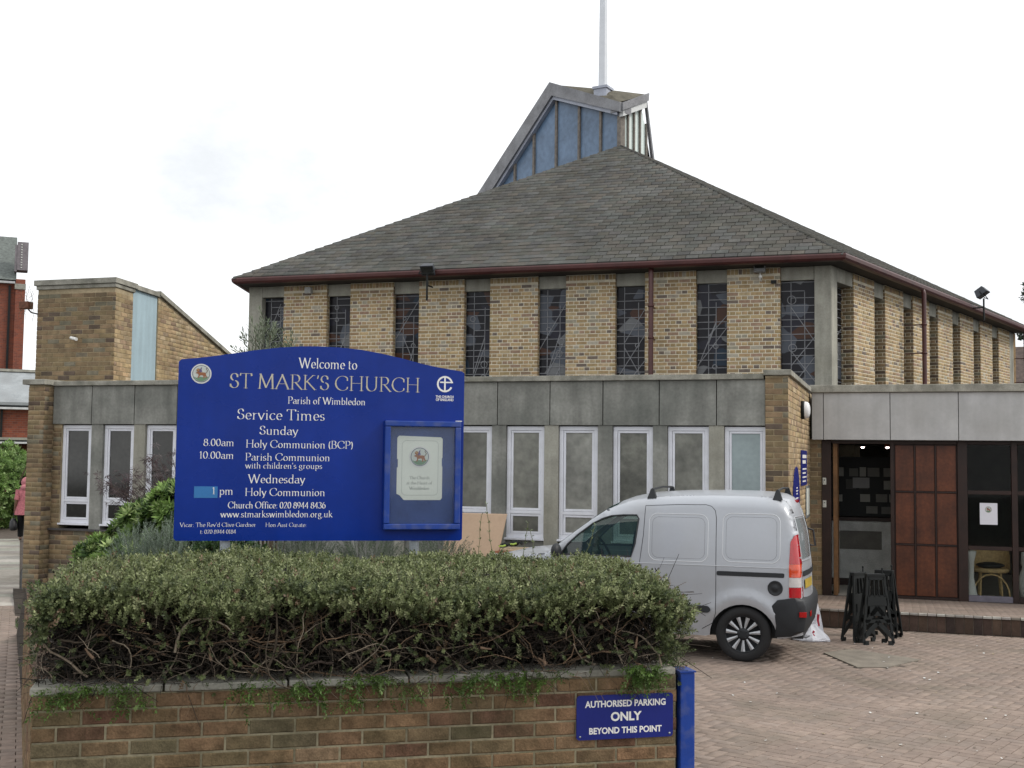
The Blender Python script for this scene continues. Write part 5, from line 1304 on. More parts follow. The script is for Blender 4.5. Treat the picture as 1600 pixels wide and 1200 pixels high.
# crown strips: roof, rear, bonnet between the two sides; windscreen and tailgate glass are separate
def crown_pt(k, s, off=0.0):
    q, z = CR_[k]; a = CR_[max(k-1, 0)]; b = CR_[min(k+1, len(CR_)-1)]
    d = Vector((b[0]-a[0], b[1]-a[1])).normalized(); n2 = Vector((-d.y, d.x))
    h = side_y(q, z); bl_ = 0.045 * (1 - s*s) + off
    return Vector((VX + q + n2.x*bl_, VY - h*s, z + n2.y*bl_))
SS = [math.sin(math.pi/2*t) for t in np.linspace(-1, 1, 21)]
def strip(mb, k0, k1, s0=-1, s1=1, off=0.0):
    S_ = [s for s in SS if s0 <= s <= s1]; n = len(S_)
    V = [crown_pt(k, s, off) for k in range(k0, k1+1) for s in S_]
    mb.add(V, [((i+1)*n+j, (i+1)*n+j+1, i*n+j+1, i*n+j) for i in range(k1-k0) for j in range(n-1)], None, True)
kw0 = min(range(len(CR_)), key=lambda k: abs(CR_[k][0]+2.13)+abs(CR_[k][1]-1.09)); kw1 = min(range(len(CR_)), key=lambda k: abs(CR_[k][0]+1.40)+abs(CR_[k][1]-1.61))
strip(body, 0, kw0); strip(body, kw1, len(CR_)-1)
bmb = body.build('body', M_silver, van)
m_ = bmb.modifiers.new('weld', 'WELD'); m_.merge_threshold = 0.002
ws = MB(); strip(ws, kw0, kw1, off=0.002); ws.build('windscreen', M_vglass, van)
for F in (FVn, FVf):
    m = MB(); side_patch(m, F, win, -0.012); m.build('side_window', M_vglass, van)
    m = MB(); pts = [F.p(a, side_y(a, c) + 0.002, c) for a, c in win]; m.tube(pts + [pts[0]], 0.009, 5, cap=False); m.build('window_seal', M_seam, van)
def seam(F, pts, r=0.0035, mtl=M_seam, name='panel_gap', off=0.0):
    out = []
    for p, q in zip(pts[:-1], pts[1:]):
        n_ = max(1, int(math.hypot(q[0]-p[0], q[1]-p[1])/0.04)); out += [(p[0]+(q[0]-p[0])*i/n_, p[1]+(q[1]-p[1])*i/n_) for i in range(n_)]
    out.append(pts[-1])
    m = MB(); m.tube([F.p(a, side_y(a, c) + off, c) for a, c in out], r, 5, cap=False); m.build(name, mtl, van)
M_press = mat('pressed_panel_edge', (0.60, 0.62, 0.64), rough=0.3, metal=0.35, var=0, bump=0, coat=0.5)
for F in (FVn, FVf):
    seam(F, [(-1.062, 1.612), (-1.075, 1.3), (-1.108, 1.02), (-1.12, 0.6), (-1.10, 0.28)])
    seam(F, [(-1.062, 1.612), (-0.70, 1.632), (-0.40, 1.636), (-0.34, 1.62), (-0.30, 1.575), (-0.287, 1.5), (-0.283, 0.9), (-0.283, 0.5), (-0.32, 0.39), (-0.43, 0.325)])
    seam(F, [(-2.05, 1.03), (-2.08, 0.7), (-2.16, 0.45), (-2.2, 0.28)])
    for (x0, x1, z0, z1) in ((-1.013, -0.372, 1.029, 1.53), (-0.215, 0.385, 1.041, 1.55)):
        R_ = rrect(x0, x1, z0, z1, 0.09, 6); seam(F, R_ + [R_[0]], 0.006, M_press, 'pressed_edge', -0.002)
        R_ = rrect(x0+0.035, x1-0.035, z0+0.03, z1-0.035, 0.07, 6); seam(F, R_ + [R_[0]], 0.0028, M_seam, 'pressed_edge', -0.002)
    seam(F, [(-2.0, 0.995), (-1.12, 0.995), (-0.30, 0.995), (0.46, 0.995)], 0.004, M_press, 'swage_line', 0.001)
    m = MB(); side_patch(m, F, rrect(-0.275, 0.430, 0.895, 0.942, 0.015, 3), 0.004); m.build('door_rail', M_van_bl, van)
    m = MB(); side_patch(m, F, fillet([(-2.05, 0.50), (-0.36, 0.50), (-0.33, 0.53), (-0.36, 0.57), (-2.05, 0.57)], 0.02), 0.012); m.build('rub_strip', M_van_bl, van)
    m = MB(); y_ = side_y(0.336, 0.785); m.lathe(F.p(0.336, y_ - 0.01, 0.785), F.n, [(0.0, 0.079), (0.014, 0.079), (0.018, 0.074), (0.016, 0.066), (0.012, 0.060), (0.013, 0.03), (0.02, 0.022), (0.02, 0)], 26); m.build('fuel_cap', M_van_bl, van)
    # tail lamp in four colours
    segs = [((1.04, 1.345), (0.42, 0.006, 0.012), 'tail_light_red'), ((0.90, 1.04), (0.62, 0.06, 0.01), 'tail_light_amber'), ((0.80, 0.90), (0.55, 0.52, 0.50), 'tail_light_clear'), ((0.69, 0.80), (0.42, 0.006, 0.012), 'tail_light_red')]
    for (z0, z1), c, nm in segs:
        L0 = 0.478 if z0 < 1.2 else 0.478
        if z1 > 1.3: P_ = [(0.478, z0), (qrear(z0) + 0.001, z0), (qrear(1.345) - 0.002, 1.345), (0.530, 1.335), (0.492, 1.27)]
        else: P_ = [(0.478, z0 + 0.002), (qrear(z0), z0 + 0.002), (qrear(z1), z1 - 0.002), (0.478, z1 - 0.002)]
        m = MB(); side_patch(m, F, P_, 0.008, step=0.02)
        m.build('tail_light', mat(nm, c, rough=0.15, var=0.1, vs=30, bump=0, spec=0.6, coat=0.8), van)
# bumper, rear door details
bmp = MB()
def bump_half(F):
    sec = [(0.30, 0.60), (0.36, 0.665), (0.60, 0.695), (0.655, 0.66), (0.685, 0.60), (0.69, 0.50), (0.675, 0.42), (0.66, 0.345), (0.50, 0.29), (0.33, 0.275), (0.345, 0.40), (0.33, 0.50)]
    V = []; st = [(0.0, 0.86), (0.0, 0.80), (-0.0, 0.70), (0.0, 0.4), (0.0, 0.0)]
    for k, yy in enumerate((0.845, 0.80, 0.70, 0.40, 0.0)):
        for q, z in sec:
            qq = q - (0.13 if k == 0 else 0.045 if k == 1 else 0.012 if k == 2 else 0.0) * max(0, (q - 0.5) / 0.2)
            zz = z; V.append(F.p(qq, yy - (0.02 if z < 0.3 and k == 0 else 0), zz))
    n = len(sec); fs = [(i*n+j, i*n+(j+1) % n, (i+1)*n+(j+1) % n, (i+1)*n+j) for i in range(4) for j in range(n)] + [tuple(range(n-1, -1, -1))]
    return V, fs
for F in (FVn, FVf):
    V, fs = bump_half(F)
    if F is FVf: fs = [tuple(reversed(f)) for f in fs]
    bmp.add(V, fs, None, True)
bmp.build('rear_bumper', M_van_bl, van, bevel=0.006)
m = MB(); m.box(VX + 0.682, VX + 0.690, VY - 0.70, VY - 0.55, 0.495, 0.545); m.fbox(FVn, 0.585, 0.655, 0.78, 0.862, 0.50, 0.55); m.build('reflector', mat('red_reflector', (0.40, 0.01, 0.01), rough=0.2, bump=0), van)
def rear_pt(y, z, off): 
    h = side_y(qrear(z), z); s = y / h; return Vector((VX + qrear(z) + 0.045*(1 - s*s) + off, VY - y, z))
def rear_patch(name, ys_, zs_, off, mtl):
    m = MB(); V = [rear_pt(y, z, off) for z in zs_ for y in ys_]; n = len(ys_)
    m.add(V, [(i*n+j+1, i*n+j, (i+1)*n+j, (i+1)*n+j+1) for i in range(len(zs_)-1) for j in range(n-1)], None, True); return m.build(name, mtl, van)
M_rg = mat('grey_tailgate_glass', (0.26, 0.29, 0.30), rough=0.1, var=0.05, bump=0, spec=0.7, coat=0.5)
rear_patch('rear_window', np.linspace(0.06, 0.60, 7), np.linspace(1.08, 1.50, 8), 0.004, M_rg); rear_patch('rear_window', np.linspace(-0.60, -0.06, 7), np.linspace(1.08, 1.50, 8), 0.004, M_rg)
rear_patch('number_plate', np.linspace(0.10, 0.56, 5), [0.77, 0.82, 0.865], 0.012, mat('yellow_plate', (0.42, 0.30, 0.05), rough=0.4, bump=0))
rear_patch('plate_recess', np.linspace(-0.62, 0.63, 7), [0.90, 0.93, 0.955], 0.010, M_van_bl)
m = MB(); P_ = [rear_pt(0.02, z, 0.003) for z in np.linspace(0.70, 1.6, 10)]; m.tube(P_, 0.004, 5); P_ = [rear_pt(y, 1.065, 0.004) for y in np.linspace(-0.62, 0.62, 12)]
R_ = [(0.04, 1.06), (0.62, 1.06), (0.635, 1.3), (0.58, 1.52), (0.04, 1.52)]
for p, q in zip(R_, R_[1:]): m.tube([rear_pt(p[0] + (q[0]-p[0])*t, p[1] + (q[1]-p[1])*t, 0.006) for t in np.linspace(0, 1, 8)], 0.006, 5)
m.build('rear_door_seal', M_press, van)
m = MB(); m.box(VX + 0.478, VX + 0.512, VY - 0.13, VY + 0.13, 1.655, 1.685); m.build('brake_light', mat('red_brake_lens', (0.35, 0.01, 0.015), rough=0.2, bump=0), van, bevel=0.005)
m = MB(); m.tube([rear_pt(-0.62, 1.15, 0.02), rear_pt(-0.66, 1.14, 0.08), rear_pt(-0.67, 1.32, 0.08), rear_pt(-0.62, 1.34, 0.02)], 0.012, 6); m.build('door_hinge', M_van_bl, van)
# wheels
M_spoke = mat('alloy_spoke', (0.42, 0.43, 0.45), rough=0.35, metal=0.4, var=0.1, vs=20, bump=0)
def wheel(cq, F, lbl=None):
    yb = 0.815; c = F.p(cq, yb, 0.287)
    t = MB(); t.lathe(c, F.n, [(-0.19, 0.19), (-0.19, 0.26), (-0.175, 0.284), (-0.14, 0.291), (-0.05, 0.291), (-0.012, 0.284), (0.004, 0.262), (0.006, 0.225), (-0.004, 0.196), (-0.03, 0.19), (-0.19, 0.19)], 40)
    ty = t.build('wheel', mat('tyre_rubber_%s%d' % ('n' if F is FVn else 'f', int(cq)), (0.018, 0.018, 0.019), rough=0.85, var=0.15, bump=0.3, bs=90), van)
    r = MB(); r.lathe(c - F.n*0.03, F.n, [(0.0, 0.198), (0.02, 0.195), (0.02, 0.186), (-0.02, 0.18), (-0.05, 0.10), (-0.05, 0.0)], 32); r.build('rim', M_van_bl, ty)
    s = MB(); e1 = F.u; e2 = Vector((0, 0, 1))
    for k in range(11):
        a = 2*math.pi*k/11 + 0.14; d = e1*math.cos(a) + e2*math.sin(a); w_ = e1*-math.sin(a) + e2*math.cos(a)
        V = []
        for rr_, hw, dp in ((0.062, 0.010, -0.018), (0.12, 0.013, -0.010), (0.180, 0.022, -0.006)):
            V += [c + d*rr_ + w_*hw + F.n*(dp - 0.008), c + d*rr_ + F.n*dp, c + d*rr_ - w_*hw + F.n*(dp - 0.008)]
        s.add(V, [(i*3+j, i*3+j+1, (i+1)*3+j+1, (i+1)*3+j) for i in range(2) for j in range(2)] + [(0, 3, 6), (8, 5, 2)], None, False)
    s.build('spoke', M_spoke, ty)
    h = MB(); h.lathe(c, F.n, [(-0.03, 0.066), (-0.014, 0.062), (-0.010, 0.03), (-0.010, 0)], 20)
    for k in range(4):
        a = 2*math.pi*k/4 + 0.6; p = c + (e1*math.cos(a) + e2*math.sin(a))*0.045; h.lathe(p - F.n*0.014, F.n, [(0, 0.009), (0.01, 0.008), (0.01, 0)], 8)
    h.build('hub_cap', M_van_bl, ty)
for cq in (0.0, -2.6):
    for F in (FVn, FVf): wheel(cq, F)
# wheel housings and underbody so arches read dark
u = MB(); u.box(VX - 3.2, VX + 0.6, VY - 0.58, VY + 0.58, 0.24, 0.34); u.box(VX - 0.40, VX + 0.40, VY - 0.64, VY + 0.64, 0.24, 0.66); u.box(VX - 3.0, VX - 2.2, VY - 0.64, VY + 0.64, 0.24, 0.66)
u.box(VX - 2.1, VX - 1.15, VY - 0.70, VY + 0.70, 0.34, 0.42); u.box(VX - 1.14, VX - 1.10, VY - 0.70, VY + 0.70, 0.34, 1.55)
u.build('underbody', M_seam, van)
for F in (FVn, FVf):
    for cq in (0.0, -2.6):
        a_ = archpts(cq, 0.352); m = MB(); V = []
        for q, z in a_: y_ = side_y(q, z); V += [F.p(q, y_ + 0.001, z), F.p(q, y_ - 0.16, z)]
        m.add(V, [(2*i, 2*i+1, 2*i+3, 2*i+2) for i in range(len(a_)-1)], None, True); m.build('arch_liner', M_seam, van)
# roof bars: two cross bars, each with near and far foot
for q in (-1.01, 0.346):
    rb2 = MB(); zt_ = ztop(q); yb = 0.62
    rb2.tube([(VX + q, VY - yb, zt_ + 0.085), (VX + q, VY, zt_ + 0.10), (VX + q, VY + yb, zt_ + 0.085)], 0.012, 6)
    rbo = rb2.build('roof_bar', M_van_bl, van)
    for s in (-1, 1):
        m = MB(); V = [Vector((VX + q + a*k, VY + s*(yb + b), z)) for z, k, b in ((zt_ - 0.015, 1.0, 0.035), (zt_ + 0.045, 0.6, 0.015), (zt_ + 0.09, 0.35, 0.0)) for a in (-0.052, 0.052)]
        V2 = [v + Vector((0, -s*0.06, 0)) for v in V]
        m.add(V + V2, [(0, 1, 3, 2), (2, 3, 5, 4), (6, 8, 9, 7), (8, 10, 11, 9), (0, 2, 8, 6), (2, 4, 10, 8), (1, 7, 9, 3), (3, 9, 11, 5), (4, 5, 11, 10)])
        m.build('bar_foot', M_van_bl, rbo, bevel=0.004)
# mirrors, seats, wheel, dash
for F in (FVn, FVf):
    m = MB(); m.ell(F.p(-2.02, 0.93, 1.10), (0.055, 0.10, 0.085), n=14, m=9); m.tube([F.p(-2.02, 0.80, 1.05), F.p(-2.02, 0.90, 1.06)], 0.025, 6); m.build('door_mirror', M_van_bl, van)
    m = MB(); m.fbox(F, -1.72, -1.25, 0.12, 0.58, 0.55, 0.72); m.prism(Fr(F.o, F.u, F.n), [(-1.33, 0.70), (-1.18, 0.70), (-1.12, 1.30), (-1.22, 1.32)], 0.14, 0.56); m.prism(F, [(-1.21, 1.34), (-1.13, 1.34), (-1.12, 1.50), (-1.19, 1.50)], 0.24, 0.46)
    m.build('seat', mat('dark_seat_cloth', (0.03, 0.035, 0.045), rough=0.9), van, bevel=0.03)
m = MB(); m.lathe((VX - 1.80, VY + 0.35, 1.02), (0.9, 0, 0.5), [(0, 0.175), (0.015, 0.19), (0.03, 0.175), (0.015, 0.16), (0, 0.175)], 24); m.tube([(VX - 1.80, VY + 0.35, 1.02), (VX - 2.0, VY + 0.35, 0.92)], 0.03, 8); m.build('steering_wheel', M_black, van)
m = MB(); m.fbox(FVn, -2.25, -1.85, -0.70, 0.70, 0.60, 0.98); m.build('dashboard', M_van_bl, van, bevel=0.04)
m = MB(); m.tube([(VX + 0.55, VY - 0.45, 0.27), (VX + 0.62, VY - 0.45, 0.235), (VX + 0.66, VY - 0.45, 0.26)], 0.008, 6); m.build('towing_eye', M_galv, van)
m = MB(); m.fbox(FVn, -3.42, -3.30, -0.72, 0.72, 0.30, 0.55); m.build('front_bumper', M_van_bl, van, bevel=0.03)
for F in (FVn, FVf):
    m = MB(); m.ell(F.p(-3.24, 0.60, 0.76), (0.10, 0.13, 0.09)); m.build('headlight', M_rg, van)

# ================================================================== folding plastic trestles
def trestle(pos, rz, label, open_ang=0.20, first=None):
    if first is None:
        t = thing('plastic_trestle', label, 'trestle', (0, 0, 0), 'folding black plastic trestles')
        for s in (-1, 1):
            Fx = Fr((0, 0, 0), (1, 0, 0), (0, -1, 0))
            m = MB(); H_ = 0.80; wb_, wt_ = 0.24, 0.13
            def P3(a, c, d): # panel point on the leaning leg
                return Vector((a, s*(0.03 + (H_ - c)*open_ang) + s*d, c))
            def bar(a0, c0_, a1, c1_, w):
                d = Vector((a1-a0, c1_-c0_)).normalized(); n2 = Vector((-d.y, d.x))*w
                q = [(a0-n2.x, c0_-n2.y), (a1-n2.x, c1_-n2.y), (a1+n2.x, c1_+n2.y), (a0+n2.x, c0_+n2.y)]
                V = [P3(a, c, 0.016) for a, c in q] + [P3(a, c, -0.016) for a, c in q]
                m.add(V, [(0, 1, 2, 3), (7, 6, 5, 4), (0, 4, 5, 1), (1, 5, 6, 2), (2, 6, 7, 3), (3, 7, 4, 0)])
            bar(-wb_, 0.02, -wt_, H_, 0.020); bar(wb_, 0.02, wt_, H_, 0.020)
            bar(-wt_, H_-0.02, wt_, H_-0.02, 0.022); bar(-0.155, 0.56, 0.155, 0.56, 0.016)
            bar(-0.17, 0.50, 0.17, 0.50, 0.045)
            bar(-0.19, 0.26, 0.0, 0.44, 0.03); bar(0.19, 0.26, 0.0, 0.44, 0.03); bar(-0.12, 0.40, 0.12, 0.40, 0.06); bar(-0.20, 0.28, 0.20, 0.28, 0.02)
            bar(-0.22, 0.10, 0.0, 0.27, 0.030); bar(0.22, 0.10, 0.0, 0.27, 0.030)
            for k in range(4): bar(-0.12 + k*0.08, 0.56, -0.10 + k*0.067, H_-0.03, 0.008)
            bar(-0.24, 0.025, -0.16, 0.025, 0.024); bar(0.16, 0.025, 0.24, 0.025, 0.024)
            m.build('leg_panel', M_black, t)
        m = MB(); m.box(-0.15, 0.15, -0.05, 0.05, 0.79, 0.83); m.build('top_beam', M_black, t, bevel=0.006)
        m = MB(); m.tube([(0.12, 0, 0.83), (0.12, 0, 0.88)], 0.012, 6); m.ell((0.12, 0, 0.885), (0.018, 0.018, 0.016), n=6, m=4); m.build('peg', M_black, t)
        t.location = pos; t.rotation_euler = (0, 0, rz); return t
    c = first.copy(); COL.objects.link(c); c.location = pos; c.rotation_euler = (0, 0, rz); c['label'] = label
    for ch in list(first.children):
        d = ch.copy(); COL.objects.link(d); d.parent = c
    return c
t1 = trestle((-0.20, 14.86, gz(0, 14.86)), math.radians(24), 'black plastic trestle in front, broad leg panel nearest the camera', 0.13)
bpy.context.view_layer.update()
t2 = trestle((-0.40, 15.06, gz(0, 15.06)), math.radians(52), 'black plastic trestle on the left of the stacked set', first=t1)
t3 = trestle((-0.10, 15.72, gz(0, 15.72)), math.radians(-12), 'rearmost black trestle showing triangular cut-outs on the right', first=t1)
t3.rotation_euler = (0, 0, math.radians(-18))
for t_ in (t1, t2, t3): t_.scale = (0.76, 0.72, 1.0); t_.location.x -= 0.05

# ================================================================== white sacks behind the van
def sack(cx, cy, rx, ry, h, label, seed, lean=0.0, red=True):
    rnd = random.Random(seed); t = thing('plastic_sack', label, 'sack', (cx, cy, 0), 'white rubble sacks behind the van')
    m = MB(); n = 22; V = []; L_ = 9
    for i in range(L_):
        f = i/(L_-1)
        k = [0.90, 1.04, 1.06, 0.98, 0.84, 0.62, 0.40, 0.24, 0.30][i]; z = [0.0, 0.04, 0.10, 0.2, 0.35, 0.55, 0.75, 0.9, 1.0][i]*h
        for j in range(n):
            a = 2*math.pi*j/n; w = 1 + 0.10*math.sin(5*a + seed) * (0.4+f) + rnd.uniform(-0.05, 0.05)
            V.append((cx + math.cos(a)*rx*k*w + lean*f*0.3, cy + math.sin(a)*ry*k*w, gz(cx, cy) + z + rnd.uniform(-0.01, 0.01)*h*2*(i > 0)))
    m.add(V, [(i*n+j, i*n+(j+1) % n, (i+1)*n+(j+1) % n, (i+1)*n+j) for i in range(L_-1) for j in range(n)], None, False)
    m.add(V[-n:], [tuple(range(n))], None)
    m.build('bag', mat('white_plastic_%d' % seed, (0.72, 0.72, 0.76), rough=0.4, var=0.06, bump=0.3, bs=30, bdist=0.01), t)
    if red:
        m = MB(); m.tube([(cx + rx*0.25, cy - ry*0.72, gz(cx, cy) + h*0.30), (cx + rx*0.12, cy - ry*0.66, gz(cx, cy) + h*0.42), (cx + rx*0.22, cy - ry*0.56, gz(cx, cy) + h*0.55)], 0.016, 6)
        m.build('red_print', mat('red_print_%d' % seed, (0.45, 0.02, 0.04), rough=0.5), t)
    return t
sack(-1.00, 14.88, 0.22, 0.15, 0.22, 'plump white plastic sack on the ground by the van bumper', 3)
sack(-0.93, 15.02, 0.085, 0.085, 0.56, 'tall white sack with red print standing behind the van', 8, -0.12)

# ================================================================== things on the bed by the windows
md = thing('board', 'pale beige fibreboard sheet leaning against the window wall', 'board', (-5.3, 15.2, 0.3))
Fmd = Fr((-5.85, 15.15, 0), (1, 0, 0), Vector((0, -1, 0.0)))
m = MB()
m.add([(-5.85, 14.88, 0.35), (-5.10, 14.88, 0.35), (-5.00, 15.26, 1.345), (-5.85, 15.26, 1.345), (-5.85, 14.92, 0.35), (-5.10, 14.92, 0.35), (-5.00, 15.28, 1.36), (-5.85, 15.28, 1.36)],
      [(0, 1, 2, 3), (7, 6, 5, 4), (0, 4, 5, 1), (1, 5, 6, 2), (2, 6, 7, 3), (3, 7, 4, 0)]); m.build('sheet', mat('fibreboard', (0.48, 0.34, 0.235), rough=0.9, var=0.06, vs=3, bump=0.1), md, bevel=0.002)
pk2 = thing('board_stack', 'low stack of planks and white trim lying below the windows', 'planks', (-4.6, 15.0, 0.8))
cols = [(0.42, 0.28, 0.18), (0.7, 0.68, 0.62), (0.30, 0.12, 0.07), (0.55, 0.42, 0.28)]
for k in range(4):
    m = MB(); m.box(-5.15 + 0.06*k, -3.9 - 0.08*k, 14.80 + 0.03*k, 15.25, 0.80 + 0.032*k, 0.828 + 0.032*k); m.build('plank', mat('plank_%d' % k, cols[k], rough=0.8, var=0.1, vs=8), pk2, bevel=0.002)
m = MB(); m.box(-5.0, -4.0, 14.85, 15.2, 0.3, 0.795); m.build('trestle_box', M_mortar_w, pk2)
for k, (x, z) in enumerate(((-4.95, 0.955), (-4.80, 0.985))):
    gl_ = thing('work_glove', ['flattened black and lime work glove on the planks, left', 'crumpled black and lime work glove on the planks, right'][k], 'glove', (x, 15.0, z), 'work gloves')
    m = MB(); m.ell((x, 15.0, z + 0.01), (0.06, 0.05, 0.025 + 0.02*k), n=10, m=6)
    for q in range(4): m.tube([(x + 0.03, 14.97 + 0.02*q, z + 0.01), (x + 0.085, 14.96 + 0.023*q, z + 0.02), (x + 0.11, 14.955 + 0.025*q, z)], 0.011, 6)
    m.build('palm', M_black, gl_)
    m = MB(); m.tube([(x - 0.02, 14.96, z + 0.0), (x - 0.05, 14.97, z - 0.012), (x - 0.07, 15.0, z - 0.005), (x + 0.0, 14.94, z - 0.005), (x + 0.04, 14.94, z + 0.01)], 0.012, 6); m.build('cuff', mat('lime_trim_%d' % k, (0.45, 0.60, 0.12), rough=0.7), gl_)

# ================================================================== wicker chair behind the screen
wc = thing('wicker_chair', 'honey wicker armchair seen through the lower glass pane', 'chair', (1.42, 20.5, 0))
M_wick = mat('wicker', (0.55, 0.38, 0.18), rough=0.7, var=0.25, vs=30, bump=0.5, bs=80)
m = MB(); n = 26
V = []
for i in range(6):
    z = 0.42 + 0.30*i/5
    for j in range(n+1):
        a = math.radians(-20 + 220*j/n); V.append((1.42 + 0.30*math.cos(a), 20.55 + 0.27*math.sin(a), z - (0.10 if i == 5 and (j < 4 or j > n-4) else 0)))
m.add(V, [(i*(n+1)+j, i*(n+1)+j+1, (i+1)*(n+1)+j+1, (i+1)*(n+1)+j) for i in range(5) for j in range(n)], None, True)
m.build('back_weave', M_wick, wc)
m = MB(); m.lathe((1.42, 20.55, 0.38), (0, 0, 1), [(0, 0), (0, 0.27), (0.03, 0.29), (0.06, 0.27), (0.07, 0)], 24); m.build('seat', M_wick, wc)
for a in (-35, 35, 145, 215):
    m = MB(); x, y = 1.42 + 0.25*math.cos(math.radians(a + 90)), 20.55 + 0.22*math.sin(math.radians(a + 90)); m.tube([(x, y, 0.38), (x + (x-1.42)*0.15, y, 0.0)], 0.018, 7); m.build('leg', M_wick, wc)
m = MB(); m.tube([(1.42 + 0.27*math.cos(t), 20.30, 0.02 + 0.34*math.sin(t)) for t in [math.pi*i/10 for i in range(11)]], 0.014, 6); m.build('front_arch', M_wick, wc)
cu_ = MB(); cu_.ell((1.42, 20.5, 0.49), (0.22, 0.2, 0.05)); cu_.build('cushion', M_black, wc)
vs2 = thing('white_stand', 'curved white floor stand behind the lower glass pane', 'stand', (1.1, 20.4, 0))
m = MB(); m.lathe((1.12, 20.3, 0), (0, 0, 1), [(0.0, 0.10), (0.05, 0.09), (0.3, 0.045), (0.55, 0.05), (0.72, 0.09), (0.74, 0)], 18); m.build('column', M_white_l, vs2)
m = MB(); m.lathe((1.12, 20.3, 0.74), (0, 0, 1), [(0, 0.0), (0, 0.11), (0.02, 0.11), (0.02, 0)], 18); m.build('top', M_white_l, vs2)
wv = thing('white_vase', 'rounded white vase at the right edge pane of the screen', 'vase', (1.95, 20.3, 0))
m = MB(); m.lathe((1.95, 20.3, 0.0), (0, 0, 1), [(0, 0.08), (0.05, 0.11), (0.3, 0.14), (0.5, 0.08), (0.55, 0.10), (0.72, 0.09), (0.74, 0.0)], 18); m.build('vase', mat('glazed_white', (0.6, 0.6, 0.58), rough=0.3), wv)

# ================================================================== HEDGE
def leaf_quad(L_, W_, fold=0.25, base=(0, 0, 0), d=(0, 0, 1), side=(1, 0, 0)):
    d = np.array(d, float); s = np.array(side, float); n = np.cross(d, s); b = np.array(base, float)
    return [b, b + d*L_*0.5 + s*W_*0.5 + n*W_*fold, b + d*L_, b + d*L_*0.5 - s*W_*0.5 + n*W_*fold]
def sprig_template(n, stem, L_, W_, spread=0.9, seed=0, whorl=False):
    r = np.random.default_rng(seed); V = []; F_ = []
    for i in range(n):
        t = (i + 0.5)/n if not whorl else r.uniform(0.75, 1.0); a = i*2.4 + r.uniform(-.3, .3); el = spread * (1 - 0.4*t) + r.uniform(-.15, .15)
        if whorl: el = r.uniform(0.5, 1.45)
        d = np.array([math.cos(a)*math.sin(el), math.sin(a)*math.sin(el), math.cos(el)]); sd = np.cross(d, [0, 0, 1.0]); sd /= np.linalg.norm(sd) + 1e-9
        q = leaf_quad(L_*r.uniform(.75, 1.2), W_*r.uniform(.8, 1.15), 0.2, (0, 0, stem*t), d, sd)
        k = len(V); V += q; F_.append([k, k+1, k+2, k+3])
    return np.array(V), np.array(F_)
def lerp_cols(n, cols, w, jit=0.25):
    c = np.array(cols)[RNG.choice(len(cols), n, p=np.array(w)/sum(w))]; return np.clip(c * RNG.uniform(1-jit, 1+jit, (n, 1)), 0.003, 1)
def spawn(name, parent, tmpl, pos, dirs, scale, cols, kind='stuff', label=None, mtl=None):
    tv, tf = tmpl; n = len(pos)
    M = rotmats(dirs, RNG.uniform(0, 6.28, n)) * scale[:, None, None]
    lc = RNG.uniform(0.75, 1.25, (len(tf), 1)) * np.ones((1, 3))
    V, F_, C = instance_np(tv, tf, M, pos, lc, cols)
    return mass(name, mtl or M_leaf, parent, V, F_, C, kind=kind, label=label)
hedge = thing('hedge', 'trimmed small-leaved hedge, bare and twiggy low down, over the garden wall', 'hedge', FG.p(1.6, -0.6, 0.93))
gu_, gn_ = np.array(FG.u), np.array(FG.n); go_ = np.array(FG.o)
def GP(a, b, c): return go_ + np.outer(a, gu_) + np.outer(b, gn_) + np.outer(c, [0, 0, 1.0])
def lump(a, b, s=1.0): return 0.020*np.sin(a*5.1 + b*3.3) + 0.018*np.sin(a*11.7 - b*7.1 + 1) + 0.012*np.sin(a*23 + b*17)
def topc(a, b):
    c = 1.475 + 0.012*(a/3.3) + lump(a, b) + 0.02*np.sin(a*1.7 + 0.5)
    c -= 0.09*np.clip((b + 0.18)/0.30, 0, 1)**2           # rounds over at the front
    c -= 0.22*np.clip((a - 3.02)/0.40, 0, 1)**2 + 0.12*np.clip((-a + 0.22)/0.3, 0, 1)**2
    c -= 0.10*np.clip((-b - 1.2)/0.25, 0, 1)**2
    return c
SPR = sprig_template(16, 0.070, 0.0155, 0.0100, 1.1, 1)
n = 21000
a = RNG.uniform(0.0, 3.32, n); b = -1.42 + 1.55*RNG.uniform(0, 1, n)**0.8; dpt = RNG.exponential(0.030, n)
pos = GP(a, b, topc(a, b) - 0.03 - dpt)
dirs = np.stack([RNG.normal(0, .55, n), RNG.normal(0, .55, n) , np.ones(n)], 1) + gn_[None]*np.clip((b + 0.15)/0.2, -0.3, 1)[:, None]*0.9
HC = [(0.205, 0.235, 0.105), (0.145, 0.175, 0.07), (0.28, 0.305, 0.155), (0.24, 0.17, 0.11), (0.07, 0.09, 0.038)]
cols = lerp_cols(n, HC, (5, 5, 3, 0.5, 2))
spawn('foliage', hedge, SPR, pos, dirs, RNG.uniform(.75, 1.3, n), cols)
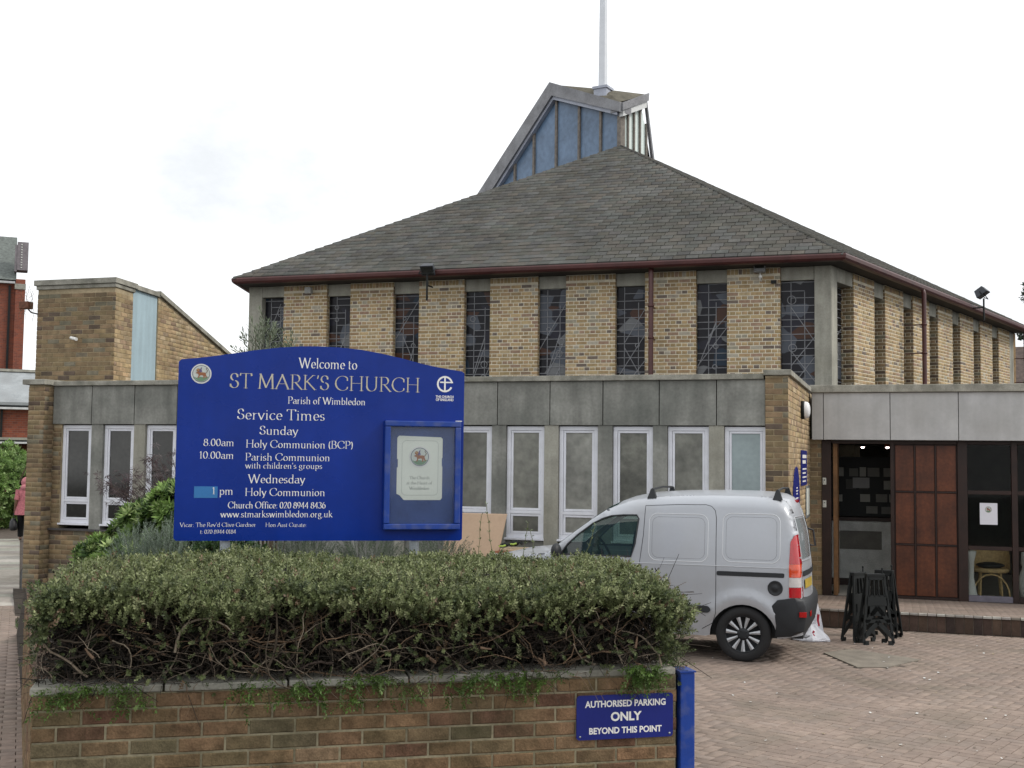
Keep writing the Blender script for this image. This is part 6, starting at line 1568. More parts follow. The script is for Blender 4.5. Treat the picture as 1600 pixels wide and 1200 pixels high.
# front skirt: thick at the top, thinning to bare wood, clumpy
n = 15000
a = RNG.uniform(-0.02, 3.33, n); h = RNG.uniform(0, 1, n)
clump = 0.5 + 0.5*np.sin(a*4.3 + 1.2 + 2*np.sin(a*1.9)) * np.cos(a*9.1 + h*4)
edge = np.clip(1 - np.minimum(a + 0.02, 3.33 - a)/0.30, 0, 1)
lim = -0.02 + 0.15*clump + 0.9*edge*(a > 1.7) + 0.55*edge*(a < 1.7)
keep = (h < lim) | (RNG.random(n) < 0.035)
a, h = a[keep], h[keep]; n = len(a)
endR = np.clip((a - 3.2)/0.22, 0, 1); endL = np.clip((0.05 - a)/0.17, 0, 1)
b = 0.075 + 0.05*np.sin(a*6 + h*5) - RNG.exponential(0.035, n) - 0.5*RNG.random(n)*(endR > 0.1) - 0.4*RNG.random(n)*(endL > 0.1) - 0.05*h
c = topc(a, np.full(n, 0.0)) - 0.0 - h*0.50
dirs = gn_[None]*1.0 + gu_[None]*((endR - endL)*1.2)[:, None] + RNG.normal(0, .5, (n, 3)) + np.array([0, 0, 0.35])
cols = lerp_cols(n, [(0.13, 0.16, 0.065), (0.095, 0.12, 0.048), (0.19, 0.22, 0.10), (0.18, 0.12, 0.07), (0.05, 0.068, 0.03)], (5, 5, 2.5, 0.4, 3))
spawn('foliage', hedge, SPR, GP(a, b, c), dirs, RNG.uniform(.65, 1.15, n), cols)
# dead leaves and fine wood inside, near-black: inner shade put into their colour
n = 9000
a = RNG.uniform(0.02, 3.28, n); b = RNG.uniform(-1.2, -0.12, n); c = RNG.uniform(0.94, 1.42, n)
spawn('dead_foliage_shade', hedge, SPR, GP(a, b, c), RNG.normal(0, 1, (n, 3)), RNG.uniform(.9, 1.6, n), lerp_cols(n, [(0.012, 0.010, 0.007), (0.018, 0.013, 0.009), (0.012, 0.014, 0.007)], (3, 2, 2)))
stick = (np.array([[-.5, -.3, 0], [.5, -.3, 0], [0, .6, 0], [-.35, -.2, 1], [.35, -.2, 1], [0, .4, 1]]), np.array([[0, 1, 4, 3], [1, 2, 5, 4], [2, 0, 3, 5]]))
n = 7000
a = RNG.uniform(0.0, 3.3, n); b = RNG.uniform(-0.7, 0.05, n); c = RNG.uniform(0.95, 1.42, n)
d = RNG.normal(0, 1, (n, 3)) + gu_[None]*RNG.choice([-1, 1], n)[:, None]*0.8; M = rotmats(d, RNG.uniform(0, 6, n))
sc_ = np.stack([np.full(n, 1.0)*RNG.uniform(.002, .0045, n), RNG.uniform(.002, .0045, n), RNG.uniform(0.06, 0.22, n)], 1)
M = M * sc_[:, None, :]
V, F_, C = instance_np(stick[0], stick[1], M, GP(a, b, c), None, lerp_cols(n, [(0.03, 0.024, 0.018), (0.02, 0.016, 0.012), (0.10, 0.08, 0.06)], (3, 3, 1)))
mass('fine_twigs', M_twig, hedge, V, F_, C, kind='stuff')
tw = MB(); R_ = random.Random(12)
for k in range(820):
    front = R_.random() < 0.62
    a0 = R_.uniform(0.05, 3.2); b0 = R_.uniform(-0.28, 0.02) if front else R_.uniform(-0.7, -0.2); c0 = R_.uniform(0.93, 1.28) if front else R_.uniform(0.93, 1.1)
    ang = R_.choice([R_.gauss(0.35, 0.5), math.pi - R_.gauss(0.35, 0.5), R_.uniform(0.2, 2.9)]); el = 0
    L_ = R_.uniform(0.15, 0.62); ns = 8; p = [a0, b0, c0]; pts = [FG.p(*p)]; bend = R_.gauss(0, 0.16); yb = R_.gauss(0.02, 0.25)
    for i in range(ns):
        ang += bend + R_.gauss(0, 0.22); yb += R_.gauss(0, 0.12)
        p = [min(max(p[0] + math.cos(ang)*L_/ns, 0.0), 3.25), min(p[1] + yb*L_/ns, 0.10), min(max(p[2] + math.sin(ang)*L_/ns, 0.965 if p[1] < 0.02 else 0.9), 1.38)]
        pts.append(FG.p(*p))
    r1 = R_.choice((0.0022, 0.003, 0.0035, 0.005, 0.0075)) * R_.uniform(.7, 1.1)
    col = R_.choice(((0.24, 0.19, 0.14), (0.09, 0.07, 0.05), (0.33, 0.27, 0.20), (0.06, 0.045, 0.035), (0.07, 0.05, 0.04), (0.20, 0.13, 0.08)))
    tw.tube(pts, [r1*(1 - 0.55*i/ns) for i in range(ns+1)], 5, col)
    if R_.random() < 0.6:
        i = R_.randint(2, 6); q = pts[i]; d = Vector((R_.gauss(0, 1), R_.gauss(0, .6), R_.gauss(0.3, 1))).normalized()
        s2 = [q + d*0.035*j + Vector((R_.gauss(0, .006), R_.gauss(0, .006), R_.gauss(0, .006))) for j in range(5)]
        tw.tube(s2, [r1*0.6*(1 - .15*j) for j in range(5)], 4, col)
# broken stub ends and thick stems
for k in range(14):
    a0 = R_.uniform(0.1, 3.2); c0 = R_.uniform(0.96, 1.15); q = FG.p(a0, R_.uniform(-0.05, 0.05), c0); d = (FG.u*R_.gauss(0, 1) + Vector((0, 0, R_.gauss(0.3, .7))) + FG.n*0.2).normalized()
    tw.tube([q, q + d*0.03, q + d*0.06 + Vector((0, 0, 0.004))], [0.008, 0.007, 0.004], 6, (0.22, 0.145, 0.095))
for k in range(16):
    a0 = 0.15 + k*0.2 + R_.uniform(-.05, .05); p = FG.p(a0, -0.45, 0.85); pts = [p]
    for i in range(6): p = p + Vector((R_.gauss(0, .04), R_.gauss(0, .04), 0.09)); pts.append(p)
    tw.tube(pts, [0.018, 0.016, 0.013, 0.011, 0.009, 0.007, 0.005], 7, (0.10, 0.08, 0.06))
tw.build('branches', M_twig, hedge, kind='stuff')
# fresh sprigs trailing over the coping
SP2 = sprig_template(16, 0.10, 0.021, 0.013, 1.2, 4)
cl = []
for k in range(66):
    a0 = R_.choice((R_.uniform(0.02, 0.5), R_.uniform(1.0, 1.9), R_.uniform(1.2, 1.65), R_.uniform(1.9, 2.6), R_.uniform(3.0, 3.25))); L_ = R_.uniform(0.03, 0.15)
    for j in range(R_.randint(3, 8)): cl.append((a0 + R_.gauss(0, .035), 0.04 + R_.random()*0.03, 1.02 - R_.random()*L_, R_.gauss(0, .5)))
cl = np.array(cl); n = len(cl)
dirs = gn_[None]*0.5 + gu_[None]*cl[:, 3:4] + np.array([0, 0, -0.7]) + RNG.normal(0, .35, (n, 3))
spawn('trailing_sprigs', hedge, SP2, GP(cl[:, 0], cl[:, 1], cl[:, 2]), dirs, RNG.uniform(.6, 1.0, n), lerp_cols(n, [(0.115, 0.20, 0.045), (0.08, 0.14, 0.035), (0.16, 0.23, 0.08)], (4, 3, 2)), label='fresh green sprigs trailing over the coping')
tr_ = MB()
for k in range(34):
    a0 = R_.uniform(0.1, 3.2); p = FG.p(a0, 0.05, 1.0); pts = [p]
    for i in range(6): p = p + FG.u*R_.gauss(0, .012) + FG.n*R_.gauss(0.0, .004) + Vector((0, 0, -R_.uniform(.01, .035))); pts.append(p)
    tr_.tube(pts, 0.0016, 3, (0.16, 0.10, 0.06), cap=False)
tr_.build('hanging_stems', M_twig, hedge, kind='stuff')

# ================================================================== SHRUBS in the bed
def blob_points(blobs, n):
    w = np.array([b[1][0]*b[1][1] + b[1][1]*b[1][2] for b in blobs]); k = RNG.choice(len(blobs), n, p=w/w.sum())
    c = np.array([b[0] for b in blobs])[k]; r = np.array([b[1] for b in blobs])[k]
    d = RNG.normal(0, 1, (n, 3)); d /= np.linalg.norm(d, axis=1, keepdims=True)
    rad = 1 - np.abs(RNG.normal(0, 0.18, n)); rad *= 1 + 0.12*np.sin(d[:, 0]*7 + k)*np.cos(d[:, 2]*6)
    return c + d*r*rad[:, None], d
def shrub(name, label, cat, blobs, n, tmpl, cols, w, base, scale=(0.8, 1.2), upb=0.5, stems=True, group=None, jit=0.25):
    t = thing(name, label, cat, base, group)
    p, d = blob_points(blobs, n); dirs = d + np.array([0, 0, upb]) + RNG.normal(0, .35, (n, 3))
    top = np.clip(0.5 + d[:, 2]*0.6 + RNG.normal(0, .25, n), 0, 1)
    cc = lerp_cols(n, cols, w, jit)
    spawn('foliage', t, tmpl, p, dirs, RNG.uniform(*scale, n), cc)
    if stems:
        m = MB(); R2 = random.Random(len(label))
        for c, r in blobs:
            for k in range(5):
                q = Vector(base) + Vector((R2.gauss(0, .05), R2.gauss(0, .05), 0)); e = Vector(c) + Vector((R2.gauss(0, r[0]*.5), R2.gauss(0, r[1]*.5), r[2]*R2.uniform(0, .8)))
                mid = q.lerp(e, .5) + Vector((R2.gauss(0, .05), R2.gauss(0, .05), 0)); rr = max(0.004, min(r)*0.035)
                m.tube([q, mid, e], [rr*1.6, rr*1.1, rr*0.5], 5, (0.09, 0.07, 0.045))
        m.build('stems', M_twig, t)
    return t
WH = sprig_template(13, 0.02, 0.075, 0.024, 1.0, 2, whorl=True)
CHC = [(0.22, 0.34, 0.09), (0.13, 0.21, 0.055), (0.40, 0.50, 0.20), (0.05, 0.095, 0.028)]
shrub('leafy_shrub', 'tall glossy green shrub with whorled leaves beside the sign', 'shrub', [((-6.10, 9.25, 1.52), (0.36, 0.3, 0.38)), ((-6.48, 9.3, 1.42), (0.28, 0.25, 0.28))], 900, WH, CHC, (4, 4, 2, 3), (-6.2, 9.25, 0.75))
shrub('leafy_shrub', 'low bright green shrub spreading in front of the left brick plinth', 'shrub', [((-6.78, 9.1, 1.18), (0.24, 0.2, 0.18)), ((-6.45, 8.95, 1.18), (0.24, 0.2, 0.16))], 420, WH, CHC, (5, 3, 4, 2), (-6.6, 9.0, 0.85))
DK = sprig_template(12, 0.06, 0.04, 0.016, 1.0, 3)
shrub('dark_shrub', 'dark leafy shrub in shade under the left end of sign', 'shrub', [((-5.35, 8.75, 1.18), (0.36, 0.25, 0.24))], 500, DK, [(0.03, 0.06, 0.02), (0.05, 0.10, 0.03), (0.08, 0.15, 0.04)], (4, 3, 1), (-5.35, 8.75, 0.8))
NE = sprig_template(26, 0.15, 0.024, 0.0045, 0.6, 6)
shrub('rosemary_bush', 'grey-green needle-leaved bush with upright spikes left of sign', 'bush', [((-6.10, 8.60, 1.10), (0.22, 0.16, 0.30)), ((-5.80, 8.6, 1.12), (0.20, 0.16, 0.32))], 1000, NE, [(0.20, 0.25, 0.19), (0.26, 0.30, 0.25), (0.13, 0.17, 0.12)], (4, 2, 2), (-6.2, 8.6, 0.75), upb=1.4)
for k, (x, y) in enumerate(((-4.75, 9.0), (-4.25, 9.25), (-3.75, 9.5))):
    shrub('dwarf_conifer', ['grey-green feathery dwarf conifer between the sign posts, leftmost', 'grey-green feathery dwarf conifer under the middle of the sign', 'grey-green feathery dwarf conifer near the right sign post'][k], 'conifer', [((x, y, 1.14), (0.25, 0.2, 0.24))], 420, NE, [(0.10, 0.13, 0.085), (0.13, 0.15, 0.11), (0.075, 0.10, 0.06)], (4, 2, 2), (x, y, 0.8), upb=1.0, group='dwarf conifers behind the hedge')
OL = sprig_template(14, 0.13, 0.052, 0.011, 0.75, 8)
shrub('olive_tree', 'silvery olive tree top rising behind the arched sign', 'tree', [((-5.62, 9.75, 2.92), (0.17, 0.16, 0.40)), ((-5.36, 9.85, 2.86), (0.14, 0.16, 0.25)), ((-5.72, 9.7, 2.60), (0.2, 0.2, 0.35))], 420, OL, [(0.17, 0.20, 0.13), (0.12, 0.15, 0.095), (0.24, 0.27, 0.20)], (4, 3, 2), (-5.55, 9.8, 0.85), upb=1.5, scale=(.8, 1.25))
# purple-leaved maple with arching fine branches
mp_ = thing('purple_maple', 'small maple with fine drooping purple-grey leaves by the windows', 'maple', (-6.35, 9.9, 0.7))
m = MB(); R_ = random.Random(4); tips = []
for k in range(38):
    q = Vector((-6.35, 9.9, 0.8)); tx = R_.uniform(-1.15, 0.35); e = Vector((-6.35 + tx, 9.9 + R_.uniform(-0.35, 0.3), 1.72 + 0.48*(1 - abs(tx - 0.1)/1.3) + R_.uniform(-0.15, 0.12)))
    mid = q.lerp(e, 0.5) + Vector((0, 0, 0.28)); pts = []
    for i in range(9):
        t = i/8; p = q*(1-t)**2 + mid*2*t*(1-t) + e*t*t; pts.append(p)
        if i > 4:
            for j in range(4): tips.append(p + Vector((R_.gauss(0, .05), R_.gauss(0, .05), R_.gauss(-.01, .04))))
    m.tube(pts, [0.010*(1 - .85*i/8) for i in range(9)], 5, (0.08, 0.055, 0.045))
m.build('branches', M_twig, mp_)
PM = sprig_template(9, 0.012, 0.05, 0.006, 1.2, 9, whorl=True)
tips = np.array(tips); n = len(tips)
spawn('foliage', mp_, PM, tips, np.array([0, 0, -0.6]) + RNG.normal(0, .5, (n, 3)), RNG.uniform(.8, 1.3, n), lerp_cols(n, [(0.085, 0.055, 0.058), (0.055, 0.035, 0.04), (0.13, 0.10, 0.10)], (4, 3, 2)))
# thin seeding stalks poking above the hedge
for k, (a0, b0, h, lb_) in enumerate(((2.42, -1.25, 0.30, 'wispy seeding stalk above the hedge below the board stack, left'), (2.55, -1.3, 0.36, 'tallest wispy stalk above the hedge before the white windows'), (2.70, -1.25, 0.26, 'wispy stalk just left of the van bonnet'), (2.80, -1.2, 0.22, 'wispy stalk against the van front corner'), (3.02, -1.0, 0.26, 'leaning stalk above the hedge against the van side'))):
    st = MB(); R2 = random.Random(k)
    p = FG.p(a0, b0, 1.40); pts = [p]; lean = R2.uniform(-.3, .3) if k < 4 else 0.5
    for i in range(7): p = p + FG.u*lean*h/9 + Vector((0, 0, h/6)) + Vector((R2.gauss(0, .004), R2.gauss(0, .004), 0)); pts.append(p)
    st.tube(pts, [0.0022]*8, 4, (0.16, 0.17, 0.08))
    for i in range(2, 8):
        for s in range(4):
            q = pts[i]; d = Vector((R2.gauss(0, 1), R2.gauss(0, 1), 0.8)).normalized(); w = d.cross(Vector((0, 0, 1))).normalized()*0.004
            st.add([q, q + d*0.012 + w, q + d*0.028, q + d*0.012 - w], [(0, 1, 2, 3)], (0.14, 0.18, 0.08))
    o = st.build('grass_stalk', M_leaf, None); tag(o, lb_, 'stalk', 'seeding stalks above the hedge')
# bed ground cover
GC = sprig_template(10, 0.03, 0.03, 0.012, 1.2, 11)
n = 5000; x = RNG.uniform(-10.5, -2.5, n); y = RNG.uniform(7.0, 13.5, n)
ok = np.array([inpoly(a_, b_, BP) and (a_*fw0.y*0 + 1) > 0 for a_, b_ in zip(x, y)]); x, y = x[ok], y[ok]; n = len(x)
z = np.array([bz(a_, b_) for a_, b_ in zip(x, y)]) + 0.02
gcv = spawn('ground_cover', None, GC, np.stack([x, y, z], 1), np.array([0, 0, 1.0]) + RNG.normal(0, .4, (n, 3)), RNG.uniform(.8, 1.5, n), lerp_cols(n, [(0.05, 0.08, 0.025), (0.07, 0.11, 0.035), (0.06, 0.05, 0.03)], (3, 3, 2)))
tag(gcv, 'low mixed green ground cover in the planting bed', 'ground cover')

# ================================================================== LEFT BACKGROUND
def cam_frame(px, depth):
    """a frame facing the street at a given pixel column's bearing: plain world numbers"""
    t = (px - 800) / 1850.0
    o = Vector((fw0.x*depth + r0.x*t*depth, fw0.y*depth + r0.y*t*depth, 0)); d_ = o.normalized(); return Fr(o, Vector((d_.y, -d_.x, 0)), -d_)
M_redb = bpy.data.materials.new('red_brick_wall'); M_redb.use_nodes = True
def redb():
    n = M_redb.node_tree.nodes; l = M_redb.node_tree.links; b = n['Principled BSDF']; b.inputs['Roughness'].default_value = 0.9
    geo = n.new('ShaderNodeNewGeometry'); sx = n.new('ShaderNodeSeparateXYZ'); l.new(geo.outputs['Position'], sx.inputs[0])
    ad = n.new('ShaderNodeMath'); ad.operation = 'ADD'; l.new(sx.outputs['X'], ad.inputs[0]); l.new(sx.outputs['Y'], ad.inputs[1])
    cx = n.new('ShaderNodeCombineXYZ'); l.new(ad.outputs[0], cx.inputs['X']); l.new(sx.outputs['Z'], cx.inputs['Y'])
    t = n.new('ShaderNodeTexBrick'); t.inputs['Scale'].default_value = 1.0; t.inputs['Brick Width'].default_value = 0.225; t.inputs['Row Height'].default_value = 0.075; t.inputs['Mortar Size'].default_value = 0.006
    t.inputs['Color1'].default_value = (0.26, 0.07, 0.035, 1); t.inputs['Color2'].default_value = (0.16, 0.045, 0.028, 1); t.inputs['Mortar'].default_value = (0.20, 0.12, 0.09, 1)
    l.new(cx.outputs[0], t.inputs['Vector']); l.new(t.outputs['Color'], b.inputs['Base Color'])
redb()
M_felt = mat('grey_roof_felt', (0.30, 0.32, 0.33), rough=0.9, var=0.2, vs=3, bump=0.2, dirt=(0.15, 0.15, 0.15), dirt_amt=0.6, dirt_s=1.5)
ob_ = thing('outbuilding', 'low red brick outbuilding with grey felt roof edge and white gutters', 'outbuilding', tuple(cam_frame(20, 40).o))
FO = cam_frame(0, 40)
def slab(par, name, F, a0, a1, b0, b1, c0, c1, m, bev=0): mb = MB(); mb.fbox(F, a0, a1, b0, b1, c0, c1); return mb.build(name, m, par, bevel=bev)
slab(ob_, 'wall', FO, -6, 6, -3.5, 0, -0.5, 3.66, M_redb)
mb = MB(); mb.prism(Fr(FO.p(-6, 0, 0), FO.n*-1, FO.u), [(-0.3, 3.80), (2.2, 4.98), (3.5, 4.98), (3.5, 3.70), (-0.3, 3.70)], 0, 12); mb.build('roof', M_felt, ob_)
slab(ob_, 'roof_edge', FO, -6, 6, -2.4, -2.1, 4.98, 5.07, M_conc_l)
slab(ob_, 'gutter', FO, -6, 6, 0.0, 0.34, 3.56, 3.63, mat('white_gutter', (0.55, 0.56, 0.56), rough=0.5)); slab(ob_, 'fascia_board', FO, -6, 6, 0.0, 0.3, 3.635, 3.70, M_black)
slab(ob_, 'downpipe', FO, 0.02, 0.10, 0.0, 0.09, 2.5, 3.55, M_black)
slab(ob_, 'canopy_roof', FO, -6, 6, 0.0, 1.1, 2.52, 2.60, M_conc_l); slab(ob_, 'canopy_gutter', FO, -6, 6, 1.101, 1.17, 2.40, 2.46, mat('white_gutter2', (0.6, 0.6, 0.6), rough=0.5))
slab(ob_, 'canopy_dark_board', FO, -6, 6, 1.0, 1.1, 2.462, 2.515, M_black)  # black board just below the canopy roof
gt = thing('garden_gate', 'tall dark green boarded gate across the end of the path', 'gate', tuple(FO.p(1.1, 1.2, -0.2)))
for k in range(8): slab(gt, 'board', FO, 0.40 + 0.15*k, 0.545 + 0.15*k, 1.15, 1.18, -0.25, 2.05, mat('dark_green_%d' % (k % 2), (0.010, 0.030, 0.024), rough=0.5), 0.004) if k < 8 else None
slab(gt, 'rail', FO, 0.40, 1.6, 1.10, 1.148, 1.7, 1.82, mat('dark_green_rail', (0.010, 0.03, 0.024), rough=0.5))
hb = thing('red_house', 'distant tall red brick building with slate roof and stone-capped gable', 'house', tuple(cam_frame(10, 55).o))
FH = cam_frame(0, 55)
slab(hb, 'wall', FH, -10, 0.72, -8, 0, -0.5, 10.05, M_redb)
slab(hb, 'gable_wall', FH, 0.48, 0.90, -8, 0.25, -0.5, 10.2, M_redb)
mb = MB(); mb.prism(Fr(FH.p(-10, 0, 0), FH.n*-1, FH.u), [(-0.25, 10.15), (3.0, 12.7), (6.0, 10.15)], 0, 10.5); mb.build('roof', mat('far_slates', (0.12, 0.135, 0.125), rough=0.8, var=0.3, vs=8), hb)
slab(hb, 'gutter', FH, -10, 0.45, 0.0, 0.28, 9.98, 10.08, mat('pale_gutter', (0.42, 0.42, 0.42), rough=0.5))
mb = MB(); mb.fbox(FH, 0.50, 0.98, -0.6, 0.32, 10.62, 11.95); mb.fbox(FH, 0.40, 0.50, -0.6, 0.30, 10.55, 11.80); mb.build('stone_cap', mat('lilac_stone', (0.20, 0.18, 0.19), rough=0.8, var=0.2, vs=8), hb)
for k in range(10): slab(hb, 'stud', FH, 0.66, 0.72, 0.325, 0.345, 10.72 + 0.12*k, 10.76 + 0.12*k, M_paper)
slab(hb, 'stone_band', FH, 0.44, 0.92, 0.0, 0.30, 9.72, 9.98, M_cope); slab(hb, 'downpipe', FH, 0.18, 0.28, 0.0, 0.1, 0, 9.9, M_black)
LF = sprig_template(12, 0.12, 0.11, 0.06, 1.2, 15)
shrub('path_hedge', 'light green leafy hedge along the far left of the path', 'hedge', [((-27.15, 30.5, 1.0), (1.15, 2.2, 1.32)), ((-26.65, 29.2, 0.8), (0.75, 1.0, 0.95)), ((-26.85, 29.5, 1.75), (0.85, 1.0, 0.45))], 2600, LF, [(0.20, 0.33, 0.09), (0.12, 0.20, 0.055), (0.30, 0.42, 0.16)], (4, 3, 3), (-26.7, 30.2, -0.28))

# ------------------------------------------------------------------ person on the path
FEET = Vector((-22.12, 26.2, gz(0, 26.2)))
pe = thing('person', 'person in pink headscarf and pink tunic walking away, carrying a black bag', 'person', tuple(FEET))
hd_ = Vector((pdir.x, pdir.y, 0)); sdv = Vector((-hd_.y, hd_.x, 0))      # forward, left
def PB(f, s, z): return FEET + hd_*f + sdv*s + Vector((0, 0, z))
def skinned(name, m, pts, edges, radii, root, sub=2):
    me = bpy.data.meshes.new(name); me.from_pydata([tuple(Vector(p) - FEET) for p in pts], edges, []); me.materials.append(m)
    o = bpy.data.objects.new(name, me); COL.objects.link(o); o.parent = pe; WO[o] = WO[pe].copy()
    md_ = o.modifiers.new('skin', 'SKIN'); sv = me.skin_vertices[0].data
    for i, r in enumerate(radii): sv[i].radius = (r, r) if not isinstance(r, tuple) else r
    for v in sv: v.use_root = False
    sv[root].use_root = True
    s_ = o.modifiers.new('subd', 'SUBSURF'); s_.levels = sub; s_.render_levels = sub
    return o
M_skin = mat('skin', (0.16, 0.085, 0.055), rough=0.55, var=0.05, bump=0)
pts = [PB(0, 0, .90), PB(0.02, 0, 1.10), PB(0.03, 0, 1.28), PB(0.03, 0, 1.36), PB(0.05, 0, 1.43), PB(0.06, 0, 1.54),
       PB(0.03, .17, 1.31), PB(-0.04, .22, 1.06), PB(0.03, .24, .84), PB(0.04, .245, .76),
       PB(0.03, -.17, 1.31), PB(0.06, -.21, 1.06), PB(0.16, -.22, .86), PB(0.20, -.22, .79),
       PB(0.0, .09, .86), PB(0.12, .09, .48), PB(0.16, .09, .08), PB(0.26, .09, .035),
       PB(0.0, -.09, .86), PB(-0.10, -.09, .48), PB(-0.34, -.09, .16), PB(-0.30, -.09, .06),
       PB(0.05, .255, .70), PB(0.02, .25, .70), PB(0.07, .25, .70), PB(0.035, .235, .69), PB(0.085, .235, .745)]
edges = [(0,1),(1,2),(2,3),(3,4),(4,5),(3,6),(6,7),(7,8),(8,9),(3,10),(10,11),(11,12),(12,13),(0,14),(14,15),(15,16),(16,17),(0,18),(18,19),(19,20),(20,21),(9,22),(9,23),(9,24),(9,25),(9,26)]
rad = [(.15,.11),(.13,.10),(.15,.10),.09,.055,(.085,.10),.055,.042,.032,.03,.055,.042,.032,.03,.085,.058,.04,.032,.085,.058,.04,.03,.009,.009,.009,.008,.009]
skinned('body', M_skin, pts, edges, rad, 0)
def loft(name, m, rings):
    mb = MB(); n = 16; V = []
    for c, rf, rs in rings:
        for k in range(n):
            a = 2*math.pi*k/n; V.append(c + hd_*math.cos(a)*rf + sdv*math.sin(a)*rs*(1 + .04*math.sin(5*a)))
    mb.add(V, [(i*n+(k+1) % n, i*n+k, (i+1)*n+k, (i+1)*n+(k+1) % n) for i in range(len(rings)-1) for k in range(n)], None, True); return mb.build(name, m, pe)
M_pink = mat('pink_cloth', (0.42, 0.14, 0.16), rough=0.9, var=0.3, vs=25, bump=0.2)
loft('tunic', M_pink, [(PB(0.02, 0, z), rf, rs) for z, rf, rs in ((.68, .20, .25), (.80, .185, .23), (.95, .16, .205), (1.08, .13, .17), (1.2, .14, .18), (1.32, .12, .19), (1.40, .075, .09))])
for s in (1, -1):
    mb = MB(); q = pts[6] if s == 1 else pts[10]; e = pts[7] if s == 1 else pts[11]; mb.tube([q + Vector((0, 0, .02)), q.lerp(e, .5), q.lerp(e, .95)], [.075, .062, .06], 12); mb.build('sleeve', M_pink, pe)
mb = MB(); mb.ell(PB(0.05, 0, 1.545), (.118, .118, .135), n=14, m=10); mb.ell(PB(0.0, 0, 1.40), (.13, .14, .10), n=14, m=8); mb.build('headscarf', mat('pink_scarf', (0.45, 0.17, 0.19), rough=0.9, var=0.2, vs=20), pe)
M_trs = mat('black_cloth', (0.008, 0.008, 0.009), rough=0.9)
for chain in ((14, 15, 16), (18, 19, 20)):
    mb = MB(); P_ = [pts[i] for i in chain]; mb.tube([P_[0] + Vector((0, 0, .02)), P_[0].lerp(P_[1], .5), P_[1], P_[1].lerp(P_[2], .6), P_[2] + Vector((0, 0, .02))], [.115, .095, .082, .075, .068], 12); mb.build('trouser_leg', M_trs, pe)
for i, j in ((16, 17), (20, 21)):
    mb = MB(); q, e = pts[i], pts[j]; mb.tube([q - hd_*.03, q.lerp(e, .5) - Vector((0, 0, .02)), e], [.04, .045, .03], 10); mb.build('shoe', mat('tan_shoe_%d' % i, (0.30, 0.20, 0.16), rough=0.6), pe)
# face (turned away): nose, ears under the scarf
mb = MB(); mb.ell(PB(0.165, 0, 1.53), (.018, .016, .025), n=8, m=5); mb.build('nose', M_skin, pe)
bg = thing('handbag', 'bulging black bag hanging from the walking person hand', 'bag', tuple(PB(0.0, .30, .38)))
mb = MB(); c = PB(0.03, .27, .47); n = 14; V = []
for z, rf, rs in ((-.20, .20, .06), (-.19, .22, .09), (-.08, .20, .11), (.04, .15, .09), (.11, .09, .05), (.12, .02, .02)):
    for k in range(n):
        a = 2*math.pi*k/n; V.append(c + Vector((0, 0, z)) + hd_*math.cos(a)*rf*(1+.06*math.sin(3*a)) + sdv*math.sin(a)*rs)
mb.add(V, [(i*n+(k+1) % n, i*n+k, (i+1)*n+k, (i+1)*n+(k+1) % n) for i in range(5) for k in range(n)] + [tuple(range(n))], None, True); mb.build('bag_body', mat('black_leather', (0.012, 0.012, 0.014), rough=0.5, bump=0.3, bs=30), bg)
mb = MB(); mb.tube([c + hd_*-.08 + Vector((0, 0, .08)), c + hd_*-.04 + Vector((0, 0, .22)), c + hd_*.02 + Vector((0, 0, .245)), c + hd_*.06 + Vector((0, 0, .2)), c + hd_*.10 + Vector((0, 0, .06))], .009, 6); mb.build('handle', M_black, bg)

# ================================================================== RIGHT BACKGROUND
FRb = cam_frame(1583, 50)
hr = thing('neighbour_house', 'dark tiled roof of a neighbouring house at far right', 'house', tuple(FRb.p(2, -2, 0)))
slab(hr, 'wall', FRb, 0.3, 9, -7, -0.2, 0, 5.0, M_redb)
mb = MB(); mb.prism(Fr(FRb.p(0.0, 0, 0), FRb.n*-1, FRb.u), [(-0.3, 4.9), (3.4, 7.35), (7.4, 4.9)], 0, 9.5); mb.build('roof', mat('brown_tiles', (0.09, 0.065, 0.055), rough=0.85, var=0.3, vs=6, streak=0.2), hr)
TLf = sprig_template(14, 0.22, 0.13, 0.06, 1.2, 17)
FT2 = cam_frame(1660, 40); bt = FT2.p(0, 0, 0)
bl2 = [((bt.x + dx, bt.y + dy, z), r) for dx, dy, z, r in ((0.2, 0, 7.9, (1.35, 1.3, 0.55)), (0.15, 0.2, 6.5, (1.4, 1.2, 0.40)), (1.0, 0.0, 9.3, (1.3, 1.2, 0.9)), (1.3, 0.5, 7.2, (1.6, 1.4, 1.5)))]
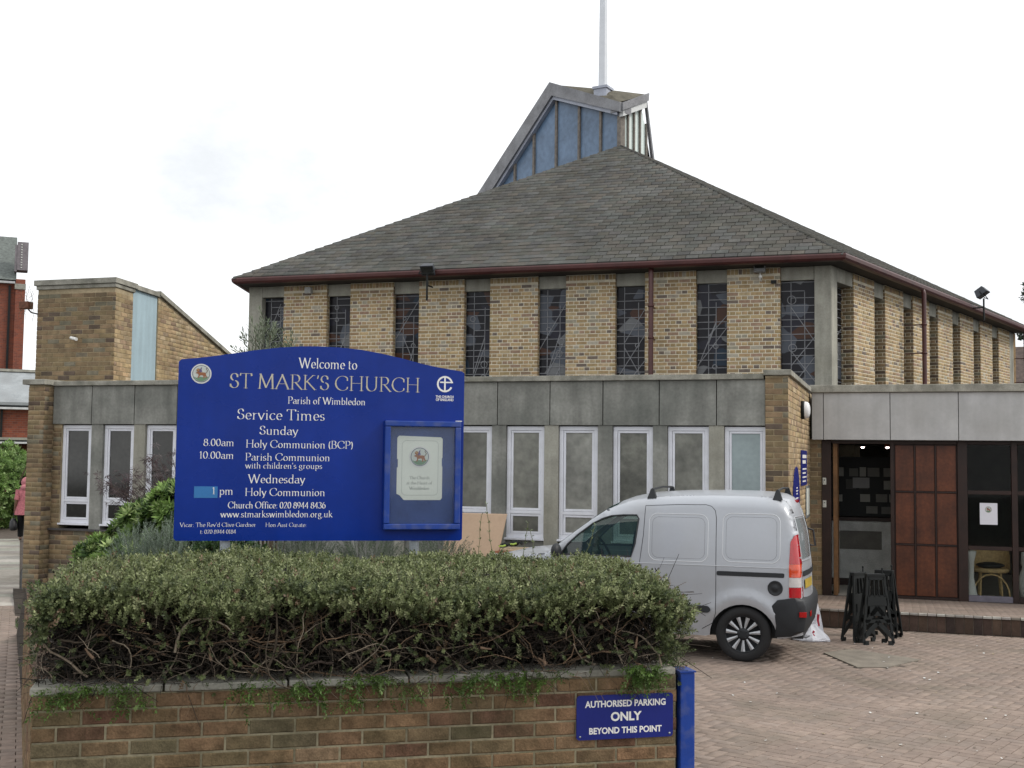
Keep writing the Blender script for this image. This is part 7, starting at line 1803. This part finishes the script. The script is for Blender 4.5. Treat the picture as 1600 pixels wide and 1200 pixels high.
tr = shrub('background_tree', 'dark leafed tree edging in at the far right', 'tree', bl2, 1500, TLf, [(0.035, 0.06, 0.03), (0.05, 0.08, 0.04), (0.025, 0.04, 0.025)], (3, 2, 2), tuple(bt), stems=False)
m = MB(); m.tube([bt, bt + Vector((.1, 0, 3)), bt + Vector((.5, .1, 6)), bt + Vector((.8, .2, 9))], [.22, .18, .12, .04], 9, (0.07, 0.055, 0.045)); 
for dx, dz in ((-.9, 7.9), (-.8, 6.4), (1.2, 7.5)): m.tube([bt + Vector((.2, 0, dz - 2.2)), bt + Vector((dx*.5, 0, dz - 1)), bt + Vector((dx, 0, dz))], [.08, .05, .02], 7, (0.07, 0.055, 0.045))
m.build('trunk', M_twig, tr)
FB2 = cam_frame(1612, 46); b3 = FB2.p(0, 0, 0)
shrub('background_shrub', 'green bush below the neighbouring roof at far right', 'shrub', [((b3.x + .25, b3.y, 4.3), (0.75, .7, 1.1)), ((b3.x + .5, b3.y, 2.5), (1.1, .8, 1.6))], 900, LF, [(0.08, 0.15, 0.05), (0.12, 0.20, 0.07)], (3, 2), tuple(b3))

# ------------------------------------------------------------------ litter and grit on the forecourt
lt = MB(); R_ = random.Random(77)
for k in range(170):
    d_ = R_.uniform(8.5, 16.0); t_ = R_.uniform(0.15, 0.47); x = fw0.x*d_ + r0.x*d_*t_; y = fw0.y*d_ + r0.y*d_*t_
    if y > 16.3 or inpoly(x, y, bed_poly): continue
    s_ = R_.uniform(0.006, 0.016); a_ = R_.uniform(0, 6.3); z = gz(x, y) + 0.006
    c_ = R_.choice(((0.5, 0.48, 0.44), (0.32, 0.26, 0.16), (0.10, 0.08, 0.05), (0.6, 0.6, 0.58)))
    lt.add([(x + s_*math.cos(a_ + q), y + s_*math.sin(a_ + q)*1.4, z + (0.004 if q > 3 else 0)) for q in (0, 1.5, 3.1, 4.6)], [(0, 1, 2, 3)], c_)
o = lt.build('litter', M_print, None, kind='stuff'); tag(o, 'pale scraps and dead leaves scattered on the paving', 'litter')
